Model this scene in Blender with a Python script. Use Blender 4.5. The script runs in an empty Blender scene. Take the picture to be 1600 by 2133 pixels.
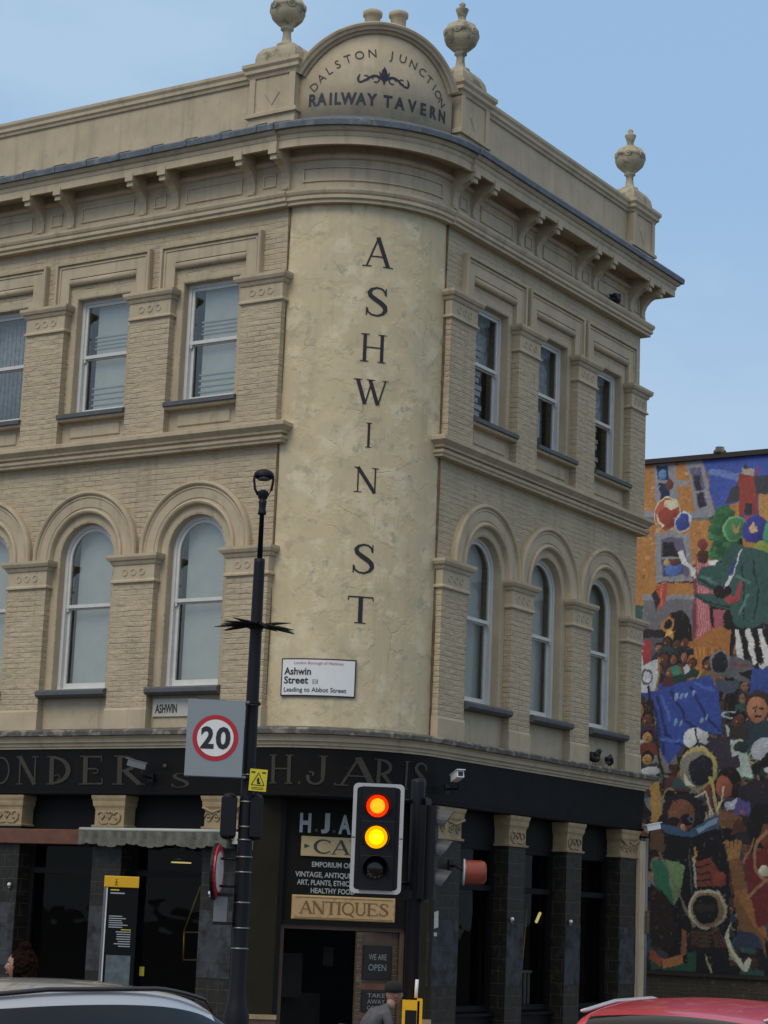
import bpy, bmesh, math, random
from math import sin, cos, pi, radians, sqrt, atan2
from mathutils import Vector, Matrix, noise
random.seed(11)
sc = bpy.context.scene
COL = sc.collection
# ---------------------------------------------------------------- camera
EYE = 2.05
cd = bpy.data.cameras.new('camera'); cam = bpy.data.objects.new('camera', cd); COL.objects.link(cam)
pitch = radians(10.823312906739776); roll = radians(2.32417017764847)
F = Vector((0, cos(pitch), sin(pitch))); R0 = Vector((1, 0, 0)); U0 = R0.cross(F)
Rv = cos(roll)*R0 + sin(roll)*U0; Uv = -sin(roll)*R0 + cos(roll)*U0
m = Matrix((Rv, Uv, -F)).transposed().to_4x4(); m.translation = (0, 0, EYE)
cam.matrix_world = m
cd.sensor_fit = 'HORIZONTAL'; cd.sensor_width = 36; cd.lens = 36*4399.4/1600
cd.clip_start = .1; cd.clip_end = 3000
sc.camera = cam
# ---------------------------------------------------------------- sky, sun, exposure
SUN_EL, SUN_AZ = 48, 215            # azimuth measured clockwise from +Y: behind the camera, to the left
wd = bpy.data.worlds.new('World'); sc.world = wd; wd.use_nodes = True
nt = wd.node_tree; nt.nodes.clear()
def N(t, k, **kw):
    n = t.nodes.new(k)
    for a, b in kw.items(): setattr(n, a, b)
    return n
sky = N(nt, 'ShaderNodeTexSky', sky_type='NISHITA', sun_disc=False)
sky.sun_elevation = radians(SUN_EL); sky.sun_rotation = radians(SUN_AZ); sky.air_density = 1.0; sky.dust_density = 2.5
tc = N(nt, 'ShaderNodeTexCoord'); mp = N(nt, 'ShaderNodeMapping'); mp.inputs['Scale'].default_value = (1, 1, 2.2)
n1 = N(nt, 'ShaderNodeTexNoise'); n1.inputs['Scale'].default_value = 3.2; n1.inputs['Detail'].default_value = 7; n1.inputs['Roughness'].default_value = .55
cr = N(nt, 'ShaderNodeValToRGB'); cr.color_ramp.elements[0].position = .44; cr.color_ramp.elements[1].position = .66
cr.color_ramp.elements[0].color = (2.35, 3.75, 5.55, 1); cr.color_ramp.elements[1].color = (3.3, 4.55, 5.85, 1)
mx = N(nt, 'ShaderNodeMix', data_type='RGBA'); mx.inputs['Factor'].default_value = .86
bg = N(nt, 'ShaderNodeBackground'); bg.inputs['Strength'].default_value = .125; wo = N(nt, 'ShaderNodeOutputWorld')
L = nt.links.new
L(tc.outputs['Generated'], mp.inputs['Vector']); L(mp.outputs['Vector'], n1.inputs['Vector']); L(n1.outputs['Fac'], cr.inputs['Fac'])
L(sky.outputs['Color'], mx.inputs['A']); L(cr.outputs['Color'], mx.inputs['B']); spz = N(nt, 'ShaderNodeSeparateXYZ'); L(tc.outputs['Generated'], spz.inputs[0])
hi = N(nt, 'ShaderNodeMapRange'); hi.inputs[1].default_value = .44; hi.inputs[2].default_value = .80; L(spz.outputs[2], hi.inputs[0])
mx2 = N(nt, 'ShaderNodeMix', data_type='RGBA'); mx2.inputs['B'].default_value = (5.9, 5.5, 4.9, 1)      # unseen warm-white cloud overhead, added to warm the light on the walls
lo = N(nt, 'ShaderNodeMapRange'); lo.inputs[1].default_value = .34; lo.inputs[2].default_value = .10; lo.inputs[4].default_value = .75; L(spz.outputs[2], lo.inputs[0])
mx3 = N(nt, 'ShaderNodeMix', data_type='RGBA'); mx3.inputs['B'].default_value = (4.1, 4.9, 5.8, 1); L(lo.outputs[0], mx3.inputs['Factor']); L(mx.outputs['Result'], mx3.inputs['A'])      # paler towards the horizon
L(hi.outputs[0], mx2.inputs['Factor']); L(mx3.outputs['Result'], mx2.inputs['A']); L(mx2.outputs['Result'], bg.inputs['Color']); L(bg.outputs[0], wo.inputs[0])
sd = bpy.data.lights.new('sun', 'SUN'); sd.energy = 1.2; sd.angle = radians(28); sd.color = (1, .90, .76)
sun = bpy.data.objects.new('sun', sd); COL.objects.link(sun)
sa, se = radians(SUN_AZ), radians(SUN_EL)
sun.rotation_euler = Vector((sin(sa)*cos(se), cos(sa)*cos(se), sin(se))).to_track_quat('Z', 'Y').to_euler()
sc.view_settings.view_transform = 'Standard'; sc.view_settings.look = 'None'; sc.view_settings.exposure = 0.15; sc.view_settings.gamma = 1

# ---------------------------------------------------------------- materials
MATS = {}
BX = Vector((0.84138219, -0.54044057, 0)); BY = Vector((0.54044057, 0.84138219, 0))   # the tavern's two street directions
CORNER = Vector((-0.13185094, 27.6, 0)); BROT = atan2(BX.y, BX.x)
def mat(name, col, rough=.7, metal=0, var=.0, vscale=3, bump=0, bscale=20, brick=None, stain=0, spec=None, coat=0, emit=None, dark=None, cracks=0, stainz=None):
    """procedural surface: base colour with noise variation, optional brick relief, stains and bump"""
    m = bpy.data.materials.new(name); m.use_nodes = True; t = m.node_tree; b = t.nodes['Principled BSDF']
    MATS[name] = m
    b.inputs['Roughness'].default_value = rough; b.inputs['Metallic'].default_value = metal
    if spec is not None: b.inputs['Specular IOR Level'].default_value = spec
    if coat: b.inputs['Coat Weight'].default_value = coat; b.inputs['Coat Roughness'].default_value = .06
    if emit: b.inputs['Emission Color'].default_value = (*emit[:3], 1); b.inputs['Emission Strength'].default_value = emit[3]
    c = None
    lk = t.links.new
    g = N(t, 'ShaderNodeNewGeometry'); pos = g.outputs['Position']
    rgb = N(t, 'ShaderNodeRGB'); rgb.outputs[0].default_value = (*col, 1); c = rgb.outputs[0]
    def nz(scale, detail=5, rough_=.55, vec=None):
        n = N(t, 'ShaderNodeTexNoise'); n.inputs['Scale'].default_value = scale; n.inputs['Detail'].default_value = detail; n.inputs['Roughness'].default_value = rough_
        lk(vec or pos, n.inputs['Vector']); return n.outputs['Fac']
    def ramp(src, a, b_):
        r = N(t, 'ShaderNodeMapRange'); r.inputs[1].default_value = a; r.inputs[2].default_value = b_; lk(src, r.inputs[0]); return r.outputs[0]
    def mixc(f, a, colb, mode='MIX'):
        x = N(t, 'ShaderNodeMix', data_type='RGBA', blend_type=mode)
        if isinstance(f, float): x.inputs['Factor'].default_value = f
        else: lk(f, x.inputs['Factor'])
        lk(a, x.inputs['A'])
        if isinstance(colb, tuple): x.inputs['B'].default_value = (*colb, 1)
        else: lk(colb, x.inputs['B'])
        return x.outputs['Result']
    def mul(a, k):
        x = N(t, 'ShaderNodeMath', operation='MULTIPLY'); lk(a, x.inputs[0])
        if isinstance(k, (int, float)): x.inputs[1].default_value = k
        else: lk(k, x.inputs[1])
        return x.outputs[0]
    def add(a, b_):
        x = N(t, 'ShaderNodeMath', operation='ADD'); lk(a, x.inputs[0])
        if isinstance(b_, (int, float)): x.inputs[1].default_value = b_
        else: lk(b_, x.inputs[1])
        return x.outputs[0]
    if var:
        f = ramp(nz(vscale, 6, .6), .3, .7)
        dk = tuple(x*(1-var) for x in col); lt = tuple(min(1, x*(1+var*.6)) for x in col)
        c = mixc(f, mixc(1.0, c, dk), lt)
    hgt = None
    if brick:
        bw, bh, mort, mc, strength = brick
        sx = N(t, 'ShaderNodeVectorMath', operation='DOT_PRODUCT'); lk(pos, sx.inputs[0]); sx.inputs[1].default_value = BX+BY
        sp = N(t, 'ShaderNodeSeparateXYZ'); lk(pos, sp.inputs[0])
        cb = N(t, 'ShaderNodeCombineXYZ'); wob = nz(6, 3)
        lk(add(sx.outputs['Value'], mul(wob, .03)), cb.inputs[0]); lk(add(sp.outputs[2], mul(nz(5, 4), .028 if mc else .034)), cb.inputs[1])
        bt = N(t, 'ShaderNodeTexBrick'); lk(cb.outputs[0], bt.inputs['Vector'])
        bt.inputs['Scale'].default_value = 1; bt.inputs['Brick Width'].default_value = bw; bt.inputs['Row Height'].default_value = bh
        bt.inputs['Mortar Size'].default_value = mort; bt.inputs['Mortar Smooth'].default_value = .6 if mc else 1.0
        bt.inputs['Color1'].default_value = (.2, .2, .2, 1); bt.inputs['Color2'].default_value = (.8, .8, .8, 1); bt.inputs['Mortar'].default_value = (.5, .5, .5, 1)
        if mc: 
            bwv = N(t, 'ShaderNodeRGBToBW'); lk(bt.outputs['Color'], bwv.inputs[0])
            lo = tuple(x*.7 for x in col); c = mixc(mul(bwv.outputs[0], .6), c, lo)
            c = mixc(bt.outputs['Fac'], c, mc)
        else:
            dkm = tuple(x*.80 for x in col); bwt = N(t, 'ShaderNodeRGBToBW'); lk(bt.outputs['Color'], bwt.inputs[0]); c = mixc(mul(bwt.outputs[0], .35), c, tuple(x*.80 for x in col))
            c = mixc(mul(bt.outputs['Fac'], ramp(nz(3.5, 3), .38, .6)), c, dkm)
            c = mixc(mul(ramp(nz(26, 3), .66, .74), .5), c, tuple(x*.45 for x in col))
        bwh = N(t, 'ShaderNodeRGBToBW'); lk(bt.outputs['Color'], bwh.inputs[0])
        inv = N(t, 'ShaderNodeMath', operation='SUBTRACT'); inv.inputs[0].default_value = 1; lk(bt.outputs['Fac'], inv.inputs[1])
        if mc: hgt = mul(add(inv.outputs[0], add(mul(bwh.outputs[0], .5), mul(nz(24, 4), .9))), strength)
        else:
            mpl = N(t, 'ShaderNodeMapping'); mpl.inputs['Scale'].default_value = (.45, .45, 1.25); lk(pos, mpl.inputs['Vector'])
            lump = mul(ramp(nz(11, 4, .5, mpl.outputs[0]), .3, .7), 1.5)
            hgt = mul(add(mul(inv.outputs[0], ramp(nz(3.1, 3), .25, .6)), add(mul(bwh.outputs[0], .35), lump)), strength)
    if dark:   # a second colour in patches (scale, low, high, colour)
        for (s_, a_, b_, cc) in dark: c = mixc(ramp(nz(s_, 6, .62), a_, b_), c, cc)
    if stain:  # streaks that run down
        mpn = N(t, 'ShaderNodeMapping'); mpn.inputs['Scale'].default_value = (7, 7, .45); lk(pos, mpn.inputs['Vector'])
        f = ramp(nz(1.0, 6, .65, mpn.outputs[0]), .52, .78)
        c = mixc(mul(f, stain), c, tuple(x*.42 for x in col))
    if cracks:
        wv = N(t, 'ShaderNodeMix', data_type='VECTOR'); wv.inputs['Factor'].default_value = .22
        nn = N(t, 'ShaderNodeTexNoise'); nn.inputs['Scale'].default_value = 2.2; nn.inputs['Detail'].default_value = 6; lk(pos, nn.inputs['Vector'])
        lk(pos, wv.inputs['A']); lk(nn.outputs['Color'], wv.inputs['B'])
        vo = N(t, 'ShaderNodeTexVoronoi', feature='DISTANCE_TO_EDGE'); vo.inputs['Scale'].default_value = 2.3; lk(wv.outputs['Result'], vo.inputs['Vector'])
        line = N(t, 'ShaderNodeMapRange'); line.inputs[1].default_value = 0; line.inputs[2].default_value = .013; line.inputs[3].default_value = 1; line.inputs[4].default_value = 0; lk(vo.outputs['Distance'], line.inputs[0])
        msk = mul(line.outputs[0], ramp(nz(1.7, 3), .55, .62))
        c = mixc(mul(msk, cracks), c, tuple(x*.38 for x in col))
        h2 = mul(msk, -.22); hgt = h2 if hgt is None else add(hgt, h2)
        pat = mul(ramp(nz(1.3, 9, .6), .475, .525), .24); hgt = add(hgt, pat)
    if bump:
        h = mul(nz(bscale, 5), bump); hgt = h if hgt is None else add(hgt, h)
    lk(c, b.inputs['Base Color'])
    if hgt is not None:
        bp = N(t, 'ShaderNodeBump'); bp.inputs['Distance'].default_value = .02; bp.inputs['Strength'].default_value = 1; lk(hgt, bp.inputs['Height']); lk(bp.outputs[0], b.inputs['Normal'])
    return m
TAN = (.475, .388, .262)
mat('painted_brick', TAN, .75, var=.12, vscale=1.6, brick=(.225, .076, .012, None, .38), stain=.42, dark=[(3.1, .60, .72, (.36, .31, .225)), (19, .68, .76, (.27, .23, .16))])
mat('painted_render', (.475, .390, .268), .72, var=.14, vscale=2.4, stain=.55, bump=.12, bscale=14, dark=[(23, .68, .76, (.26, .22, .16)), (4, .60, .70, (.38, .32, .23))])
mat('corner_stucco', (.61, .505, .315), .7, var=.14, vscale=1.3, dark=[(2.3, .50, .75, (.46, .39, .25)), (4.5, .57, .80, (.64, .56, .38)), (1.3, .55, .66, (.45, .40, .28)), (16, .70, .76, (.27, .23, .16)), (.9, .45, .65, (.55, .46, .30)), (2.6, .52, .62, (.66, .57, .39)), (5, .58, .64, (.44, .385, .265)), (30, .71, .75, (.24, .19, .12))], stain=.35, cracks=.20, bump=.14, bscale=9)
mat('pediment_stucco', (.485, .405, .285), .75, var=.16, vscale=2.2, dark=[(3, .52, .7, (.35, .31, .23))], stain=.35, bump=.12, bscale=11)
mat('stone_urn', (.40, .35, .25), .8, var=.16, vscale=6, dark=[(5, .5, .62, (.17, .165, .12))], bump=.2, bscale=25)
mat('joint_brown', (.17, .115, .06), .9, var=.5, vscale=6)
mat('lead', (.105, .125, .15), .6, var=.3, vscale=5, bump=.2, bscale=8, metal=0, dark=[(8, .55, .7, (.2, .22, .24))])
mat('lead_dirty', (.10, .095, .085), .8, var=.35, vscale=7, bump=.4, bscale=12, dark=[(6, .52, .6, (.24, .22, .18))])
mat('white_paint', (.62, .62, .60), .5, var=.08, vscale=8)
mat('slate_sill', (.085, .09, .10), .6, var=.25, vscale=8)
mat('brick_soot', (.12, .10, .07), .85, var=.2, brick=(.225, .076, .01, (.1, .09, .07), .5))
mat('black_paint', (.0055, .0055, .0065), .6, var=.25, vscale=4, bump=.06, bscale=12, spec=.16)
mat('fascia_black', (.0065, .0058, .0056), .6, var=.3, vscale=3, bump=.06, spec=.16)
mat('fascia_right', (.010, .0105, .012), .65, var=.25, vscale=5, spec=.16)
mat('olive_paint', (.021, .018, .0095), .7, var=.2, vscale=3, spec=.15)
mat('dark_sign_green', (.0085, .0082, .0058), .7, var=.2, spec=.15)
mat('glazed_brick', (.017, .015, .011), .5, brick=(.34, .17, .006, (.070, .058, .034), .3), var=.5, vscale=5, dark=[(9, .55, .75, (.045, .043, .034)), (2.5, .6, .7, (.03, .032, .036))], spec=.35)
mat('bare_slab', (.058, .063, .074), .7, spec=.2, var=.4, vscale=6, dark=[(5, .45, .65, (.018, .018, .018))], brick=(.34, .34, .005, (.05, .05, .05), .2))
mat('capital_paint', (.34, .255, .145), .7, var=.25, vscale=6, stain=.3)
mat('letter_black', (.012, .013, .017), .6)
mat('letter_navy', (.014, .018, .035), .6)
mat('letter_thin', (.055, .055, .055), .7)
mat('letter_bronze', (.040, .032, .018), .5, var=.25, vscale=9)
mat('letter_bronze_edge', (.095, .078, .044), .5)
mat('letter_white', (.34, .36, .36), .6)
mat('letter_grey', (.25, .25, .25), .6)
mat('sign_white', (.72, .73, .73), .35, var=.04)
mat('sign_offwhite', (.50, .48, .42), .5, var=.15, vscale=9)
mat('sign_red', (.42, .012, .02), .35)
mat('sign_redtext', (.45, .12, .12), .5)
mat('sign_grey', (.23, .26, .29), .45, var=.04)
mat('sign_yellow', (.62, .52, .02), .45)
mat('yellow_plastic', (.72, .40, .005), .4)
mat('post_black', (.006, .0065, .010), .5, spec=.25, bump=.05)
mat('visor_grey', (.05, .055, .065), .5)
mat('metal_grey', (.16, .165, .18), .5, metal=.4)
mat('steel_strap', (.22, .23, .24), .4, metal=.8)
mat('wood_red', (.13, .048, .028), .6, var=.3, vscale=7)
mat('wood_sign', (.48, .32, .15), .6, var=.22, vscale=7, dark=[(7, .55, .7, (.30, .17, .09))])
mat('wood_sign_pale', (.50, .36, .18), .6, var=.12, vscale=7)
mat('wood_frame', (.09, .05, .032), .6, var=.3)
mat('letter_brown', (.17, .085, .03), .6)
mat('letter_teal', (.02, .045, .05), .6)
mat('chalkboard', (.007, .007, .007), .7)
mat('chalk', (.22, .24, .25), .8)
mat('awning_cloth', (.12, .12, .10), .8, var=.35, vscale=8, dark=[(6, .5, .7, (.09, .085, .07))], bump=.3, bscale=14)
mat('awning_rail', (.42, .43, .39), .5, var=.1)
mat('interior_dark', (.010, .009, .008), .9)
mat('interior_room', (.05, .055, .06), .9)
mat('interior_item', (.03, .028, .025), .7, var=.4)
mat('blind_pale', (.58, .60, .56), .85, var=.08, vscale=4)
mat('slat_and_reflection', (.48, .50, .49), .7)
mat('lace', (.35, .37, .40), .9, var=.4, vscale=14)
mat('orange_enamel', (.24, .045, .025), .35, var=.15)
mat('pigeon', (.025, .026, .032), .7, var=.3, vscale=30)
mat('asphalt', (.05, .05, .052), .85, var=.2, vscale=3, bump=.3, bscale=60)
mat('paving', (.22, .21, .19), .85, brick=(.6, .45, .008, (.12, .115, .1), .2), var=.12)
mat('kerb_stone', (.28, .27, .25), .8, var=.1)
mat('road_white', (.7, .7, .68), .7)
mat('red_lamp', (.3, .01, .0), .2, emit=(1, .03, .0, 1.0)); mat('red_core', (.4, .1, 0), .2, emit=(1, .40, .01, 1.3))
mat('amber_lamp', (.3, .1, .0), .2, emit=(1, .42, .0, 1.1)); mat('amber_core', (.5, .3, 0), .2, emit=(1, .70, .0, 1.6))
mat('lens_dark', (.012, .008, .008), .12)
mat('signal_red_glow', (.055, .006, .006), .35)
mat('backing_white', (.42, .43, .44), .5)
mat('skin', (.36, .19, .13), .55, var=.1, vscale=20)
mat('hair_brown', (.016, .007, .0045), .9, spec=.1, var=.3, vscale=30, bump=1.0, bscale=60)
mat('coat_dark', (.012, .012, .014), .9)
mat('coat_grey', (.10, .10, .11), .9, var=.3, vscale=12)
mat('car_white', (.58, .59, .62), .25, coat=1, metal=.35)
mat('car_red', (.50, .010, .030), .30, coat=.5, metal=.0)
mat('car_black', (.008, .008, .009), .3, spec=.6)
mat('tyre', (.02, .02, .02), .9); mat('rim', (.4, .4, .42), .3, metal=.9)
mat('rail_silver', (.60, .61, .62), .3, metal=.5)
mat('chrome', (.65, .66, .68), .18, metal=1)
mat('headlamp', (.5, .5, .52), .1, coat=1); mat('taillamp', (.25, .01, .01), .15, coat=1)
mat('led_white', (.8, .8, .8), .3, emit=(1, 1, 1, .9)); mat('lamp_yellow', (.6, .5, .1), .3, emit=(1, .8, .3, .7))
mat('brass', (.45, .30, .08), .4, metal=.6)
mat('paper', (.5, .5, .47), .8)
mat('map_blue', (.10, .13, .15), .6, var=.4, vscale=16)
mat('white_bar', (.35, .4, .42), .6)
mat('roof_felt', (.06, .06, .065), .9)
mat('gable_brick', (.085, .065, .042), .85, brick=(.225, .076, .01, (.12, .10, .075), .5), var=.35, vscale=4, dark=[(7, .6, .72, (.2, .17, .12))])
mat('coping_dark', (.035, .025, .025), .8)

def glass(name, refl, tint, rough=.02, k=.8):
    m = bpy.data.materials.new(name); m.use_nodes = True; t = m.node_tree; t.nodes.clear(); MATS[name] = m
    o = N(t, 'ShaderNodeOutputMaterial'); a = N(t, 'ShaderNodeBsdfTransparent'); a.inputs[0].default_value = (*tint, 1)
    g = N(t, 'ShaderNodeBsdfGlossy'); g.inputs['Roughness'].default_value = rough; g.inputs['Color'].default_value = (1, .96, .89, 1)
    lw = N(t, 'ShaderNodeLayerWeight'); lw.inputs['Blend'].default_value = .35
    ad = N(t, 'ShaderNodeMath', operation='MULTIPLY_ADD'); ad.inputs[1].default_value = k; ad.inputs[2].default_value = refl; ad.use_clamp = True
    tcn = N(t, 'ShaderNodeNewGeometry'); nzn = N(t, 'ShaderNodeTexNoise'); nzn.inputs['Scale'].default_value = 1.6; t.links.new(tcn.outputs['Position'], nzn.inputs['Vector'])
    bp = N(t, 'ShaderNodeBump'); bp.inputs['Distance'].default_value = .01; bp.inputs['Strength'].default_value = .6; t.links.new(nzn.outputs['Fac'], bp.inputs['Height']); t.links.new(bp.outputs[0], g.inputs['Normal'])
    ms = N(t, 'ShaderNodeMixShader'); t.links.new(lw.outputs['Fresnel'], ad.inputs[0]); t.links.new(ad.outputs[0], ms.inputs[0])
    t.links.new(a.outputs[0], ms.inputs[1]); t.links.new(g.outputs[0], ms.inputs[2]); t.links.new(ms.outputs[0], o.inputs[0])
glass('window_glass', .10, (.9, .93, .93), k=.5); glass('shop_glass', .0, (.6, .6, .6), k=.22); glass('car_glass', .10, (.12, .13, .14))
glass('dark_glass', .03, (.72, .75, .75), k=.22)

# ---------------------------------------------------------------- mesh builder
class MB:
    def __init__(s): s.v = []; s.f = []; s.mi = []; s.mats = []; s.M = Matrix.Identity(4); s.sm = []
    def mat(s, name):
        if name not in s.mats: s.mats.append(name)
        return s.mats.index(name)
    def add(s, vs, fs, m, smooth=False):
        b = len(s.v); k = s.mat(m)
        s.v += [s.M @ Vector(p) for p in vs]
        for f in fs: s.f.append([i+b for i in f]); s.mi.append(k); s.sm.append(smooth)
        return s
    def box(s, x0, x1, y0, y1, z0, z1, m):
        return s.add([(x0,y0,z0),(x1,y0,z0),(x1,y1,z0),(x0,y1,z0),(x0,y0,z1),(x1,y0,z1),(x1,y1,z1),(x0,y1,z1)],
                     [(0,3,2,1),(4,5,6,7),(0,1,5,4),(1,2,6,5),(2,3,7,6),(3,0,4,7)], m)
    def cbox(s, x0, x1, y0, y1, z0, z1, c, m):       # box whose front (y0) edges are chamfered
        return s.prism([(x0+c,z0+c),(x1-c,z0+c),(x1-c,z1-c),(x0+c,z1-c)], y0, y0+c, m, [(x0,z0),(x1,z0),(x1,z1),(x0,z1)]).box(x0, x1, y0+c, y1, z0, z1, m)
    def prism(s, poly, y0, y1, m, poly2=None):       # polygon in x,z swept from y0 to y1
        n = len(poly); p2 = poly2 or poly
        vs = [(x, y0, z) for x, z in poly]+[(x, y1, z) for x, z in p2]
        fs = [list(range(n)), list(range(2*n-1, n-1, -1))]+[(i, i+n, (i+1) % n+n, (i+1) % n) for i in range(n)]
        return s.add(vs, fs, m)
    def prismx(s, poly, x0, x1, m):                  # polygon in y,z swept along x
        n = len(poly); vs = [(x0, y, z) for y, z in poly]+[(x1, y, z) for y, z in poly]
        fs = [list(range(n)), list(range(2*n-1, n-1, -1))]+[(i, i+n, (i+1) % n+n, (i+1) % n) for i in range(n)]
        return s.add(vs, fs, m)
    def prismz(s, poly, z0, z1, m):
        n = len(poly); vs = [(x, y, z0) for x, y in poly]+[(x, y, z1) for x, y in poly]
        fs = [list(range(n)), list(range(2*n-1, n-1, -1))]+[(i, i+n, (i+1) % n+n, (i+1) % n) for i in range(n)]
        return s.add(vs, fs, m)
    def lathe(s, prof, m, c=(0,0,0), n=24, smooth=True, a0=0, a1=2*pi):
        vs = []; k = len(prof)
        for i in range(n):
            a = 2*pi*i/n
            for r, z in prof: vs.append((c[0]+r*cos(a), c[1]+r*sin(a), c[2]+z))
        fs = [(i*k+j, ((i+1) % n)*k+j, ((i+1) % n)*k+j+1, i*k+j+1) for i in range(n) for j in range(k-1)]
        fs += [[i*k for i in range(n)][::-1], [i*k+k-1 for i in range(n)]]
        return s.add(vs, fs, m, smooth)
    def tube(s, pts, r, m, n=10, cap=True, smooth=True):
        vs = []; P = [Vector(p) for p in pts]; rr = r if isinstance(r, (list, tuple)) else [r]*len(P)
        up = Vector((0, 0, 1))
        for i, p in enumerate(P):
            d = (P[min(i+1, len(P)-1)]-P[max(i-1, 0)]).normalized()
            a = up if abs(d.dot(up)) < .9 else Vector((1, 0, 0))
            x = d.cross(a).normalized(); y = d.cross(x)
            for k in range(n): vs.append(p+rr[i]*(cos(2*pi*k/n)*x+sin(2*pi*k/n)*y))
        fs = [(i*n+k, i*n+(k+1) % n, (i+1)*n+(k+1) % n, (i+1)*n+k) for i in range(len(P)-1) for k in range(n)]
        if cap: fs += [list(range(n))[::-1], [(len(P)-1)*n+k for k in range(n)]]
        return s.add(vs, fs, m, smooth)
    def sweep(s, path, prof, m, closed=False, caps=True, smooth=False):
        """path: (base point, in-plane outward vector, axis 3 vector); prof: (along outward, along axis3)"""
        k = len(prof); vs = []
        for b, o, a in path:
            for d, z in prof: vs.append(Vector(b)+d*Vector(o)+z*Vector(a))
        kk = k if closed else k-1
        fs = [(i*k+j, (i+1)*k+j, (i+1)*k+(j+1) % k, i*k+(j+1) % k) for i in range(len(path)-1) for j in range(kk)]
        if caps and k > 2: fs += [list(range(k))[::-1], [(len(path)-1)*k+j for j in range(k)]]
        return s.add(vs, fs, m, smooth)
    def ell(s, c, r, m, nu=16, nv=10, smooth=True, rot=None):
        vs = []; fs = []
        for j in range(nv+1):
            t_ = pi*j/nv
            for i in range(nu):
                a = 2*pi*i/nu; p = Vector((r[0]*sin(t_)*cos(a), r[1]*sin(t_)*sin(a), r[2]*cos(t_)))
                if rot: p = rot @ p
                vs.append(p+Vector(c))
        fs = [(j*nu+i, (j+1)*nu+i, (j+1)*nu+(i+1) % nu, j*nu+(i+1) % nu) for j in range(nv) for i in range(nu)]
        return s.add(vs, fs, m, smooth)
    def build(s, name, parent=None, M=None, sub=0, norm=True):
        me = bpy.data.meshes.new(name); me.from_pydata([tuple(v) for v in s.v], [], s.f)
        for n_ in s.mats: me.materials.append(MATS[n_])
        for p, k, q in zip(me.polygons, s.mi, s.sm): p.material_index = k; p.use_smooth = q
        if norm:
            bm = bmesh.new(); bm.from_mesh(me); bmesh.ops.recalc_face_normals(bm, faces=bm.faces); bm.to_mesh(me); bm.free()
        o = bpy.data.objects.new(name, me); COL.objects.link(o)
        if parent: o.parent = parent
        if M is not None: o.matrix_local = M
        if sub:
            md = o.modifiers.new('s', 'SUBSURF'); md.levels = sub; md.render_levels = sub
        return o
def thing(name, label, cat, loc=(0,0,0), rz=0, group=None):
    o = bpy.data.objects.new(name, None); COL.objects.link(o); o.location = loc; o.rotation_euler = (0, 0, rz)
    o['label'] = label; o['category'] = cat
    if group: o['group'] = group
    return o
def tag(o, label, cat, group=None):
    o['label'] = label; o['category'] = cat
    if group: o['group'] = group
    return o
def struct(o): o['kind'] = 'structure'; return o
def copy_tree(o, parent=None, M=None):
    c = o.copy(); COL.objects.link(c)
    if parent: c.parent = parent
    if M is not None: c.matrix_local = M
    for ch in list(o.children): copy_tree(ch, c)
    return c
T = Matrix.Translation
RZ = lambda a: Matrix.Rotation(a, 4, 'Z')
RX = lambda a: Matrix.Rotation(a, 4, 'X')
RY = lambda a: Matrix.Rotation(a, 4, 'Y')
# facade frames inside the tavern's own axes: x runs right along the wall, y runs into the wall
ML = lambda u, z=0, d=0: T((-u, -d, z))
MR = lambda u, z=0, d=0: T((d, u, z)) @ RZ(pi/2)
RC = 1.6                                            # radius of the rounded corner
OC = Vector((-RC, RC, 0))
UL, UR = 12.4, 8.0
WORLD = T(CORNER) @ RZ(BROT)
def plan(uL=UL, uR=UR, u0=RC, arc=True, ret=True, n=40, dA=0.0):
    p = [((-uL, 0, 0), (0, -1, 0), (0, 0, 1)), ((-u0, 0, 0), (0, -1, 0), (0, 0, 1))] if uL else []
    if arc:
        for i in range(n+1):
            a = -pi/2+pi/2*i/n; v = Vector((cos(a), sin(a), 0)); p.append((OC+v*(RC+dA), v, (0, 0, 1)))
    if uR:
        p += [((0, u0, 0), (1, 0, 0), (0, 0, 1)), ((0, uR, 0), (1, 1 if ret else 0, 0), (0, 0, 1))]
        if ret: p.append(((-7, uR, 0), (0, 1, 0), (0, 0, 1)))
    return p
def cylmap(s, z, d=.0):                              # s metres along the arc from its middle, to the right
    a = -pi/4+s/RC; return OC+Vector((cos(a), sin(a), 0))*(RC+d)+Vector((0, 0, z))
def upath(h, z0, zs, arch=True, n=28):
    if arch:
        pts = [((-h, 0, z0), (-1, 0, 0), (0, 1, 0)), ((-h, 0, zs), (-1, 0, 0), (0, 1, 0))]
        for i in range(1, n):
            a = pi-pi*i/n; pts.append(((h*cos(a), 0, zs+h*sin(a)), (cos(a), 0, sin(a)), (0, 1, 0)))
        return pts+[((h, 0, zs), (1, 0, 0), (0, 1, 0)), ((h, 0, z0), (1, 0, 0), (0, 1, 0))]
    return [((-h, 0, z0), (-1, 0, 0), (0, 1, 0)), ((-h, 0, zs), (-1, 0, 1), (0, 1, 0)), ((h, 0, zs), (1, 0, 1), (0, 1, 0)), ((h, 0, z0), (1, 0, 0), (0, 1, 0))]

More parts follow.
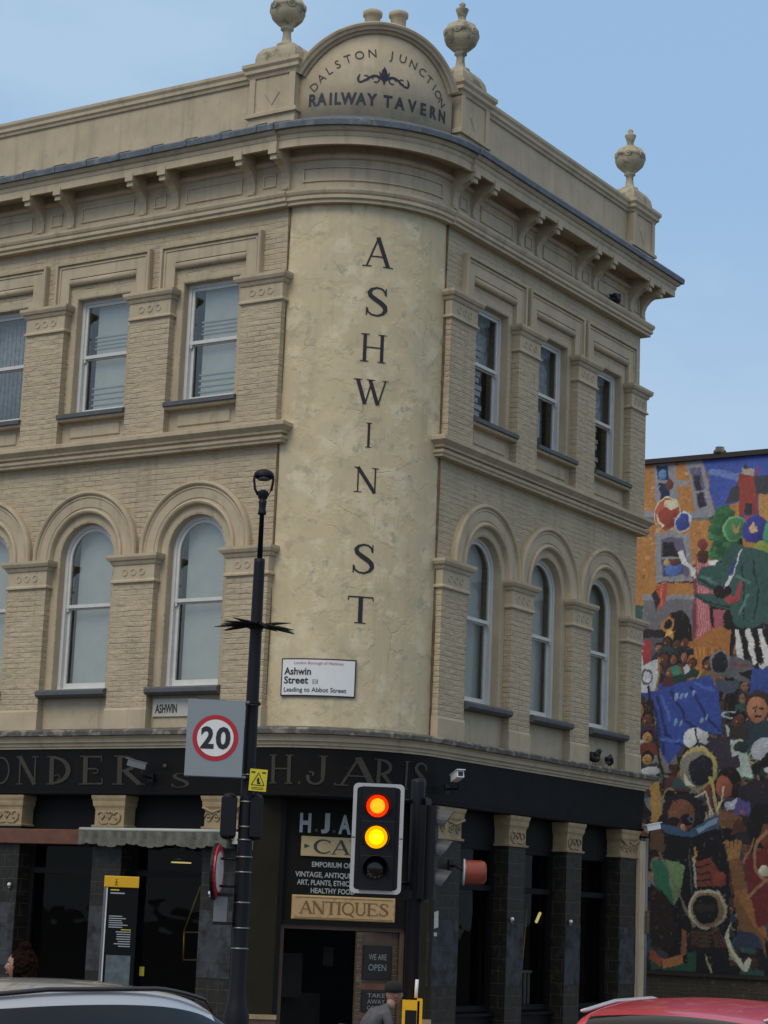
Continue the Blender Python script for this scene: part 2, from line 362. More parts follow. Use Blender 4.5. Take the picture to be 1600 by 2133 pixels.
# ---------------------------------------------------------------- lettering
def text_mesh(txt, size, bold=0.0, spacing=1.0):
    cu = bpy.data.curves.new('t', 'FONT'); cu.body = txt; cu.size = size; cu.offset = bold; cu.align_x = 'CENTER'; cu.space_character = spacing; cu.resolution_u = 3
    o = bpy.data.objects.new('t', cu); COL.objects.link(o); bpy.context.view_layer.update()
    me = bpy.data.meshes.new_from_object(o.evaluated_get(bpy.context.evaluated_depsgraph_get()))
    vs = [v.co.copy() for v in me.vertices]; fs = [list(p.vertices) for p in me.polygons]
    bpy.data.objects.remove(o); bpy.data.curves.remove(cu); bpy.data.meshes.remove(me)
    return vs, fs
def text(mb, txt, cx, z, size, m, fn=None, bold=0, spacing=1, width=None, y=-.004):
    vs, fs = text_mesh(txt, size, bold, spacing)
    if not vs: return
    if width:
        x0 = min(v.x for v in vs); x1 = max(v.x for v in vs); k = width/(x1-x0); mid = (x0+x1)/2
        for v in vs: v.x = (v.x-mid)*k
    P = [(fn(cx+v.x, z+v.y) if fn else (cx+v.x, y, z+v.y)) for v in vs]
    mb.add(P, fs, m)
def arcpts(cx, cy, rx, ry, a0, a1, w0, w1, n=14):
    return [(cx+rx*cos(radians(a0+(a1-a0)*i/n)), cy+ry*sin(radians(a0+(a1-a0)*i/n)), w0+(w1-w0)*sin(pi*i/n)) for i in range(n+1)]
def S_pts():
    key = [(.52,.74,.04),(.50,.86,.05),(.42,.95,.055),(.30,.975,.06),(.17,.92,.08),(.11,.80,.11),(.15,.68,.13),(.27,.57,.15),(.40,.47,.15),(.50,.36,.14),(.53,.22,.11),(.46,.09,.08),(.33,.02,.06),(.19,.04,.055),(.09,.13,.05),(.06,.27,.04)]
    out = []
    for i in range(len(key)-1):
        for k in range(3):
            t_ = k/3; out.append(tuple(key[i][j]*(1-t_)+key[i+1][j]*t_ for j in range(3)))
    return out+[key[-1]]
SER = .035
def G(ch):
    """serif capitals: list of strokes, each a list of (x, y, width)"""
    q = lambda x0, y0, x1, y1, w: [(x0, y0, w), ((x0+x1)/2, (y0+y1)/2, w), (x1, y1, w)]
    f = lambda x, y, h=.13: [(x-h, y, SER), (x+h, y, SER)]
    if ch == 'A': return [q(.06,.02,.37,.97,.05), q(.36,1.0,.68,.02,.125), q(.17,.35,.56,.35,.045), f(.07,.017), f(.68,.017,.15)]
    if ch == 'H': return [q(.12,.02,.12,.98,.11), q(.66,.02,.66,.98,.11), q(.12,.52,.66,.52,.045)]+[f(x,y) for x in (.12,.66) for y in (.017,.983)]
    if ch == 'W': return [q(.08,.98,.32,.02,.12), q(.33,.02,.52,.98,.05), q(.46,.98,.72,.02,.12), q(.73,.02,.95,.98,.05), f(.08,.983), f(.48,.983), f(.95,.983,.1)]
    if ch == 'I': return [q(.14,.02,.14,.98,.12), f(.14,.017,.14), f(.14,.983,.14)]
    if ch == 'N': return [q(.12,.02,.12,.98,.05), q(.10,1.0,.70,.0,.13), q(.70,.0,.70,.98,.05), f(.12,.017), f(.07,.983,.09), f(.70,.983)]
    if ch == 'T': return [q(.35,.02,.35,.98,.12), [(.02,.97,.05),(.68,.97,.05)], [(.03,.98,.03),(.02,.84,.03)], [(.67,.98,.03),(.68,.84,.03)], f(.35,.017,.15)]
    if ch == 'S': return [S_pts(), [(.53,.98,.03),(.53,.72,.035)], [(.055,.02,.03),(.055,.28,.035)]]
    if ch == 'O': return [arcpts(.40,.5,.33,.46,0,360,.06,.06,32)]
    if ch == 'D': return [q(.12,.02,.12,.98,.12), arcpts(.12,.5,.52,.455,90,-90,.05,.13,20), f(.1,.017), f(.1,.983), arcpts(.3,.25,.09,.09,-90,150,.035,.03,10)]
    if ch == 'E': return [q(.14,.02,.14,.98,.12), [(.1,.97,.05),(.62,.97,.05)], [(.1,.03,.05),(.66,.03,.05)], [(.14,.55,.045),(.45,.55,.045)], [(.62,.98,.035),(.62,.8,.03)], [(.66,.02,.035),(.66,.22,.03)], arcpts(.45,.47,.08,.08,90,-150,.035,.03,10), f(.1,.017), f(.1,.983)]
    if ch == 'R': return [q(.14,.02,.14,.98,.12), arcpts(.14,.72,.42,.25,90,-90,.05,.12,18), q(.3,.47,.72,.02,.12), f(.1,.017,.16), f(.1,.983), f(.76,.017,.12)]
    if ch == 'J': return [q(.52,.25,.52,.98,.12), arcpts(.29,.24,.23,.22,0,-200,.11,.07,16), arcpts(.15,.36,.08,.07,-60,130,.05,.05,10), f(.52,.983)]
    if ch == 'C': return [arcpts(.42,.5,.36,.46,40,320,.05,.13,24), [(.68,.95,.03),(.69,.74,.03)]]
    if ch == 'F': return [q(.14,.02,.14,.98,.12), [(.1,.97,.05),(.62,.97,.05)], [(.14,.55,.045),(.45,.55,.045)], [(.62,.98,.035),(.62,.8,.03)], f(.1,.017), f(.1,.983)]
    if ch == 'Q': return [arcpts(.40,.5,.33,.46,0,360,.06,.1,32), q(.4,.1,.75,-.15,.09)]
    if ch == 'U': return [q(.12,.3,.12,.98,.11), arcpts(.36,.3,.24,.28,180,360,.1,.07,16), q(.60,.3,.60,.98,.06), f(.12,.983), f(.60,.983)]
    if ch == '.': return [[(.1,.0,.11),(.1,.11,.11)]]
    return []
ADV = dict(A=.74, H=.80, W=1.02, I=.30, N=.84, T=.70, S=.60, O=.80, D=.74, E=.76, R=.84, J=.72, C=.78, F=.7, Q=.82, U=.74)
def glyph(mb, ch, x, z, h, m, fn, wx=1.0, k=1.0, lay=.0005):
    for si, st in enumerate(G(ch)):
        if len(st) == 2: st = [tuple(st[0][q]*(1-t_/4)+st[1][q]*t_/4 for q in range(3)) for t_ in range(5)]      # follow the curve of the wall
        vs = []; n = len(st)
        for i, (px, py, w) in enumerate(st):
            a = st[max(i-1, 0)]; b = st[min(i+1, n-1)]; dx, dy = b[0]-a[0], b[1]-a[1]; l = sqrt(dx*dx+dy*dy) or 1
            nx, ny = -dy/l*w*k/2, dx/l*w*k/2
            for s_ in (1, -1): vs.append(fn(x+(px+s_*nx)*h*wx, z+(py+s_*ny)*h, si*lay))
        mb.add(vs, [(2*i, 2*i+1, 2*i+3, 2*i+2) for i in range(n-1)], m)
def word(mb, txt, x0, x1, z, h, m, fn, wx=1.0, k=1.0):
    tot = sum(ADV.get(c, .3) for c in txt)
    sc_ = (x1-x0)/(tot*h)
    x = x0
    for c in txt:
        glyph(mb, c, x, z, h, m, fn, sc_, k); x += ADV.get(c, .3)*h*sc_

# ================================================================ GROUND
g = MB(); g.add([(-400,-200,0),(400,-200,0),(400,700,0),(-400,700,0)], [(0,1,2,3)], 'asphalt'); struct(g.build('road'))
g = MB(); g.M = WORLD
PV = [(-40,-3.4),(-2.0,-3.4)]+[(-2.0+4.6*sin(a), 1.2-4.6*cos(a)) for a in [pi/2*i/12 for i in range(13)]]+[(2.6,13.2),(40,13.2),(40,15.5),(-40,15.5)]
g.prismz(PV, .004, .125, 'paving'); struct(g.build('pavement'))
g = MB(); g.M = WORLD
for i in range(len(PV)-3):
    a, b = Vector(PV[i]), Vector(PV[i+1]); d = (b-a).normalized(); n_ = Vector((d.y, -d.x)); a2 = a+n_*.002; b2 = b+n_*.002
    q = [a2, b2, b2+n_*.15, a2+n_*.15]; g.prismz([(v.x, v.y) for v in q], .004, .13, 'kerb_stone')
struct(g.build('kerb'))
g = MB()
for k in range(6): g.M = T((1.2+.0*k, 6+0*k, 0)); g.box(-4+1.3*k, -3.3+1.3*k, 10.2, 12.6, .004, .008, 'road_white')
struct(g.build('road_markings'))

# ================================================================ THE TAVERN
tav = thing('corner_building', 'tan painted two-storey brick corner tavern with rounded lettered corner and black shopfront below', 'building', CORNER, BROT)
# --- upper walls, bay by bay
CL = [2.94, 4.94, 6.94, 8.94, 10.94]; CR = [2.98, 4.90, 6.82]
H = .635                                           # half width between pilaster shafts
def bay_wall(M, wl, wr, mb):
    mb.M = M
    J = .50
    # first floor with arched opening (d = 0 plane), thickness .35
    zs = 7.0; n = 24
    poly = [(-wl, 5.02), (-wl, 8.45), (wr, 8.45), (wr, 5.02), (J, 5.02), (J, zs)]+[(J*cos(pi*i/n), zs+J*sin(pi*i/n)) for i in range(1, n)]+[(-J, zs), (-J, 5.02)]
    mb.prism(poly, 0, .35, 'painted_brick')
    mb.box(-wl, wr, 0, .35, 4.40, 5.02, 'painted_render')
    poly = [(-wl, 9.10), (-wl, 11.90), (wr, 11.90), (wr, 9.10), (J, 9.10), (J, 10.93), (-J, 10.93), (-J, 9.10)]
    mb.prism(poly, 0, .35, 'painted_brick')
    mb.box(-wl, wr, 0, .35, 8.45, 9.10, 'painted_render')
mb = MB()
for i, c in enumerate(CL): bay_wall(ML(c), 1.0 if i < 4 else 1.46, 1.0 if i else c-RC, mb)
mb.build('street_wall', tav)
mb = MB()
for i, c in enumerate(CR): bay_wall(MR(c), .96 if i else c-RC, .96 if i < 2 else UR-c, mb)
mb.build('street_wall', tav)
mb = MB(); mb.box(-7, -.35, UR-.35, UR-.002, 4.4, 13.2, 'painted_brick'); mb.box(-7, -.35, UR-.35, UR-.002, 0, 4.4, 'glazed_brick'); mb.box(-12.4, -12.05, .36, UR-.35, 0, 13.2, 'painted_brick')
mb.box(-12.05, -7, UR-.35, UR-.002, 0, 13.2, 'painted_brick'); mb.build('rear_wall', tav)
mb = MB()
mb.prismz([(-12.04,.36),(-1.7,.36),(-.36,1.7),(-.36,7.6),(-12.04,7.6)], 13.0, 13.1, 'roof_felt'); mb.build('roof', tav)
# dark rooms behind the windows (floors and back partitions)
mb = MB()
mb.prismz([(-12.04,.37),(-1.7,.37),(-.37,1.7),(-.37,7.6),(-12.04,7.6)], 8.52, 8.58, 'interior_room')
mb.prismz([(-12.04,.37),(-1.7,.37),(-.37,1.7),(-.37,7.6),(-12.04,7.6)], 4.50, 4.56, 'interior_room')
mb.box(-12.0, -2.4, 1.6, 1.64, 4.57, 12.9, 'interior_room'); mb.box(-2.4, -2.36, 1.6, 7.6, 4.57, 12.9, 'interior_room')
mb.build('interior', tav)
# rounded corner
mb = MB(); mb.sweep(plan(0, 0), [(0, 4.40), (0, 11.86)], 'corner_stucco', caps=False, smooth=True)
mb.build('rounded_wall', tav, norm=False)
for x, y in ((-1.612, -.012), (.012, 1.612)):
    mb = MB(); mb.tube([(x, y, 4.48+.7*i) for i in range(11)]+[(x, y, 11.8)], [.010+.006*((i*7) % 3) for i in range(12)], 'joint_brown', 6); mb.build('wall_joint', tav)
LET = 'ASHWIN'
fnc = lambda d0: (lambda s, z, k=0: cylmap(s, z, d0+k))
mb = MB(); fd = fnc(.006)
for ch, x0, x1, z0, h in (('A', -.17, .27, 10.92, .43), ('S', -.085, .185, 10.21, .42), ('H', -.145, .215, 9.55, .40), ('W', -.222, .275, 8.94, .36), ('I', -.02, .06, 8.34, .35), ('N', -.16, .19, 7.71, .35), ('S', -.115, .145, 6.59, .41), ('T', -.165, .18, 5.91, .37)):
    g_ = G(ch); xs = [p[0] for st in g_ for p in st]; sc_ = (x1-x0)/((max(xs)-min(xs))*h)
    mb = MB(); glyph(mb, ch, x0-min(xs)*h*sc_, z0, h, 'letter_black', fd, sc_, .98); mb.build('painted_letter', tav)

# --- pilasters with capitals
def pilaster(w, z0, z1, plinth):
    mb = MB(); mb.box(-w/2, w/2, -.12, .02, z0, z1, 'painted_brick')
    if plinth:
        mb.box(-w/2-.012, w/2+.012, -.135, .02, z0, z0+.30, 'painted_render')
        mb.prismx([(-.135, z0+.30), (-.12, z0+.335), (.0, z0+.335), (.0, z0+.30)], -w/2-.012, w/2+.012, 'painted_render')
    return mb
def capital(w, z):
    """z is the underside; 0.41 high"""
    mb = MB(); h = w/2
    pr = [(0, 0), (.035, .012), (.035, .035), (.012, .06), (.012, .26), (.03, .27), (.045, .30), (.045, .315), (.075, .33), (.095, .37), (.095, .41), (0, .42)]
    path = [((-h, .05, z), (-1, 0, 0), (0, 0, 1)), ((-h, -.12, z), (-1, -1, 0), (0, 0, 1)), ((h, -.12, z), (1, -1, 0), (0, 0, 1)), ((h, .05, z), (1, 0, 0), (0, 0, 1))]
    mb.sweep(path, pr, 'painted_render')
    mb.box(-h+.001, h-.001, -.119, .05, z+.001, z+.419, 'painted_render')
    for k in (-1, 0, 1):   # three sunk roundels: raised ring with a hollow
        cx = k*.155; n = 18; ro, ri = .052, .036
        vs = []; 
        for (r, y) in ((ro+.006, -.132), (ro, -.142), (ri, -.142), (ri-.006, -.128)):
            vs += [(cx+r*cos(2*pi*i/n), y, z+.16+r*sin(2*pi*i/n)) for i in range(n)]
        fs = [(j*n+i, j*n+(i+1) % n, (j+1)*n+(i+1) % n, (j+1)*n+i) for j in range(3) for i in range(n)]
        mb.add(vs, fs, 'painted_render')
    return mb
PILL = [(1.95, .70)]+[(3.94+2*k, .73) for k in range(4)]+[(11.98, .80)]; PILR = [(1.975, .71), (3.94, .63), (5.86, .63), (7.735, .56)]
for (lst, MM) in ((PILL, ML), (PILR, MR)):
    for (u, w) in lst:
        for (z0, z1, pl) in ((4.44, 6.54, True), (8.64, 10.42, False)):
            p = pilaster(w, z0, z1, pl).build('pilaster', tav, MM(u))
            capital(w, z1).build('capital', p)
# --- string course
SP = [(0, 8.39), (.13, 8.39), (.135, 8.42), (.16, 8.44), (.165, 8.475), (.10, 8.485), (.10, 8.515), (.15, 8.52), (.155, 8.55), (.19, 8.58), (.225, 8.61), (.225, 8.66), (.12, 8.70), (0, 8.70)]
mb = MB()
mb.sweep([((-UL, 0, 0), (0, -1, 0), (0, 0, 1)), ((-1.62, 0, 0), (1, -1, 0), (0, 0, 1)), ((-1.62, .3, 0), (1, 0, 0), (0, 0, 1))], SP, 'painted_render')
mb.build('string_course', tav)
mb = MB()
mb.sweep([((-.3, 1.62, 0), (0, -1, 0), (0, 0, 1)), ((0, 1.62, 0), (1, -1, 0), (0, 0, 1)), ((0, UR, 0), (1, 1, 0), (0, 0, 1)), ((-7, UR, 0), (0, 1, 0), (0, 0, 1))], SP, 'painted_render')
mb.build('string_course', tav)
# --- first floor arches (archivolts)
def archivolt():
    mb = MB(); n = 36; P = []
    for i in range(n+1):
        a = pi-pi*i/n; P.append(((0, 0, 7.0), (cos(a), 0, sin(a)), (0, 1, 0)))
    P2 = [((0, 0, 6.93), (-1, 0, 0), (0, 1, 0))]+P+[((0, 0, 6.93), (1, 0, 0), (0, 1, 0))]
    pr = [(.965, .0), (.965, -.07), (.95, -.10), (.925, -.105), (.905, -.09), (.90, -.065), (.885, -.062), (.865, -.075), (.85, -.06), (.725, -.055), (.715, -.04), (.70, -.042), (.69, -.075), (.665, -.088), (.64, -.075), (.628, -.04), (.62, .0)]
    mb.sweep(P2, pr, 'painted_render', caps=False, smooth=False)
    return mb
AV = archivolt()
def reveal(arch):
    """splayed jamb and soffit between the pilasters and the window frame"""
    mb = MB()
    if arch: path = upath(.5, 5.02, 7.0, True)
    else: path = upath(.5, 9.10, 10.93, False)
    # thin plaster lining standing 3 mm proud of the opening
    mb.sweep(path, [(.135 if arch else .10, -.004), (0.02, -.004), (-.003, .012), (-.003, .20)], 'painted_render', caps=False)
    return mb
def surround2():
    mb = MB()
    mb.sweep(upath(.64, 10.84, 11.255, False), [(.0, .0), (.0, -.06), (.165, -.06), (.17, -.075), (.19, -.075), (.20, -.06), (.215, -.06), (.22, -.10), (.255, -.105), (.265, -.085), (.265, 0)], 'painted_render', caps=True)
    mb.tube([(-.639, -.02, 11.20), (.639, -.02, 11.20)], .055, 'painted_render', 14)
    mb.box(-.639, .639, -.03, .01, 11.225, 11.254, 'painted_render')
    return mb
def sill(z, th, round_):
    mb = MB()
    pr = [(-.16, z-th), (-.20, z-th*.7), (-.20, z-th*.25), (-.17, z), (.18, z+.03), (.18, z-th)] if round_ else [(-.15, z-th), (-.17, z-th+.01), (-.17, z-.01), (-.15, z), (.18, z+.02), (.18, z-th)]
    mb.prismx(pr, -H+.003, H-.003, 'slate_sill')
    if not round_:
        mb.prismx([(-.12, z-th-.035), (-.135, z-th), (.0, z-th), (.0, z-th-.035)], -H+.003, H-.003, 'painted_render')
    return mb
def sash(arch, blind):
    """box sash: outer frame, upper and lower sash, panes, horns, with something behind the glass"""
    z0, zs, zm = (5.05, 7.0, 6.30) if arch else (9.13, 10.93, 10.06)
    fr = MB(); hw = .497
    fr.sweep(upath(hw, z0, zs, arch), [(0, .12), (-.055, .12), (-.055, .20), (0, .20)], 'white_paint', closed=True)
    fr.box(-hw, hw, .10, .20, z0-.03, z0+.045, 'white_paint')
    # upper sash
    fr.sweep(upath(hw-.055, zm, zs if arch else zs-.055, arch), [(0, .14), (-.045, .14), (-.045, .175), (0, .175)], 'white_paint', closed=True)
    fr.box(-hw+.055, hw-.055, .135, .178, zm-.025, zm+.025, 'white_paint')
    # lower sash, one step further back
    fr.box(-hw+.056, -hw+.105, .18, .215, z0+.045, zm-.01, 'white_paint'); fr.box(hw-.105, hw-.056, .18, .215, z0+.045, zm-.01, 'white_paint')
    fr.box(-hw+.057, hw-.057, .179, .216, z0+.045, z0+.13, 'white_paint'); fr.box(-hw+.057, hw-.057, .181, .214, zm-.045, zm-.026, 'white_paint')
    for s_ in (-1, 1):
        x = s_*(hw-.078); fr.prism([(x-.02, zm-.024), (x+.02, zm-.024), (x+.012, zm-.075), (x-.012, zm-.075)], .142, .172, 'white_paint')
    win = fr
    gl = MB(); n = 20; a = hw-.099
    if arch: poly = [(-a, zm+.02), (a, zm+.02), (a, zs)]+[(a*cos(pi*i/n), zs+a*sin(pi*i/n)) for i in range(1, n)]+[(-a, zs)]
    else: poly = [(-a, zm+.02), (a, zm+.02), (a, zs-.09), (-a, zs-.09)]
    gl.add([(x, .158, z) for x, z in poly], [list(range(len(poly)))], 'dark_glass' if blind in ('slat', 'dark', 'frost_r') else 'window_glass')
    gl.add([(-a, .198, z0+.12), (a, .198, z0+.12), (a, .198, zm-.03), (-a, .198, zm-.03)], [(0, 1, 2, 3)], 'dark_glass' if blind in ('slat', 'dark', 'frost_r') else 'window_glass')
    bl = MB()
    if blind in ('frost', 'frost_r'):
        bl.box(-.37, .46, .30, .305, z0, zs+.55, 'blind_pale')
    elif blind == 'reflected_bands':
        bl.box(-.30, .46, .27, .275, z0, zs, 'blind_pale')
        random.seed(5)
        for k in range(9):
            zz = z0+.12+(.085*k if k < 5 else .95+.06*(k-5)); bl.box(-.33, .46, .255, .262, zz, zz+.012+.012*random.random(), 'slat_and_reflection')  # thin strips stand in for horizontal bands reflected in the glass
        for k in range(6): bl.box(-.42, -.30-.05*random.random(), .33, .345, z0+.2+.25*k, z0+.3+.25*k, 'interior_item')
    elif blind == 'lace':
        for k in range(22): bl.tube([(-.44+.042*k, .34+.012*(k % 2), z0), (-.44+.042*k, .34+.012*(k % 2), zs)], .023, 'lace', 6)
    elif blind == 'slat':
        for k in range(12): 
            zz = z0+.12+.10*k; bl.box(-.44, .12+.05*(k % 3), .26+.01*(k % 2), .27+.01*(k % 2), zz, zz+.07, 'slat_and_reflection')
        bl.box(-.44, .46, .30, .305, z0+.95, zs, 'lace')
    elif blind == 'dark':
        bl.box(-.44, .44, .28, .285, z0+.95, zs, 'lace'); bl.box(-.1, .12, .26, .27, z0+.3, z0+.7, 'slat_and_reflection'); bl.box(.15, .35, .5, .55, z0, z0+.5, 'interior_item')
    return win, gl, bl
parts = {}
def put_window(arch, blind, M):
    key = (arch, blind)
    if key not in parts:
        w, g_, b_ = sash(arch, blind)
        o = w.build('window', tav, M); g_.build('pane', o, norm=False); b_.build('blind', o)
        parts[key] = o
    else: copy_tree(parts[key], tav, M)
proto = {}
def put(key, mbf, name, M):
    if key not in proto: proto[key] = mbf().build(name, tav, M)
    else:
        c = proto[key].copy(); COL.objects.link(c); c.parent = tav; c.matrix_local = M
for lst, MM in ((CL, ML), (CR, MR)):
    for i, c in enumerate(lst):
        M = MM(c)
        put('av', archivolt, 'arch_moulding', M); put('rv1', lambda: reveal(True), 'window_reveal', M); put('rv2', lambda: reveal(False), 'window_reveal', M)
        put('s2', surround2, 'window_surround', M)
        put('sl1', lambda: sill(5.05, .11, True), 'sill', M); put('sl2', lambda: sill(9.14, .075, False), 'sill', M)
        put_window(True, 'frost' if MM is ML else 'frost_r', M)
        put_window(False, ('reflected_bands', 'reflected_bands', 'lace', 'reflected_bands', 'lace')[i] if MM is ML else ('slat', 'dark', 'slat')[i], M)
        # raised apron panel under the upper sill
        put('apr', lambda: MB().cbox(-.47, .47, -.022, .01, 8.79, 8.97, .012, 'painted_render'), 'apron_panel', M)

# --- frieze, architrave and main cornice
FB = [(0, 11.80), (.13, 11.80), (.13, 11.84), (.16, 11.86), (.16, 11.90), (.15, 11.91), (.17, 11.93), (.185, 11.965), (.185, 12.0), (.06, 12.02), (.06, 12.02)]
def corner_path(dflat, darc):
    """flat lengths stand proud of the curved length, with a little step between"""
    return plan()
mb = MB(); mb.sweep(plan(UL, 0, arc=False), FB, 'painted_render'); mb.sweep(plan(0, UR, arc=False), FB, 'painted_render')
mb.sweep(plan(0, 0), [(max(0, d-.03), z) for d, z in FB], 'painted_render', caps=False)
mb.build('architrave', tav)
mb = MB()
FZ = [(.045, 12.0), (.045, 12.50), (0, 12.50), (0, 12.0)]
mb.sweep(plan(UL, UR), FZ, 'painted_render')
mb.build('frieze', tav)
CV = [(.0, 12.44), (.05, 12.44), (.085, 12.455), (.10, 12.49), (.085, 12.525), (.05, 12.535), (.05, 12.635), (.0, 12.635)]
mb = MB(); mb.sweep(plan(UL, UR), CV, 'painted_render')
CO = [(.0, 12.635), (.385, 12.635), (.385, 12.55), (.43, 12.55), (.43, 12.66), (.44, 12.67), (.45, 12.70), (.45, 12.725), (.48, 12.74), (.505, 12.775), (.505, 12.80), (.0, 12.80)]
mb.sweep(plan(UL, 0, arc=False), CO, 'painted_render'); mb.sweep(plan(0, UR, arc=False), CO, 'painted_render')
mb.sweep(plan(0, 0), [(max(0, d-.045) if d else 0, z) for d, z in CO], 'painted_render', caps=False)
mb.build('cornice', tav)
LD = [(0.0, 12.80), (.545, 12.79), (.552, 12.865), (.538, 12.89), (.02, 13.12), (0, 13.12)]
mb = MB(); mb.sweep(plan(UL, 0, arc=False), LD, 'lead'); mb.sweep(plan(0, UR, arc=False), LD, 'lead'); mb.sweep(plan(0, 0), [(max(0, d-.03), z) for d, z in LD], 'lead', caps=False, smooth=False)
for k in range(16):     # lead laps
    u = 1.9+.62*k
    if u < UL: mb.prismx([(-.563, 12.79), (-.563, 12.873), (-.545, 12.90), (-.3, 13.02), (-.3, 12.98), (-.5, 12.80)], -u-.02, -u+.02, 'lead')
mb.build('lead_flashing', tav)
def bracket():
    mb = MB()
    prof = [(0, 12.02), (-.075, 12.04), (-.09, 12.08), (-.08, 12.14), (-.085, 12.22), (-.12, 12.30), (-.20, 12.38), (-.30, 12.43), (-.385, 12.44), (-.40, 12.47), (-.40, 12.634), (0, 12.634)]
    mb.prismx(prof, -.065, .065, 'painted_render')
    mb.box(-.07, .07, -.432-.012, -.38, 12.475, 12.60, 'painted_render')
    mb.box(-.055, .055, -.41, -.36, 12.405, 12.475, 'painted_render')
    mb.box(-.045, .045, -.10, -.0, 12.06, 12.11, 'painted_render')
    return mb
def panel_frame(w, h):
    def f():
        mb = MB(); z0 = 12.235-h/2; z1 = 12.235+h/2; x = w/2; t_ = .028
        path = [((-x, 0, z0), (-1, 0, -1), (0, 1, 0)), ((-x, 0, z1), (-1, 0, 1), (0, 1, 0)), ((x, 0, z1), (1, 0, 1), (0, 1, 0)), ((x, 0, z0), (1, 0, -1), (0, 1, 0)), ((-x, 0, z0), (-1, 0, -1), (0, 1, 0))]
        mb.sweep(path, [(0, -.04), (0, -.062), (-.012, -.068), (-.028, -.06), (-.028, -.04)], 'painted_render', caps=False)
        return mb
    return f
for cs, MM in (([1.965, 3.94, 5.93, 7.93, 9.93, 11.93], ML), ([1.975, 3.94, 5.86, 7.72], MR)):
    off = .30 if MM is ML else .285
    for i, c in enumerate(cs):
        o2 = off if not (MM is MR and i == 3) else .22
        for s_ in (-1, 1): put('brk', bracket, 'bracket', MM(c+s_*o2))
        put('sqp', panel_frame(.23, .20), 'frieze_panel', MM(c))
    for i in range(len(cs)-1):
        m_ = (cs[i]+cs[i+1])/2
        put('lgp' if MM is ML else 'lgr', panel_frame(1.02 if MM is ML else .98, .24), 'frieze_panel', MM(m_))
mb = MB()      # the long curved panel over the corner
for zz0, zz1 in ((12.13, 12.158), (12.322, 12.35)):
    pts = []
    for i in range(41):
        a = -pi/4+(-1.05+2.1*i/40)/RC; v = Vector((cos(a), sin(a), 0)); pts.append((OC+v*RC, v, (0, 0, 1)))
    mb.sweep(pts, [(.04, zz0), (.065, zz0), (.065, zz1), (.04, zz1)], 'painted_render')
for s_ in (-1.05, 1.05):
    a = cylmap(s_, 0, 0)-OC; a.normalize(); tdir = Vector((-a.y, a.x, 0))
    mb.add([OC+a*(RC+dd)+tdir*q+Vector((0, 0, z)) for z in (12.13, 12.35) for q in (-.014, .014) for dd in (.04, .066)], [(0,1,3,2),(4,6,7,5),(1,5,7,3),(0,2,6,4),(0,4,5,1),(2,3,7,6)], 'painted_render')
mb.build('frieze_panel', tav)

# --- parapet
PW = [(.02, 13.05), (.02, 13.78), (.05, 13.79), (.06, 13.83), (.085, 13.85), (.085, 13.90), (.11, 13.94), (.11, 13.985), (-.02, 14.03), (-.30, 14.03), (-.30, 13.05)]
mb = MB()
mb.sweep([((-UL, 0, 0), (0, -1, 0), (0, 0, 1)), ((-2.2, 0, 0), (0, -1, 0), (0, 0, 1))], PW, 'painted_render', closed=True)
mb.build('parapet', tav)
mb = MB()
mb.sweep([((0, 2.2, 0), (1, 0, 0), (0, 0, 1)), ((0, 7.6, 0), (1, 0, 0), (0, 0, 1))], PW, 'painted_render', closed=True)
mb.build('parapet', tav)
mb = MB()
mb.sweep([((-.35, UR-.1, 0), (0, 1, 0), (0, 0, 1)), ((-7, UR-.1, 0), (0, 1, 0), (0, 0, 1))], PW, 'painted_render', closed=True); mb.build('parapet', tav)
def pedestal():
    mb = MB(); h = .40; y0 = -.13; y1 = .42
    mb.box(-h, h, y0, y1, 13.0, 13.80, 'painted_render')
    def ring(pr):
        path = [((-h, y1, 0), (-1, 1, 0), (0, 0, 1)), ((-h, y0, 0), (-1, -1, 0), (0, 0, 1)), ((h, y0, 0), (1, -1, 0), (0, 0, 1)), ((h, y1, 0), (1, 1, 0), (0, 0, 1)), ((-h, y1, 0), (-1, 1, 0), (0, 0, 1))]
        mb.sweep(path, pr, 'painted_render', caps=False)
    ring([(0, 13.20), (.045, 13.20), (.045, 13.25), (.02, 13.27), (0, 13.27)])
    ring([(-.02, 13.79), (.02, 13.79), (.035, 13.83), (.07, 13.86), (.07, 13.91), (.10, 13.95), (.10, 14.0), (-.02, 14.03)])
    mb.box(-h-.02, h+.02, y0-.02, y1+.02, 13.84, 14.029, 'painted_render')
    mb.box(-h, -h+.10, y0-.025, y0+.01, 13.27, 13.79, 'painted_render'); mb.box(h-.10, h, y0-.025, y0+.01, 13.27, 13.79, 'painted_render')
    mb.prism([(-.12, 13.53), (0, 13.36), (.12, 13.53), (0, 13.70)], y0-.014, y0+.01, 'painted_render', [(-.15, 13.53), (0, 13.32), (.15, 13.53), (0, 13.74)])
    # blocking course with rounded shoulders, carrying the urn
    prof = [(.35, 14.03), (.35, 14.12), (.33, 14.20), (.27, 14.28), (.18, 14.32)]
    vs = []
    for r, z in prof:
        cy = .145; k = r/.35
        vs += [(-.35*k, cy-.26*k, z), (.35*k, cy-.26*k, z), (.35*k, cy+.26*k, z), (-.35*k, cy+.26*k, z)]
    fs = [(4*i+j, 4*i+(j+1) % 4, 4*i+4+(j+1) % 4, 4*i+4+j) for i in range(4) for j in range(4)]+[(3, 2, 1, 0), (16, 17, 18, 19)]
    mb.add(vs, fs, 'stone_urn')
    return mb
URN = [(.13, 0), (.13, .04), (.075, .06), (.065, .10), (.055, .16), (.055, .22), (.085, .24), (.085, .26), (.07, .27), (.13, .31), (.20, .375), (.228, .44), (.225, .50), (.232, .505), (.232, .545), (.222, .55), (.19, .61), (.12, .65), (.075, .665), (.07, .68), (.05, .69), (.055, .74), (.085, .82), (.088, .835), (.06, .845), (.03, .86), (.045, .90), (.02, .93)]
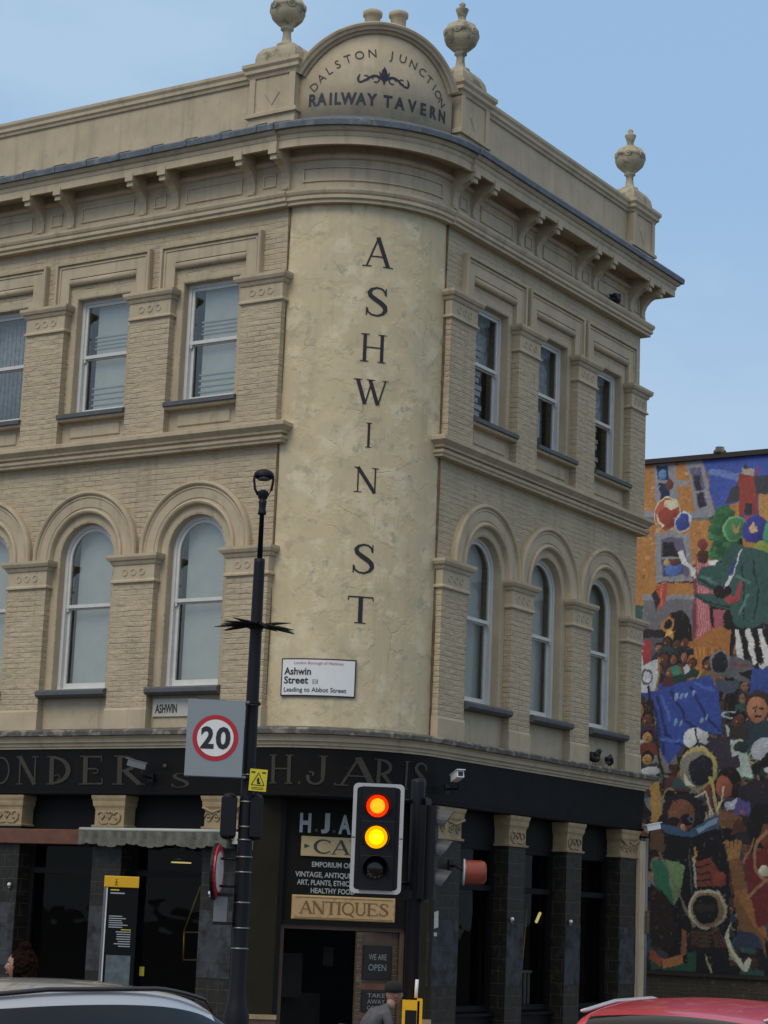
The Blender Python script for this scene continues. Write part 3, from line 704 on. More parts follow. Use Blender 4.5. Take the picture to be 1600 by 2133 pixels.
def urn():
    mb = MB(); mb.lathe([(r*1.12, z*1.2) for r, z in URN], 'stone_urn', n=28)
    return mb
for MM, u in ((ML, 1.94), (MR, 2.06), (MR, 7.78)):
    p = pedestal().build('pedestal', tav, MM(u))
    u_ = urn().build('urn_finial', p, T((0, .145, 14.31)))
    for k in range(6):
        mb2 = MB(); a = 2*pi*k/6+.3; mb2.M = RZ(a) @ T((.250, 0, .60)) @ RY(pi/2)
        mb2.lathe([(.055, -.01), (.055, .012), (.04, .02), (.032, .012), (.02, .012), (.012, .024), (.0005, .026)], 'stone_urn', n=12)
        mb2.build('rosette', p, T((0, .145, 14.31)))
# --- the arched pediment, curved in plan
RP = 1.43; ZC = 14.50-RP
def ztop(s): return ZC+sqrt(max(0, RP*RP-s*s))
mb = MB(); n = 48; SM = 1.23
rows = []
for i in range(n+1):
    s_ = -SM+2*SM*i/n; rows.append((s_, ztop(s_)-.10))
vs = []
for s_, zt in rows: vs += [cylmap(s_, 12.95, .03), cylmap(s_, zt, .03), cylmap(s_, zt, -.30), cylmap(s_, 12.95, -.30)]
fs = [(4*i+j, 4*i+4+j, 4*i+4+(j+1) % 4, 4*i+(j+1) % 4) for i in range(n) for j in range(4)]
mb.add(vs, fs, 'pediment_stucco', True)
ped = mb.build('pediment', tav)
mb = MB(); vs = []; pr = [(-.145, .03), (-.145, .055), (-.13, .07), (-.12, .055), (-.105, .06), (-.10, .10), (-.07, .115), (-.05, .14), (-.02, .15), (.0, .13), (.0, -.33), (-.12, -.33)]
for i in range(n+1):
    a = radians(149.5)-radians(119)*i/n
    for r, d in pr: vs.append(cylmap((RP+r)*cos(a), ZC+(RP+r)*sin(a), d))
k = len(pr); mb.add(vs, [(i*k+j, (i+1)*k+j, (i+1)*k+j+1, i*k+j+1) for i in range(n) for j in range(k-1)], 'painted_render')
mb.build('pediment_moulding', tav)
mb = MB(); fp = lambda x, z, k=0: cylmap(x, z, .036+k)
lets = list('RAILWAY')+[' ']+list('TAVERN'); 
xs = [-1.0, -.865, -.735, -.655, -.50, -.355, -.225, 0, .06, .24, .42, .60, .80, 1.0]
xs = [-.985, -.845, -.715, -.62, -.465, -.29, -.14, 0, .085, .26, .455, .635, .81, 1.0]
for ch, x in zip(lets, xs):
    if ch != ' ': mb = MB(); text(mb, ch, 0, 13.27, .245, 'letter_navy', (lambda xx, zz, k=0, x=x: fp(x+xx*.80, zz)), bold=.009); mb.build('painted_letter', ped)
word1 = 'DALSTON JUNCTION'; RA = 1.17; ZA = 12.90
angs = [148-116*i/15 for i in range(16)]
angs = [147, 139, 131.5, 124, 116, 107.5, 98.5, 90, 84.5, 76.5, 68, 59.5, 52, 45.5, 39.5, 33]
for ch, a in zip(word1, angs):
    if ch == ' ': continue
    vs, fs = text_mesh(ch, .175); t_ = radians(a); 
    # upright letters that lean with the arch
    rr = radians(a-90)*.75
    P = []
    for v in vs:
        x = v.x*cos(rr)-v.y*sin(rr); z = v.x*sin(rr)+v.y*cos(rr); P.append(fp(.01+1.115*cos(t_)+x, 12.97+1.08*sin(t_)+z-.05))
    mb = MB(); mb.add(P, fs, 'letter_thin'); mb.build('painted_letter', ped)
# scrolled ornament between the lines
mb = MB()
def stroke(pts, w, m, lay=0):
    vs = []; n_ = len(pts)
    for i, (x, z) in enumerate(pts):
        a = pts[max(i-1, 0)]; b = pts[min(i+1, n_-1)]; dx, dz = b[0]-a[0], b[1]-a[1]; l = sqrt(dx*dx+dz*dz) or 1
        ww = w[i] if isinstance(w, list) else w
        for s_ in (1, -1): vs.append(fp(x-dz/l*ww/2*s_, z+dx/l*ww/2*s_, lay))
    mb.add(vs, [(2*i, 2*i+1, 2*i+3, 2*i+2) for i in range(n_-1)], m)
for s_ in (-1, 1):
    C0 = .02
    stroke([(C0+s_*(.02+.34*t_/12), 13.665+.055*sin(pi*t_/12*1.6)+.0*t_) for t_ in range(13)], .028, 'letter_navy', .0005)
    stroke([(C0+s_*(.12+.05*cos(a)), 13.665+.045*sin(a)) for a in [i*.4 for i in range(14)]], .018, 'letter_navy', .001)
    stroke([(C0+s_*(.26+.045*cos(a)), 13.675+.035*sin(a)) for a in [1+i*.4 for i in range(12)]], .016, 'letter_navy', .0015)
    stroke([(C0+s_*.36, 13.62), (C0+s_*.365, 13.67), (C0+s_*.34, 13.73)], [.03, .03, .01], 'letter_navy', .002)
stroke([(.02, 13.60), (.02, 13.66), (.02, 13.74), (.02, 13.80), (.02, 13.86)], [.02, .05, .085, .075, .005], 'letter_navy', .0025)
for s_ in (-1, 1): stroke([(.02, 13.68), (.02+s_*.05, 13.73), (.02+s_*.075, 13.79)], [.03, .035, .005], 'letter_navy', .003)
mb.build('painted_scroll', ped)
# --- chimney stack behind the pediment
mb = MB(); mb.box(-2.3, -1.1, 1.85, 2.55, 13.1, 15.05, 'painted_render'); st = mb.build('chimney', tav)
for x, y in ((-1.75, 2.08), (-1.42, 2.30)):
    pb = MB(); pb.lathe([(r, z+.74) for r, z in [(.14, 14.30), (.14, 14.5), (.115, 14.55), (.12, 14.78), (.148, 14.80), (.152, 14.86), (.13, 14.88), (.09, 14.88), (.09, 14.7)]], 'painted_render', c=(x, y, 0), n=20); pb.build('chimney_pot', st)

# ---------------------------------------------------------------- shopfront
LG = [(0, 4.20), (.165, 4.20), (.165, 4.225), (.19, 4.235), (.20, 4.27), (.235, 4.285), (.235, 4.335), (.25, 4.345), (.28, 4.365), (0, 4.365)]
mb = MB(); mb.sweep(plan(), LG, 'painted_render'); mb.build('ledge', tav)
mb = MB(); mb.sweep(plan(), [(0, 4.365), (.29, 4.365), (.325, 4.375), (.33, 4.43), (.30, 4.455), (.0, 4.50)], 'lead_dirty'); mb.build('lead_flashing', tav)
FA = [(0, 3.60), (.12, 3.60), (.15, 4.20), (0, 4.20)]
mb = MB(); mb.sweep(plan(UL, 0, arc=False, ret=False), FA, 'fascia_black'); mb.sweep(plan(0, 0), FA, 'fascia_black', caps=False); mb.sweep(plan(0, UR, arc=False), FA, 'fascia_right')
BM = [(0, 3.555), (.14, 3.555), (.15, 3.575), (.15, 3.60), (.125, 3.615), (0, 3.615)]
mb.sweep(plan(), BM, 'black_paint')
mb.prismz([(-1.62, -.10), (.10, 1.62)]+[tuple((cylmap(s_*.1, 0, .115))[:2]) for s_ in range(11, -12, -1)], 3.551, 3.556, 'black_paint')
fas = mb.build('fascia', tav)
mb = MB()
fl = lambda x, z, k=0: (x, -(.125+.03*(z-3.6)/.6+.0042)-k, z)
for ch, u0, u1 in (('O', 6.34, 5.98), ('N', 5.86, 5.44), ('D', 5.27, 4.83), ('E', 4.66, 4.20), ('R', 4.04, 3.52)):
    mb = MB(); word(mb, ch, -u0, -u1, 3.70, .40, 'letter_bronze', lambda x, z, k=0: fl(x, z, k), 1, 1.15); mb.build('fascia_letter', fas)
mb = MB(); mb.M = T((-3.16, -.1475, 3.95)) @ RX(pi/2); mb.lathe([(.035, 0), (.035, .004)], 'letter_bronze', n=14); mb.build('fascia_dot', fas); mb = MB()
word(mb, 'S', -3.05, -2.72, 3.66, .20, 'letter_bronze', lambda x, z, k=0: fl(x, z, k), 1, 1.0); mb.build('fascia_letter', fas)
fc = lambda x, z, k=0: cylmap(x, z, .125+.03*(z-3.6)/.6+.0042+k)
for ch, x0, x1 in (('H', -1.07, -.76), ('J', -.60, -.31), ('A', -.20, .27), ('R', .25, .56), ('I', .66, .74), ('S', .80, 1.06)):
    mb = MB(); word(mb, ch, x0, x1, 3.72, .38, 'letter_bronze', fc, 1, 1.1); mb.build('fascia_letter', fas)
for x in (-.70, -.26): mb = MB(); word(mb, '.', x, x+.06, 3.72, .30, 'letter_bronze', fc); mb.build('fascia_dot', fas)
def scroll(x, z, s_, r=.06, w=.018, y=-.0):
    pts = []
    for i in range(26):
        a = i*.36; rr = r*(1-i/30); pts.append((x+s_*rr*cos(a), y, z+rr*sin(a)))
    return pts
def shop_capital(w, style):
    mb = MB(); h = w/2; D = .10
    path = lambda z: [((-h, .15, z), (-1, 0, 0), (0, 0, 1)), ((-h, -D, z), (-1, -1, 0), (0, 0, 1)), ((h, -D, z), (1, -1, 0), (0, 0, 1)), ((h, .15, z), (1, 0, 0), (0, 0, 1))]
    mb.sweep(path(3.11), [(0, 0), (.03, .0), (.035, .025), (0, .035), (0, .24), (.008, .27), (.025, .30), (.03, .34), (.03, .36), (.045, .40), (.05, .44), (0, .445)], 'capital_paint')
    mb.box(-h+.002, h-.002, -D+.002, .15, 3.112, 3.55, 'capital_paint')
    y = -D-.008
    if style == 0:
        for s_ in (-1, 1):
            mb.tube([(s_*.02, y, 3.17), (s_*h*.45, y, 3.16), (s_*h*.75, y, 3.21), (s_*h*.8, y, 3.28), (s_*h*.6, y, 3.33), (s_*h*.38, y, 3.31), (s_*h*.32, y, 3.26), (s_*h*.5, y, 3.22)], .013, 'capital_paint', 6)
            mb.tube([(0, y, 3.22), (s_*.06, y, 3.30), (s_*.02, y, 3.33), (0, y, 3.30)], .010, 'capital_paint', 6)
    else:
        for s_ in (-1, 1):
            for c_ in (.28, .75):
                mb.tube([(p[0], y, p[2]) for p in scroll(s_*h*c_, 3.26, s_, .07)], .013, 'capital_paint', 6)
            mb.tube([(s_*h*.1, y, 3.37), (s_*h*.5, y-.01, 3.33), (s_*h*1.05, y-.03, 3.40)], .02, 'capital_paint', 6)
    return mb
SL = [(2.18, .56, 1), (4.12, .52, 0), (6.02, .56, 0), (8.0, .56, 0), (10.0, .56, 1), (11.9, .56, 0)]; SR = [(2.0, .80, 1), (4.02, .50, 0), (5.82, .50, 0), (7.70, .58, 1)]
for lst, MM in ((SL, ML), (SR, MR)):
    for u, w, st_ in lst:
        mb = MB(); mb.box(-w/2, w/2, -.10, .35, .125, 3.12, 'glazed_brick')
        mb.box(-w/2+.006, w/2-.006, -.108, -.10, 1.15, 2.02, 'bare_slab')
        mb.box(-w/2-.03, w/2+.03, -.13, .35, .126, .55, 'black_paint')
        p = mb.build('shop_pilaster', tav, MM(u))
        shop_capital(w, st_).build('capital', p)
# bays of the shop
def shop_bay(w, M, kind):
    mb = MB(); h = w/2; y = .16
    mb.box(-h, h, y-.02, y+.10, 3.10, 3.58, 'black_paint'); mb.box(-h, h, y-.05, y+.10, .126, .72, 'black_paint')
    mb.prismx([(y-.11, .72), (y-.11, .75), (y+.1, .78), (y+.1, .72)], -h, h, 'black_paint')
    mb.box(-h, -h+.09, y-.02, y+.08, .75, 3.10, 'black_paint'); mb.box(h-.09, h, y-.02, y+.08, .75, 3.10, 'black_paint')
    mb.box(-h+.09, h-.09, y-.045, y+.08, 2.46, 2.54, 'black_paint'); mb.box(-h+.09, h-.09, y-.02, y+.08, 3.03, 3.10, 'black_paint')
    mb.box(-h+.09, h-.09, y-.02, y+.08, .78, .86, 'black_paint')
    if kind == 1: mb.box(-.03, .03, y-.01, y+.07, .86, 2.46, 'black_paint')
    o = mb.build('shop_window', tav, M)
    MB().add([(-h+.09, y+.03, .86), (h-.09, y+.03, .86), (h-.09, y+.03, 2.46), (-h+.09, y+.03, 2.46)], [(0,1,2,3)], 'shop_glass').build('pane', o, norm=False)
    MB().add([(-h+.09, y+.03, 2.54), (h-.09, y+.03, 2.54), (h-.09, y+.03, 3.03), (-h+.09, y+.03, 3.03)], [(0,1,2,3)], 'shop_glass').build('pane', o, norm=False)
for a, b, MM, kd in ((2.46, 3.86, ML, 0), (4.38, 5.74, ML, 0), (6.30, 7.72, ML, 0), (8.28, 9.72, ML, 0), (10.28, 11.62, ML, 0), (2.40, 3.77, MR, 0), (4.27, 5.57, MR, 0), (6.07, 7.41, MR, 0)):
    shop_bay(b-a, MM((a+b)/2), kd)
# plain dark lining of the shop
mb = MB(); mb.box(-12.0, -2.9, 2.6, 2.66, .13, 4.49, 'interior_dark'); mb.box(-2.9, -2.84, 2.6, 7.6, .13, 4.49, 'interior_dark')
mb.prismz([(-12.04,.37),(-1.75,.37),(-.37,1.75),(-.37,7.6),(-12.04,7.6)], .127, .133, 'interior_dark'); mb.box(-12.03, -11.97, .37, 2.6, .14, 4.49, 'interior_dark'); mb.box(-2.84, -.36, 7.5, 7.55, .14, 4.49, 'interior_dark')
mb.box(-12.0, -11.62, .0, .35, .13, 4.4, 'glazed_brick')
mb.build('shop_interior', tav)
# splayed entrance under the rounded corner: chord plane, x along it, y into the building
MC = T((-.8, .8, 0)) @ RZ(pi/4)
mb = MB()
mb.box(-.82, .92, -.0, .10, 1.93, 3.55, 'dark_sign_green')
for x0, x1 in ((-1.32, -.82), (.92, 1.27)):
    mb.box(x0, x1, -.06, .14, .72, 3.55, 'olive_paint'); mb.box(x0-.015, x1+.01, -.085, .16, .126, .66, 'wood_frame'); mb.box(x0-.02, x1+.012, -.10, .17, .66, .72, 'capital_paint')
mb.box(-.86, -.80, -.075, .02, .13, 3.55, 'black_paint'); mb.box(.90, .945, -.075, .02, .13, 3.55, 'black_paint')
mb.box(-.80, .90, -.035, -.001, 1.90, 1.955, 'black_paint')
ent = mb.build('shop_entrance', tav, MC)
mb = MB(); mb.box(-.80, -.74, .02, .12, .13, 1.90, 'wood_frame'); mb.box(.84, .90, .02, .12, .13, 1.90, 'wood_frame'); mb.box(-.74, .84, .02, .12, 1.84, 1.90, 'wood_frame'); mb.build('door_frame', ent)
mb = MB()      # half-open leaf, glazed by boards
mb.M = T((.83, .10, 0)) @ RZ(radians(12))
mb.box(-.60, 0, 0, .045, .14, 1.83, 'wood_frame'); mb.box(-.60, -.52, -.012, 0, .14, 1.83, 'gable_brick'); mb.box(-.08, 0, -.012, 0, .14, 1.83, 'gable_brick')
mb.box(-.52, -.08, -.012, 0, 1.08, 1.16, 'wood_red'); mb.box(-.52, -.08, -.012, 0, .70, .78, 'wood_red')
dr = mb.build('door', ent)
for z0, z1, words in ((1.22, 1.66, (('WE ARE', 1.47, .11), ('OPEN', 1.33, .12))), (.80, 1.06, (('TAKE', .98, .08), ('AWAY', .90, .08), ('COFFEE', .82, .075)))):
    mb = MB(); mb.M = T((.83, .10, 0)) @ RZ(radians(12)); mb.box(-.50, -.10, -.03, -.001, z0, z1, 'chalkboard')
    for t_, z, s_ in words: text(mb, t_, -.30, z, s_, 'chalk', y=-.034, width=.26)
    mb.build('chalk_board', dr)
mb = MB()      # things half seen in the dark of the doorway
mb.box(-.55, -.25, 1.2, 1.22, .9, 1.5, 'interior_item'); mb.box(-.5, .1, 1.6, 1.9, .13, .95, 'interior_item'); mb.box(.0, .14, 1.0, 1.02, 1.35, 1.6, 'interior_item')
mb.build('shop_stock', ent)
mb = MB(); f0 = lambda d0: None
for ch, x0, x1 in (('H', -.60, -.445), ('J', -.31, -.19), ('A', -.07, .10), ('R', .20, .34), ('I', .43, .47), ('S', .55, .70)):
    mb = MB(); text(mb, ch, (x0+x1)/2, 3.18 if ch == 'J' else 3.12, .27 if ch == 'J' else .34, 'letter_white', y=-.006, bold=.013, width=x1-x0); mb.build('painted_letter', ent)
for x in (-.37, -.13): mb = MB(); text(mb, '.', x, 3.13, .2, 'letter_bronze', y=-.006, bold=.01); mb.build('painted_dot', ent)
for t_, c_, z, w in (('EMPORIUM OF', -.14, 2.66, .54), ('VINTAGE, ANTIQUES, FURNITURE', .02, 2.525, 1.30), ('ART, PLANTS, ETHICAL', -.20, 2.42, .80), ('HEALTHY FOOD', -.11, 2.315, .60)):
    mb = MB(); text(mb, t_, c_, z, .095, 'letter_white', y=-.006, width=w, bold=.002); mb.build('sign_writing', ent)
TE = WORLD @ MC
cafe = MB(); cafe.box(-.57, .66, -.03, -.002, 2.80, 3.06, 'wood_sign_pale')
cafe_f = lambda x, z, k=0: (x, -.034-k, z)
word(cafe, 'CAFE', -.40, .55, 2.835, .19, 'letter_teal', cafe_f, 1, 1.1); cafe.prism([(-.53, 2.96), (-.45, 2.93), (-.53, 2.90)], -.034, -.031, 'letter_teal')
o = cafe.build('sign_board'); o.matrix_world = TE; tag(o, 'pale wooden CAFE board above the corner door, higher of the two boards', 'sign')
ant = MB(); ant.cbox(-.66, .75, -.045, -.002, 1.965, 2.285, .015, 'wood_sign')
for z0, z1 in ((1.992, 1.998), (2.252, 2.258)): ant.box(-.62, .71, -.049, -.044, z0, z1, 'letter_brown')
word(ant, 'ANTIQUES', -.555, .655, 2.045, .165, 'letter_brown', lambda x, z, k=0: (x, -.049-k, z), 1, 1.2)
o = ant.build('sign_board'); o.matrix_world = TE; tag(o, 'wide ANTIQUES board with brown lettering directly over the doorway', 'sign')
# downpipe and bare strip at the far end of the shop
mb = MB(); mb.box(-.25, .16, UR+.002, UR+.20, .126, 3.40, 'painted_render'); mb.build('end_pier', tav)
mb = MB(); mb.tube([(.12, UR+.27, .13), (.12, UR+.27, 3.50)], .05, 'metal_grey', 12); mb.box(-.02, .2, UR+.2, UR+.3, 1.95, 2.3, 'brick_soot'); mb.build('downpipe', tav)

# ================================================================ things fixed to the tavern
def on(M, mb_, name): 
    o = mb_.build(name); o.matrix_world = WORLD @ M; return o
# enamel street plate on the curve
mb = MB(); ns = 12
def plate(s0, s1, z0, z1, d, m):
    vs = []
    for i in range(ns+1):
        s_ = s0+(s1-s0)*i/ns; vs += [cylmap(s_, z0, d), cylmap(s_, z1, d), cylmap(s_, z1, d-.02), cylmap(s_, z0, d-.02)]
    mb.add(vs, [(4*i+j, 4*i+4+j, 4*i+4+(j+1) % 4, 4*i+(j+1) % 4) for i in range(ns) for j in range(4)]+[(0, 1, 2, 3), (4*ns+3, 4*ns+2, 4*ns+1, 4*ns)], m)
plate(-1.03, -.02, 4.895, 5.405, .030, 'letter_black'); plate(-1.012, -.038, 4.913, 5.387, .034, 'sign_white')
f_ = lambda x, z, k=0: cylmap(x, z, .038)
text(mb, 'London Borough of Hackney', -.52, 5.325, .055, 'sign_redtext', f_, width=.66)
text(mb, 'Ashwin', -.80, 5.185, .135, 'letter_black', f_, width=.37, bold=.003); text(mb, 'Street', -.815, 5.065, .135, 'letter_black', f_, width=.335, bold=.003)
text(mb, 'E8', -.555, 5.065, .085, 'letter_grey', f_); text(mb, 'Leading to Abbot Street', -.56, 4.955, .085, 'letter_teal', f_, width=.84, bold=.001)
o = mb.build('street_sign'); o.matrix_world = WORLD; tag(o, 'white street name plate reading Ashwin Street on the rounded corner', 'street sign')
mb = MB(); mb.cbox(-.40, .40, -.03, -.002, 4.645, 4.90, .006, 'sign_offwhite'); text(mb, 'ASHWIN', -.155, 4.70, .17, 'letter_black', y=-.034, width=.38, bold=.004)
on(ML(3.13), mb, 'street_sign'); o = bpy.context.scene.objects[-1]
for o in COL.objects:
    if o.name.startswith('street_sign') and 'label' not in o: tag(o, 'old narrow ASHWIN name plate under the arched window, half hidden by the speed sign', 'street sign')
# awning
aw = thing('awning', 'grey folded shop awning with white rail and scalloped valance on the left shopfront', 'awning', WORLD @ Vector((-3.18, -.12, 2.85)), BROT)
mb = MB(); mb.box(-1.28, 1.28, -.20, .02, .205, .245, 'awning_rail'); mb.tube([(-1.28, -.19, .222), (1.28, -.19, .222)], .026, 'awning_rail', 10); mb.build('rail', aw)
mb = MB(); nn = 104; vs = []
for i in range(nn+1):
    x = -1.28+2.56*i/nn; y = -.20-.02*sin(i*.9)-.012*sin(i*.37); zb = .0-.03*abs(sin(pi*i/7+.4*sin(i*.13)))**.6+.02*sin(i*.21); vs += [(x, -.20, .20), (x, y, .10), (x, y-.01, zb+.03)]
mb.add(vs, [(3*i+j, 3*i+3+j, 3*i+4+j, 3*i+1+j) for i in range(nn) for j in range(2)], 'awning_cloth'); 
vl = mb.build('valance', aw, norm=False); md = vl.modifiers.new('s', 'SOLIDIFY'); md.thickness = .008
mb = MB(); mb.box(-1.27, -1.24, -.20, .0, .0, .20, 'awning_cloth'); mb.box(1.24, 1.27, -.2, 0, 0, .2, 'awning_cloth'); mb.build('side_flap', aw)
mb = MB(); mb.cbox(-1.5, 1.5, -.06, 0, 2.86, 3.07, .01, 'wood_red'); on(ML(6.0, 0, .125), mb, 'timber_board')
tag([o for o in COL.objects if o.name.startswith('timber_board')][0], 'long reddish brown timber board on the shopfront beside the awning', 'board')
# security cameras, floodlight, small lamps
def cctv(M, label, white=True, aim=0):
    t_ = thing('security_camera', label, 'security camera', (0, 0, 0)); t_.matrix_world = WORLD @ M; 
    mb = MB(); mb.M = RZ(aim) @ RX(radians(-12)); mb.box(-.05, .05, -.26, .0, -.045, .045, 'metal_grey' if not white else 'sign_white'); mb.box(-.06, .06, -.30, .02, .046, .056, 'metal_grey' if not white else 'sign_white'); mb.build('camera_housing', t_)
    mb = MB(); mb.M = RZ(aim) @ RX(radians(-12)); mb.lathe([(.03, 0), (.03, .01)], 'lens_dark', n=12) if False else mb.box(-.035, .035, -.265, -.2605, -.03, .03, 'lens_dark'); mb.build('lens', t_)
    mb = MB(); mb.tube([(0, -.08, -.04), (0, -.06, -.14), (0, .12, -.14)], .016, 'post_black', 8); mb.box(-.05, .05, .10, .13, -.2, -.08, 'post_black'); mb.build('wall_bracket', t_)
cctv(ML(3.36, 3.93, .30), 'grey security camera angled left on the black fascia beside the letter R', False, radians(-62))
cctv(MR(1.75, 3.92, .34), 'bright white security camera on the dark fascia behind the traffic signal pole', True, radians(-40))
cctv(MR(8.06, 3.60, .22), 'small pale security camera at the far end of the black fascia by the mural', True, radians(60))
mb = MB(); mb.box(-.10, .02, -.12, -.02, -.09, .07, 'sign_offwhite'); mb.box(.02, .16, -.06, 0, -.16, .12, 'painted_render'); mb.tube([(-.08, -.1, .0), (-.14, -.2, .03)], [.04, .06], 'sign_white', 12)
o = on(T((-1.78, -.12, 3.0)), mb, 'flood_light'); tag(o, 'small white flood light on a bracket box beside the lamp post', 'lamp')
for MM, u, z, lb in ((ML, 2.27, 2.26, 'small white ball light on glazed pillar right of the awning window'), (ML, 5.85, 2.28, 'small white ball light on the leftmost glazed pillar'), (MR, 3.86, 2.08, 'small white ball light on the first narrow pillar of the right shopfront'), (MR, 5.68, 2.08, 'small white ball light on the second narrow pillar of the right shopfront')):
    mb = MB(); mb.ell((0, -.03, 0), (.028, .028, .028), 'sign_white', 12, 8); mb.lathe([(.03, -.05), (.018, -.04), (.012, -.02)], 'metal_grey', c=(0, -.02, 0), n=10)
    o = on(MM(u, z, .11), mb, 'wall_light'); tag(o, lb, 'lamp', 'ball lights on the shop pillars')
mb = MB(); mb.prism([(-.05, -.12), (.06, -.10), (.05, .12), (-.06, .10)], -.004, 0, 'paper'); mb.box(-.05, .03, -.004, 0, -.22, -.17, 'paper')
o = on(MR(1.78, 2.03, .113), mb, 'paper_notice'); tag(o, 'white paper notice stuck on the dark glazed pillar right of the door', 'notice')
# orange enamel alarm / lamp drum on the right pillar
t_ = thing('wall_lamp', 'round orange red enamel drum lamp projecting from the dark pillar', 'lamp'); t_.matrix_world = WORLD @ MR(2.12, 2.68, .10)
mb = MB(); mb.M = T((0, -.36, 0)) @ RX(pi/2) @ RY(radians(0)); mb.M = T((0, -.40, 0)) @ RZ(radians(33)) @ RX(pi/2); mb.lathe([(.02, .16), (.11, .155), (.15, .13), (.165, .08), (.165, -.12), (.17, -.14), (.15, -.14), (.14, -.0), (.02, .01)], 'orange_enamel', n=28); mb.build('lamp_shade', t_)
mb = MB(); mb.M = T((0, -.40, 0)) @ RZ(radians(33)) @ RX(pi/2); mb.lathe([(.168, -.138), (.178, -.14), (.178, -.16), (.166, -.16)], 'backing_white', n=28); mb.build('rim', t_)
mb = MB(); mb.tube([(0, -.28, .0), (0, -.1, .08), (0, 0, .08)], .02, 'post_black'); mb.box(-.05, .05, -.02, 0, .0, .16, 'post_black'); mb.build('lamp_arm', t_)
# pendant inside the awning window
t_ = thing('pendant_lamp', 'dark pendant lamp with glowing yellow rim inside the left shop window', 'lamp'); t_.matrix_world = WORLD @ ML(3.28, 2.68, -.50)
mb = MB(); mb.lathe([(.02, .10), (.05, .09), (.12, .05), (.16, .0), (.15, .0), (.02, .08)], 'car_black', n=20); mb.tube([(0, 0, .1), (0, 0, .8)], .006, 'car_black', 6); mb.build('lamp_shade', t_)
mb = MB(); mb.lathe([(.14, -.005), (.14, -.02), (.01, -.022)], 'lamp_yellow', n=20); mb.build('lamp_bulb', t_)
# ladder-like display frame and plank inside windows
mb = MB()
for p_ in (((-.15, 0, 1.72), (.10, 0, 2.35)), ((.55, 0, 1.72), (.32, 0, 2.35)), ((-.15, 0, 1.72), (.55, 0, 1.74)), ((-.13, 0, 1.35), (.57, 0, 1.37)), ((-.14, 0, 1.72), (-.13, 0, 1.35)), ((.55, 0, 1.72), (.57, 0, 1.37))): mb.tube(p_, .012, 'brass', 6)
o = on(ML(2.98, 0, -.45), mb, 'display_rack'); tag(o, 'thin brass hanging rack dimly seen inside the awning window', 'rack')
mb = MB(); mb.tube([(-.35, 0, .8), (.22, 0, 2.1)], .018, 'interior_item', 6); mb.tube([(.1, 0, .8), (.28, 0, 2.25)], .016, 'brass', 6)
for k in range(6): mb.box(-.25+.12*k, -.20+.12*k, -.02, .0, .78, 1.32, 'letter_grey')
mb.box(-.28, .45, -.03, .01, 1.30, 1.34, 'letter_grey')
o = on(MR(5.0, 0, -.40), mb, 'slatted_chair_back'); tag(o, 'pale slatted chair back and poles inside the middle right shop window', 'furniture')
mb = MB(); mb.tube([(-.02, 0, 0), (.10, 0, .14)], .022, 'lamp_yellow', 8); o = on(MR(5.42, 2.05, -.3), mb, 'strip_lamp'); tag(o, 'tiny glowing lamp behind glass of the middle right shop window', 'lamp')

# pigeons
def pigeon(M, label, rz=0, s_=1.0):
    mb = MB()
    mb.ell((0, 0, .11), (.13, .062, .068), 'pigeon', 14, 9, rot=RY(radians(18)).to_3x3()); mb.ell((.115, 0, .185), (.038, .033, .035), 'pigeon', 12, 8)
    mb.tube([(.06, 0, .13), (.09, 0, .16), (.112, 0, .185)], [.055, .042, .03], 'pigeon', 12)
    mb.tube([(.145, 0, .185), (.18, 0, .175)], [.010, .002], 'metal_grey', 6)
    mb.add([(-.08, -.035, .10), (-.08, .035, .10), (-.24, .03, .045), (-.24, -.03, .045), (-.08, -.03, .08), (-.08, .03, .08), (-.235, .028, .036), (-.235, -.028, .036)], [(0,1,2,3),(7,6,5,4),(0,3,7,4),(1,5,6,2),(2,6,7,3),(0,4,5,1)], 'pigeon')
    for y in (-.022, .022): mb.tube([(.01, y, .06), (.015, y, .0)], .006, 'sign_red', 6); mb.tube([(-.01, y, .004), (.045, y, .004)], .005, 'sign_red', 6)
    for y in (-.055, .055): mb.ell((-.03, y, .115), (.12, .014, .045), 'pigeon', 12, 8, rot=RY(radians(16)).to_3x3())
    o = mb.build('pigeon'); o.matrix_world = WORLD @ M @ RZ(rz) @ Matrix.Scale(s_, 4); tag(o, label, 'pigeon', 'pigeons on the ledges')
pigeon(MR(6.82, 12.015, .12), 'dark pigeon perched under the cornice brackets of the right wall', 0)
pigeon(MR(6.35, 4.475, .12), 'upright pigeon on the shop ledge, left one of the pair below the last arched windows', radians(250), 1.15)
pigeon(MR(6.85, 4.475, .15), 'hunched pigeon on the shop ledge, right one of the pair below the last arched window', radians(20), 1.0)

# ================================================================ MURAL WALL
# a painted gable further down the side street: generic street-party colours, generic figures
import numpy as np
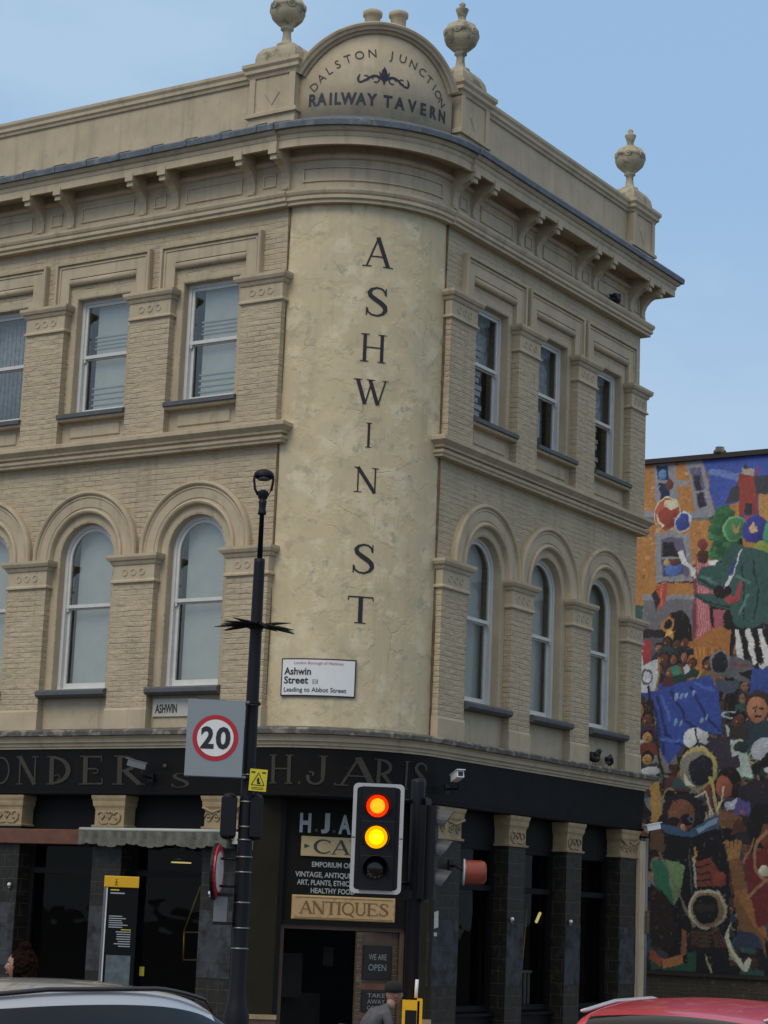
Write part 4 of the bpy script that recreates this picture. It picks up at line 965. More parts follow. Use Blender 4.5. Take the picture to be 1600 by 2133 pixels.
# each row: kind (0 polygon, 1 ellipse, 2 stroke), paint colour, then its points along the wall in metres
SHAPES = [
(0, 0.008, 0.007, 0.010, -3.86, 12.23, 0.04, 11.87, 0.06, 1.2, -3.65, 1.02),
(0, 0.023, 0.078, 0.456, -2.5, 11.8, 0.04, 11.83, 0.05, 10.02, -2.47, 9.99),
(1, 0.102, 0.212, 0.578, -2.01, 11.2, 0.287, 0.069, 0.1, 0),
(1, 0.102, 0.212, 0.578, -1.7, 11.11, 0.287, 0.069, 0.1, 0),
(1, 0.102, 0.212, 0.578, -1.38, 11.02, 0.287, 0.069, 0.1, 0),
(1, 0.102, 0.212, 0.578, -1.07, 10.92, 0.287, 0.069, 0.1, 0),
(1, 0.102, 0.212, 0.578, -0.76, 10.83, 0.287, 0.069, 0.1, 0),
(0, 0.474, 0.191, 0.023, -4.18, 11.58, -2.42, 11.57, -2.26, 10.97, -2.09, 10.31, -2.03, 9.46, -2.61, 8.49, -4.12, 8.55),
(0, 0.305, 0.117, 0.014, -2.36, 8.74, -2.3, 8.74, -2.3, 8.69, -2.36, 8.69),
(0, 0.392, 0.144, 0.016, -3.46, 9.19, -3.38, 9.18, -3.38, 9.14, -3.46, 9.14),
(0, 0.591, 0.352, 0.102, -3.65, 9.57, -3.54, 9.56, -3.54, 9.49, -3.65, 9.5),
(0, 0.392, 0.144, 0.016, -2.51, 9.99, -2.41, 9.98, -2.41, 9.93, -2.51, 9.94),
(0, 0.305, 0.117, 0.014, -3.36, 11.41, -3.27, 11.4, -3.27, 11.33, -3.36, 11.34),
(0, 0.552, 0.254, 0.045, -2.44, 10.23, -2.34, 10.22, -2.34, 10.17, -2.44, 10.18),
(0, 0.552, 0.254, 0.045, -3.69, 10.59, -3.59, 10.59, -3.59, 10.54, -3.69, 10.54),
(0, 0.591, 0.352, 0.102, -2.99, 9.87, -2.86, 9.87, -2.86, 9.8, -2.99, 9.81),
(0, 0.392, 0.144, 0.016, -2.43, 9.27, -2.35, 9.26, -2.35, 9.2, -2.43, 9.2),
(0, 0.591, 0.352, 0.102, -3.06, 8.75, -2.95, 8.75, -2.95, 8.7, -3.06, 8.7),
(0, 0.591, 0.352, 0.102, -2.97, 10.07, -2.87, 10.07, -2.87, 10, -2.97, 10.01),
(0, 0.591, 0.352, 0.102, -3.2, 8.96, -3.11, 8.96, -3.11, 8.9, -3.19, 8.9),
(0, 0.552, 0.254, 0.045, -2.93, 10.17, -2.8, 10.16, -2.79, 10.09, -2.93, 10.1),
(0, 0.392, 0.144, 0.016, -2.53, 8.95, -2.41, 8.94, -2.41, 8.89, -2.53, 8.9),
(0, 0.591, 0.352, 0.102, -3.27, 9.21, -3.19, 9.2, -3.19, 9.16, -3.27, 9.16),
(0, 0.305, 0.117, 0.014, -2.97, 8.81, -2.85, 8.8, -2.85, 8.75, -2.97, 8.76),
(0, 0.305, 0.117, 0.014, -3.69, 9.18, -3.63, 9.18, -3.63, 9.12, -3.68, 9.12),
(0, 0.305, 0.117, 0.014, -3.34, 10.86, -3.22, 10.85, -3.22, 10.8, -3.34, 10.81),
(0, 0.305, 0.117, 0.014, -3.32, 9.14, -3.23, 9.13, -3.23, 9.07, -3.32, 9.08),
(0, 0.552, 0.254, 0.045, -3.68, 10.49, -3.6, 10.48, -3.6, 10.44, -3.68, 10.44),
(0, 0.305, 0.117, 0.014, -3.57, 11.34, -3.45, 11.33, -3.45, 11.28, -3.57, 11.29),
(0, 0.552, 0.254, 0.045, -3.34, 9.17, -3.22, 9.16, -3.22, 9.11, -3.34, 9.11),
(0, 0.552, 0.254, 0.045, -3.71, 9.83, -3.64, 9.83, -3.64, 9.79, -3.71, 9.79),
(0, 0.305, 0.117, 0.014, -3.22, 9.73, -3.14, 9.72, -3.14, 9.67, -3.22, 9.67),
(0, 0.305, 0.117, 0.014, -3.28, 9.92, -3.14, 9.91, -3.14, 9.84, -3.27, 9.85),
(0, 0.591, 0.352, 0.102, -2.5, 9.43, -2.36, 9.42, -2.36, 9.38, -2.5, 9.39),
(0, 0.305, 0.117, 0.014, -2.73, 9.07, -2.64, 9.06, -2.64, 9, -2.73, 9),
(0, 0.591, 0.352, 0.102, -3.53, 9.83, -3.43, 9.83, -3.43, 9.78, -3.53, 9.78),
(0, 0.392, 0.144, 0.016, -2.49, 10.47, -2.39, 10.46, -2.39, 10.41, -2.49, 10.41),
(0, 0.552, 0.254, 0.045, -3.69, 9.92, -3.57, 9.91, -3.57, 9.87, -3.68, 9.87),
(0, 0.591, 0.352, 0.102, -3.54, 11.03, -3.43, 11.02, -3.43, 10.97, -3.54, 10.98),
(0, 0.552, 0.254, 0.045, -2.32, 8.78, -2.25, 8.77, -2.25, 8.72, -2.32, 8.72),
(0, 0.392, 0.144, 0.016, -3.35, 9.81, -3.28, 9.8, -3.28, 9.75, -3.35, 9.75),
(0, 0.305, 0.117, 0.014, -2.99, 11.47, -2.91, 11.46, -2.91, 11.42, -2.99, 11.42),
(0, 0.305, 0.117, 0.014, -3.01, 11.23, -2.95, 11.23, -2.95, 11.18, -3.01, 11.19),
(0, 0.591, 0.352, 0.102, -3.4, 10.89, -3.31, 10.88, -3.3, 10.82, -3.4, 10.83),
(0, 0.552, 0.254, 0.045, -3.17, 9.53, -3.05, 9.52, -3.05, 9.47, -3.17, 9.47),
(0, 0.305, 0.117, 0.014, -2.99, 9.81, -2.86, 9.81, -2.86, 9.74, -2.99, 9.75),
(0, 0.591, 0.352, 0.102, -2.88, 8.84, -2.79, 8.84, -2.79, 8.78, -2.88, 8.79),
(0, 0.392, 0.144, 0.016, -2.42, 9.7, -2.31, 9.69, -2.31, 9.62, -2.42, 9.63),
(0, 0.591, 0.352, 0.102, -3.26, 8.99, -3.2, 8.99, -3.2, 8.94, -3.26, 8.94),
(0, 0.305, 0.117, 0.014, -2.53, 9.53, -2.41, 9.52, -2.41, 9.48, -2.53, 9.48),
(0, 0.305, 0.117, 0.014, -2.82, 10.14, -2.76, 10.14, -2.76, 10.09, -2.82, 10.1),
(0, 0.552, 0.254, 0.045, -3.27, 9.42, -3.15, 9.42, -3.15, 9.37, -3.27, 9.38),
(0, 0.591, 0.352, 0.102, -2.91, 10.35, -2.85, 10.35, -2.85, 10.29, -2.91, 10.3),
(0, 0.305, 0.117, 0.014, -2.48, 10.71, -2.42, 10.71, -2.42, 10.64, -2.48, 10.65),
(0, 0.305, 0.117, 0.014, -2.79, 8.73, -2.74, 8.73, -2.74, 8.67, -2.79, 8.67),
(0, 0.591, 0.352, 0.102, -2.61, 9.39, -2.54, 9.38, -2.53, 9.31, -2.61, 9.32),
(0, 0.591, 0.352, 0.102, -3.52, 10.44, -3.42, 10.43, -3.42, 10.38, -3.52, 10.38),
(0, 0.591, 0.352, 0.102, -2.37, 9.14, -2.24, 9.14, -2.24, 9.09, -2.37, 9.1),
(0, 0.392, 0.144, 0.016, -3.39, 10.1, -3.28, 10.1, -3.28, 10.03, -3.39, 10.04),
(0, 0.305, 0.117, 0.014, -2.75, 11.22, -2.69, 11.22, -2.69, 11.17, -2.75, 11.18),
(0, 0.305, 0.117, 0.014, -2.93, 9.17, -2.81, 9.16, -2.81, 9.1, -2.93, 9.1),
(0, 0.305, 0.117, 0.014, -2.74, 9.15, -2.68, 9.15, -2.68, 9.1, -2.74, 9.1),
(0, 0.392, 0.144, 0.016, -3.38, 9.58, -3.29, 9.57, -3.28, 9.52, -3.38, 9.52),
(0, 0.591, 0.352, 0.102, -3.55, 9.96, -3.49, 9.96, -3.49, 9.9, -3.55, 9.91),
(0, 0.552, 0.254, 0.045, -2.72, 10.72, -2.62, 10.72, -2.62, 10.65, -2.72, 10.66),
(0, 0.552, 0.254, 0.045, -3.12, 8.64, -3.03, 8.64, -3.03, 8.58, -3.12, 8.58),
(0, 0.552, 0.254, 0.045, -2.58, 10.35, -2.49, 10.35, -2.49, 10.3, -2.58, 10.31),
(0, 0.591, 0.352, 0.102, -3.34, 10.78, -3.22, 10.77, -3.22, 10.71, -3.34, 10.72),
(0, 0.305, 0.117, 0.014, -2.37, 10.49, -2.26, 10.48, -2.25, 10.41, -2.37, 10.42),
(0, 0.591, 0.352, 0.102, -3.39, 9.72, -3.26, 9.71, -3.26, 9.66, -3.39, 9.67),
(0, 0.392, 0.144, 0.016, -2.46, 8.84, -2.37, 8.83, -2.37, 8.77, -2.46, 8.78),
(0, 0.305, 0.117, 0.014, -2.47, 9.59, -2.42, 9.58, -2.41, 9.52, -2.47, 9.52),
(0, 0.552, 0.254, 0.045, -2.68, 9.72, -2.56, 9.71, -2.56, 9.67, -2.68, 9.68),
(0, 0.552, 0.254, 0.045, -2.56, 9.26, -2.48, 9.26, -2.48, 9.19, -2.56, 9.19),
(0, 0.552, 0.254, 0.045, -2.9, 10.07, -2.84, 10.06, -2.84, 10, -2.9, 10.01),
(0, 0.552, 0.254, 0.045, -3.03, 10.01, -2.94, 10, -2.94, 9.96, -3.03, 9.96),
(0, 0.305, 0.117, 0.014, -2.38, 11.23, -2.25, 11.21, -2.24, 11.16, -2.37, 11.17),
(0, 0.591, 0.352, 0.102, -2.79, 11.28, -2.66, 11.27, -2.66, 11.2, -2.79, 11.21),
(0, 0.266, 0.275, 0.323, -3.5, 11.52, -3, 11.52, -2.92, 10.5, -3.42, 10.51),
(0, 0.011, 0.023, 0.091, -3.43, 11.45, -3.17, 11.45, -3.09, 10.67, -3.33, 10.67),
(1, 0.068, 0.238, 0.578, -3.28, 11.27, 0.088, 0.118, 0, 0),
(0, 0.266, 0.275, 0.323, -3.43, 11.16, -3.14, 11.14, -3.14, 11.07, -3.43, 11.09),
(1, 0.144, 0.042, 0.021, -3.12, 11.04, 0.088, 0.118, 0, 0),
(0, 0.266, 0.275, 0.323, -2.76, 11.5, -2.42, 11.51, -2.13, 10.38, -2.51, 10.33),
(0, 0.122, 0.105, 0.202, -2.69, 11.36, -2.46, 11.37, -2.26, 10.57, -2.47, 10.53),
(0, 0.019, 0.019, 0.042, -2.61, 11.18, -2.48, 11.19, -2.28, 10.55, -2.43, 10.5),
(2, 0.266, 0.275, 0.323, -2.58, 10.82, -2.32, 10.84, 0.04),
(0, 0.266, 0.275, 0.323, -3.72, 10.51, -2.11, 10.4, -2.11, 10.28, -3.72, 10.39),
(0, 0.159, 0.162, 0.195, -3.72, 10.39, -2.09, 10.28, -2.09, 10.22, -3.72, 10.33),
(0, 0.266, 0.275, 0.323, -3.02, 11.13, -2.69, 11.07, -2.69, 10.98, -3.02, 11.03),
(1, 0.687, 0.624, 0.423, -3.17, 10.43, 0.298, 0.353, 0, 0),
(1, 0.479, 0.084, 0.023, -3.17, 10.42, 0.276, 0.333, 0, 0),
(1, 0.323, 0.036, 0.018, -3.16, 10.35, 0.232, 0.216, 0, 0),
(0, 0.687, 0.624, 0.423, -3.22, 10.7, -2.99, 10.72, -2.92, 10.54, -3.09, 10.51, -3.24, 10.58),
(2, 0.687, 0.624, 0.423, -3.39, 10.4, -3.35, 10.26, -3.28, 10.2, 0.04),
(1, 0.578, 0.604, 0.687, -2.81, 10.24, 0.188, 0.216, 0.3, 0),
(1, 0.018, 0.053, 0.332, -2.82, 10.24, 0.155, 0.186, 0.3, 0),
(0, 0.266, 0.275, 0.323, -3.43, 10.03, -3.02, 10.08, -2.67, 9.94, -2.58, 9, -3.41, 9),
(0, 0.122, 0.105, 0.202, -3.3, 9.9, -3.06, 9.96, -2.8, 9.89, -2.66, 9.1, -3.26, 9.13),
(0, 0.012, 0.012, 0.019, -3.25, 9.84, -3.02, 9.84, -2.88, 9.51, -3.25, 9.53),
(0, 0.025, 0.050, 0.202, -3.23, 9.49, -2.82, 9.47, -2.81, 9.13, -3.22, 9.15),
(1, 0.045, 0.150, 0.527, -3.01, 9.26, 0.199, 0.137, 0, 0),
(1, 0.144, 0.042, 0.021, -2.99, 9.42, 0.099, 0.108, 0, 0),
(1, 0.479, 0.314, 0.138, -3.16, 9.41, 0.066, 0.078, 0, 0),
(0, 0.266, 0.275, 0.323, -3.27, 9.53, -2.93, 9.52, -2.92, 9.48, -3.27, 9.49),
(0, 0.008, 0.007, 0.010, -3.33, 9.02, -2.56, 8.98, -2.56, 8.95, -3.33, 8.99),
(0, 0.591, 0.371, 0.162, -3.43, 10.15, -3.32, 10.14, -3.32, 10.04, -3.43, 10.05),
(0, 0.474, 0.191, 0.023, -3.69, 9, -2.53, 8.94, -2.53, 8.7, -3.69, 8.76),
(0, 0.266, 0.275, 0.323, -3.69, 8.76, -2.51, 8.7, -2.51, 8.6, -3.69, 8.65),
(0, 0.159, 0.162, 0.195, -3.69, 8.65, -2.49, 8.6, -2.48, 7.91, -3.68, 7.96),
(0, 0.102, 0.102, 0.122, -3.68, 7.96, -2.61, 8.02, -2.59, 6.94, -3.66, 6.97),
(0, 0.018, 0.018, 0.025, -3.68, 8.04, -3.14, 8.02, -3.13, 7.84, -3.67, 7.86),
(1, 0.008, 0.007, 0.010, -2.9, 7.93, 0.331, 0.471, 0, 0),
(0, 0.008, 0.007, 0.010, -3.2, 7.96, -2.61, 7.94, -2.59, 7.13, -3.19, 7.15),
(1, 0.527, 0.195, 0.021, -3.12, 8.11, 0.144, 0.157, 0, 0.35),
(1, 0.631, 0.352, 0.051, -3.09, 7.88, 0.099, 0.137, 0, 0),
(0, 0.332, 0.032, 0.019, -1.59, 11.12, -1.24, 11.13, -1.17, 10.28, -1.6, 10.29),
(0, 0.045, 0.050, 0.068, -1.88, 10.55, -1.76, 10.85, -1.59, 10.97, -1.59, 10.57),
(0, 0.045, 0.050, 0.068, -1.25, 11.09, 0.04, 11.04, 0.05, 10.51, -1.21, 10.7),
(0, 0.527, 0.254, 0.034, -1.17, 10.71, 0.05, 10.55, 0.05, 9.92, -1.15, 10.15),
(0, 0.474, 0.191, 0.023, -1.82, 10.52, -1.59, 10.56, -1.58, 10.23, -1.79, 10.24),
(0, 0.023, 0.034, 0.051, -1.47, 10.54, -1.3, 10.52, -1.29, 10.29, -1.47, 10.3),
(0, 0.434, 0.352, 0.279, -1.55, 11.12, -1.51, 11.26, -1.26, 11.24, -1.24, 11.09),
(0, 0.058, 0.030, 0.040, -1.49, 11.23, -1.43, 11.33, -1.36, 11.22),
(1, 0.323, 0.023, 0.042, -1.18, 11.19, 0.033, 0.088, 0, 0),
(1, 0.018, 0.117, 0.045, -2.03, 9.88, 0.099, 0.078, 0, 0),
(1, 0.014, 0.102, 0.036, -1.65, 9.75, 0.099, 0.078, 0, 0),
(1, 0.042, 0.254, 0.091, -2.07, 9.65, 0.099, 0.078, 0, 0),
(1, 0.018, 0.117, 0.045, -2.03, 9.77, 0.099, 0.078, 0, 0),
(1, 0.025, 0.162, 0.058, -2.14, 9.89, 0.099, 0.078, 0, 0),
(1, 0.018, 0.117, 0.045, -1.81, 10.2, 0.099, 0.078, 0, 0),
(1, 0.042, 0.254, 0.091, -1.87, 9.44, 0.099, 0.078, 0, 0),
(1, 0.042, 0.254, 0.091, -2.14, 9.56, 0.099, 0.078, 0, 0),
(1, 0.018, 0.117, 0.045, -2.06, 9.72, 0.099, 0.078, 0, 0),
(1, 0.018, 0.117, 0.045, -1.83, 9.89, 0.099, 0.078, 0, 0),
(1, 0.042, 0.254, 0.091, -2.12, 9.59, 0.099, 0.078, 0, 0),
(1, 0.042, 0.254, 0.091, -1.99, 9.46, 0.099, 0.078, 0, 0),
(1, 0.042, 0.254, 0.091, -1.82, 9.97, 0.099, 0.078, 0, 0),
(1, 0.014, 0.102, 0.036, -1.9, 10.15, 0.099, 0.078, 0, 0),
(1, 0.025, 0.162, 0.058, -1.75, 9.75, 0.099, 0.078, 0, 0),
(1, 0.042, 0.254, 0.091, -2.14, 9.47, 0.099, 0.078, 0, 0),
(1, 0.025, 0.162, 0.058, -1.9, 10.29, 0.099, 0.078, 0, 0),
(1, 0.014, 0.102, 0.036, -2.1, 9.59, 0.099, 0.078, 0, 0),
(1, 0.018, 0.117, 0.045, -1.72, 10.13, 0.099, 0.078, 0, 0),
(1, 0.042, 0.254, 0.091, -2.13, 9.93, 0.099, 0.078, 0, 0),
(1, 0.025, 0.162, 0.058, -1.9, 9.53, 0.099, 0.078, 0, 0),
(1, 0.018, 0.117, 0.045, -1.69, 9.47, 0.099, 0.078, 0, 0),
(1, 0.018, 0.117, 0.045, -1.65, 10.13, 0.099, 0.078, 0, 0),
(1, 0.042, 0.254, 0.091, -2, 10.26, 0.099, 0.078, 0, 0),
(1, 0.025, 0.162, 0.058, -1.92, 9.64, 0.099, 0.078, 0, 0),
(1, 0.042, 0.254, 0.091, -2.07, 10.23, 0.099, 0.078, 0, 0),
(1, 0.025, 0.162, 0.058, -2.04, 9.6, 0.099, 0.078, 0, 0),
(1, 0.018, 0.117, 0.045, -1.95, 9.58, 0.099, 0.078, 0, 0),
(1, 0.042, 0.254, 0.091, -2.02, 9.68, 0.099, 0.078, 0, 0),
(1, 0.042, 0.254, 0.091, -1.77, 9.63, 0.099, 0.078, 0, 0),
(1, 0.042, 0.254, 0.091, -1.89, 9.75, 0.099, 0.078, 0, 0),
(1, 0.014, 0.102, 0.036, -1.97, 9.98, 0.099, 0.078, 0, 0),
(1, 0.025, 0.162, 0.058, -2.03, 9.51, 0.099, 0.078, 0, 0),
(1, 0.018, 0.117, 0.045, -1.91, 9.51, 0.099, 0.078, 0, 0),
(1, 0.025, 0.162, 0.058, -2, 10, 0.099, 0.078, 0, 0),
(1, 0.014, 0.102, 0.036, -2.11, 10.2, 0.099, 0.078, 0, 0),
(1, 0.014, 0.102, 0.036, -1.68, 9.5, 0.099, 0.078, 0, 0),
(1, 0.018, 0.117, 0.045, -2.16, 10.06, 0.099, 0.078, 0, 0),
(1, 0.018, 0.117, 0.045, -1.88, 9.9, 0.099, 0.078, 0, 0),
(1, 0.025, 0.162, 0.058, -1.98, 10.16, 0.099, 0.078, 0, 0),
(1, 0.018, 0.117, 0.045, -2.12, 10.23, 0.099, 0.078, 0, 0),
(1, 0.025, 0.162, 0.058, -2, 10.22, 0.099, 0.078, 0, 0),
(1, 0.042, 0.254, 0.091, -2.04, 10.03, 0.099, 0.078, 0, 0),
(1, 0.025, 0.162, 0.058, -1.79, 9.66, 0.099, 0.078, 0, 0),
(1, 0.014, 0.102, 0.036, -1.99, 10, 0.099, 0.078, 0, 0),
(1, 0.014, 0.102, 0.036, -1.72, 10.17, 0.099, 0.078, 0, 0),
(1, 0.014, 0.102, 0.036, -1.94, 9.62, 0.099, 0.078, 0, 0),
(1, 0.025, 0.162, 0.058, -2, 9.81, 0.099, 0.078, 0, 0),
(1, 0.014, 0.102, 0.036, -1.99, 9.63, 0.099, 0.078, 0, 0),
(1, 0.018, 0.117, 0.045, -2.05, 10.31, 0.099, 0.078, 0, 0),
(1, 0.018, 0.117, 0.045, -1.9, 9.53, 0.099, 0.078, 0, 0),
(1, 0.014, 0.102, 0.036, -1.86, 9.84, 0.099, 0.078, 0, 0),
(1, 0.018, 0.117, 0.045, -1.65, 9.54, 0.099, 0.078, 0, 0),
(1, 0.018, 0.117, 0.045, -2.08, 10, 0.099, 0.078, 0, 0),
(1, 0.018, 0.117, 0.045, -2.15, 10.26, 0.099, 0.078, 0, 0),
(1, 0.025, 0.162, 0.058, -2.1, 9.49, 0.099, 0.078, 0, 0),
(1, 0.025, 0.162, 0.058, -2.13, 10.07, 0.099, 0.078, 0, 0),
(1, 0.014, 0.102, 0.036, -2.03, 9.73, 0.099, 0.078, 0, 0),
(1, 0.025, 0.162, 0.058, -2.08, 10.22, 0.099, 0.078, 0, 0),
(1, 0.014, 0.102, 0.036, -1.99, 9.58, 0.099, 0.078, 0, 0),
(1, 0.025, 0.162, 0.058, -1.9, 10.31, 0.099, 0.078, 0, 0),
(1, 0.025, 0.162, 0.058, -1.89, 10.44, 0.099, 0.078, 0, 0),
(1, 0.025, 0.162, 0.058, -1.99, 10.45, 0.099, 0.078, 0, 0),
(1, 0.025, 0.162, 0.058, -1.83, 10.36, 0.099, 0.078, 0, 0),
(1, 0.025, 0.162, 0.058, -2.01, 10.37, 0.099, 0.078, 0, 0),
(1, 0.025, 0.162, 0.058, -2.02, 10.33, 0.099, 0.078, 0, 0),
(1, 0.025, 0.162, 0.058, -1.93, 10.37, 0.099, 0.078, 0, 0),
(1, 0.025, 0.162, 0.058, -1.96, 10.39, 0.099, 0.078, 0, 0),
(1, 0.025, 0.162, 0.058, -2.02, 10.37, 0.099, 0.078, 0, 0),
(1, 0.025, 0.162, 0.058, -1.96, 10.38, 0.099, 0.078, 0, 0),
(1, 0.025, 0.162, 0.058, -1.81, 10.34, 0.099, 0.078, 0, 0),
(1, 0.025, 0.162, 0.058, -1.85, 10.39, 0.099, 0.078, 0, 0),
(1, 0.025, 0.162, 0.058, -1.85, 10.38, 0.099, 0.078, 0, 0),
(1, 0.025, 0.162, 0.058, -1.77, 10.35, 0.099, 0.078, 0, 0),
(1, 0.025, 0.162, 0.058, -1.81, 10.33, 0.099, 0.078, 0, 0),
(1, 0.159, 0.434, 0.144, -1.66, 10.02, 0.265, 0.265, 0, 0),
(1, 0.042, 0.254, 0.091, -1.66, 10.02, 0.221, 0.235, 0, 0),
(0, 0.479, 0.254, 0.068, -1.75, 10.14, -1.64, 10.03, -1.56, 10.13, -1.58, 9.91, -1.71, 9.96),
(1, 0.434, 0.051, 0.030, -1.38, 10.21, 0.11, 0.059, 0, 0),
(1, 0.020, 0.037, 0.262, -1.23, 9.97, 0.276, 0.284, 0, 0),
(1, 0.023, 0.028, 0.323, -1.25, 9.95, 0.232, 0.235, 0, 0),
(0, 0.687, 0.434, 0.195, -1.37, 10.02, -1.29, 10.15, -1.17, 9.96, -1.31, 9.91),
(1, 0.254, 0.323, 0.034, -1.06, 9.51, 0.199, 0.235, 0, 0),
(1, 0.042, 0.323, 0.162, -0.92, 9.89, 0.133, 0.235, 0, 0),
(0, 0.195, 0.042, 0.061, -2.58, 9.3, -2.5, 9.34, -2.41, 7.67, -2.56, 7.67),
(0, 0.479, 0.102, 0.138, -2.5, 9.49, -2.22, 9.5, -2.16, 7.8, -2.48, 7.7),
(2, 0.687, 0.254, 0.287, -2.47, 9.44, -2.42, 7.81, 0.02),
(2, 0.687, 0.254, 0.287, -2.41, 9.44, -2.37, 7.81, 0.02),
(2, 0.687, 0.254, 0.287, -2.36, 9.43, -2.32, 7.81, 0.02),
(2, 0.687, 0.254, 0.287, -2.31, 9.43, -2.27, 7.81, 0.02),
(2, 0.687, 0.254, 0.287, -2.26, 9.43, -2.21, 7.8, 0.02),
(0, 0.479, 0.102, 0.138, -2.22, 9.43, -1.98, 8.68, -2.17, 8.59),
(0, 0.392, 0.080, 0.117, -2.11, 8.39, -1.86, 8.38, -1.93, 7.89, -2.08, 7.92),
(0, 0.658, 0.687, 0.687, -2.93, 9.62, -2.82, 9.63, -2.71, 9.38, -2.5, 9.24, -2.51, 9.04, -2.6, 9.1, -2.64, 9.22, -2.84, 9.37),
(0, 0.028, 0.102, 0.093, -2.39, 9.29, -1.99, 9.34, -1.68, 9.74, -1.41, 9.63, -0.96, 9.5, 0.05, 9.54, 0.05, 8.2, -1.05, 8.05, -1.24, 7.96, -1.67, 8.03, -1.77, 8.37, -2.19, 8.47, -2.51, 8.65, -2.55, 8.74, -1.98, 8.68, -2.46, 8.94, -2.49, 9.09),
(2, 0.008, 0.030, 0.028, -2.46, 9.04, -2.09, 8.83, -1.78, 8.74, 0.04),
(2, 0.008, 0.030, 0.028, -2.51, 8.68, -2.14, 8.51, -1.77, 8.43, 0.04),
(2, 0.008, 0.030, 0.028, -1.52, 9.24, -1.45, 8.75, -1.48, 8.17, 0.04),
(2, 0.008, 0.030, 0.028, -1.27, 9.32, -1.16, 8.73, -1.24, 8.16, 0.04),
(2, 0.078, 0.205, 0.181, -2.39, 9.09, -2.04, 8.91, 0.06),
(2, 0.078, 0.205, 0.181, -1.62, 9.05, -1.37, 8.89, 0.06),
(2, 0.078, 0.205, 0.181, -1.36, 8.65, -1.57, 8.27, 0.06),
(1, 0.008, 0.007, 0.010, -1.92, 8.75, 0.188, 0.127, 0, 0),
(0, 0.578, 0.604, 0.631, -1.9, 8.81, -1.8, 8.86, -1.58, 9.36, -1.5, 9.63, -1.64, 9.44, -1.78, 9.06),
(0, 0.025, 0.045, 0.262, -1.82, 9.1, -1.68, 9.35, -1.58, 9.54, -1.62, 9.32, -1.74, 9.06),
(1, 0.392, 0.030, 0.040, -1.73, 8.57, 0.155, 0.078, 0, 0),
(0, 0.392, 0.030, 0.040, -1.67, 8.61, -1.57, 8.95, -1.51, 8.91, -1.57, 8.56),
(1, 0.068, 0.023, 0.014, -2.36, 9.48, 0.133, 0.137, 0, 0),
(1, 0.202, 0.030, 0.037, -2.37, 9.73, 0.11, 0.118, 0, 0),
(0, 0.687, 0.716, 0.687, -2.26, 9.38, -2.03, 9.39, -2.1, 9.27, -2.24, 9.3),
(0, 0.687, 0.687, 0.687, -1.67, 7.96, -1.55, 7.97, -1.43, 7.28, -1.56, 7.24),
(0, 0.008, 0.007, 0.010, -1.54, 7.96, -1.43, 7.97, -1.29, 7.27, -1.41, 7.24),
(0, 0.687, 0.687, 0.687, -1.42, 7.95, -1.31, 7.97, -1.15, 7.27, -1.27, 7.23),
(0, 0.008, 0.007, 0.010, -1.3, 7.95, -1.18, 7.96, -1.01, 7.26, -1.13, 7.23),
(0, 0.687, 0.687, 0.687, -1.17, 7.94, -1.06, 7.96, -0.87, 7.26, -0.99, 7.22),
(0, 0.008, 0.007, 0.010, -1.05, 7.94, -0.94, 7.95, -0.73, 7.26, -0.85, 7.22),
(0, 0.479, 0.051, 0.025, -3.41, 8.94, -3.15, 8.97, -3.13, 8.73, -3.29, 8.4, -3.34, 8.52),
(0, 0.021, 0.018, 0.025, -3.49, 8.75, -3.39, 8.88, -3.3, 8.64, -3.38, 8.38, -3.43, 8.58),
(2, 0.745, 0.144, 0.068, -3.26, 8.91, -3.27, 8.52, 0.03),
(0, 0.434, 0.150, 0.012, -2.73, 7.68, -2.29, 7.91, -1.98, 8.04, -1.75, 7.96, -1.76, 7.11, -2.17, 6.74, -2.59, 6.75),
(2, 0.578, 0.231, 0.021, -2.6, 7.62, -2.53, 6.89, 0.04),
(2, 0.578, 0.231, 0.021, -2.51, 7.62, -2.43, 6.89, 0.04),
(2, 0.578, 0.231, 0.021, -2.41, 7.62, -2.34, 6.89, 0.04),
(2, 0.578, 0.231, 0.021, -2.32, 7.61, -2.25, 6.88, 0.04),
(2, 0.296, 0.089, 0.006, -2.22, 7.61, -2.15, 6.88, 0.04),
(2, 0.578, 0.231, 0.021, -2.13, 7.61, -2.06, 6.88, 0.04),
(2, 0.296, 0.089, 0.006, -2.04, 7.6, -1.97, 6.88, 0.04),
(2, 0.296, 0.089, 0.006, -1.94, 7.6, -1.87, 6.87, 0.04),
(0, 0.392, 0.023, 0.030, -3.67, 7.81, -3.49, 7.8, -3.48, 7.31, -3.66, 7.31),
(0, 0.045, 0.025, 0.072, -3.47, 7.37, -3.44, 7.52, -3.34, 7.56, -3.25, 7.56, -3.15, 7.52, -3.11, 7.36),
(1, 0.023, 0.010, 0.007, -3.3, 7.67, 0.108, 0.104, 0, 0),
(1, 0.352, 0.122, 0.048, -3.31, 7.63, 0.08, 0.088, 0, 0),
(1, 0.023, 0.009, 0.006, -3.33, 7.65, 0.015, 0.008, 0, 0),
(1, 0.023, 0.009, 0.006, -3.27, 7.65, 0.015, 0.008, 0, 0),
(2, 0.042, 0.012, 0.007, -3.32, 7.59, -3.28, 7.59, 0.01),
(1, 0.578, 0.254, 0.117, -3.34, 7.62, 0.015, 0.021, 0, 0),
(2, 0.023, 0.009, 0.006, -3.3, 7.65, -3.31, 7.62, 0.01),
(0, 0.021, 0.054, 0.068, -3.3, 7.48, -3.27, 7.64, -3.17, 7.68, -3.08, 7.67, -2.98, 7.63, -2.94, 7.47),
(1, 0.008, 0.007, 0.010, -3.12, 7.78, 0.108, 0.104, 0, 0),
(1, 0.089, 0.030, 0.014, -3.13, 7.75, 0.08, 0.088, 0, 0),
(1, 0.023, 0.009, 0.006, -3.16, 7.76, 0.015, 0.008, 0, 0),
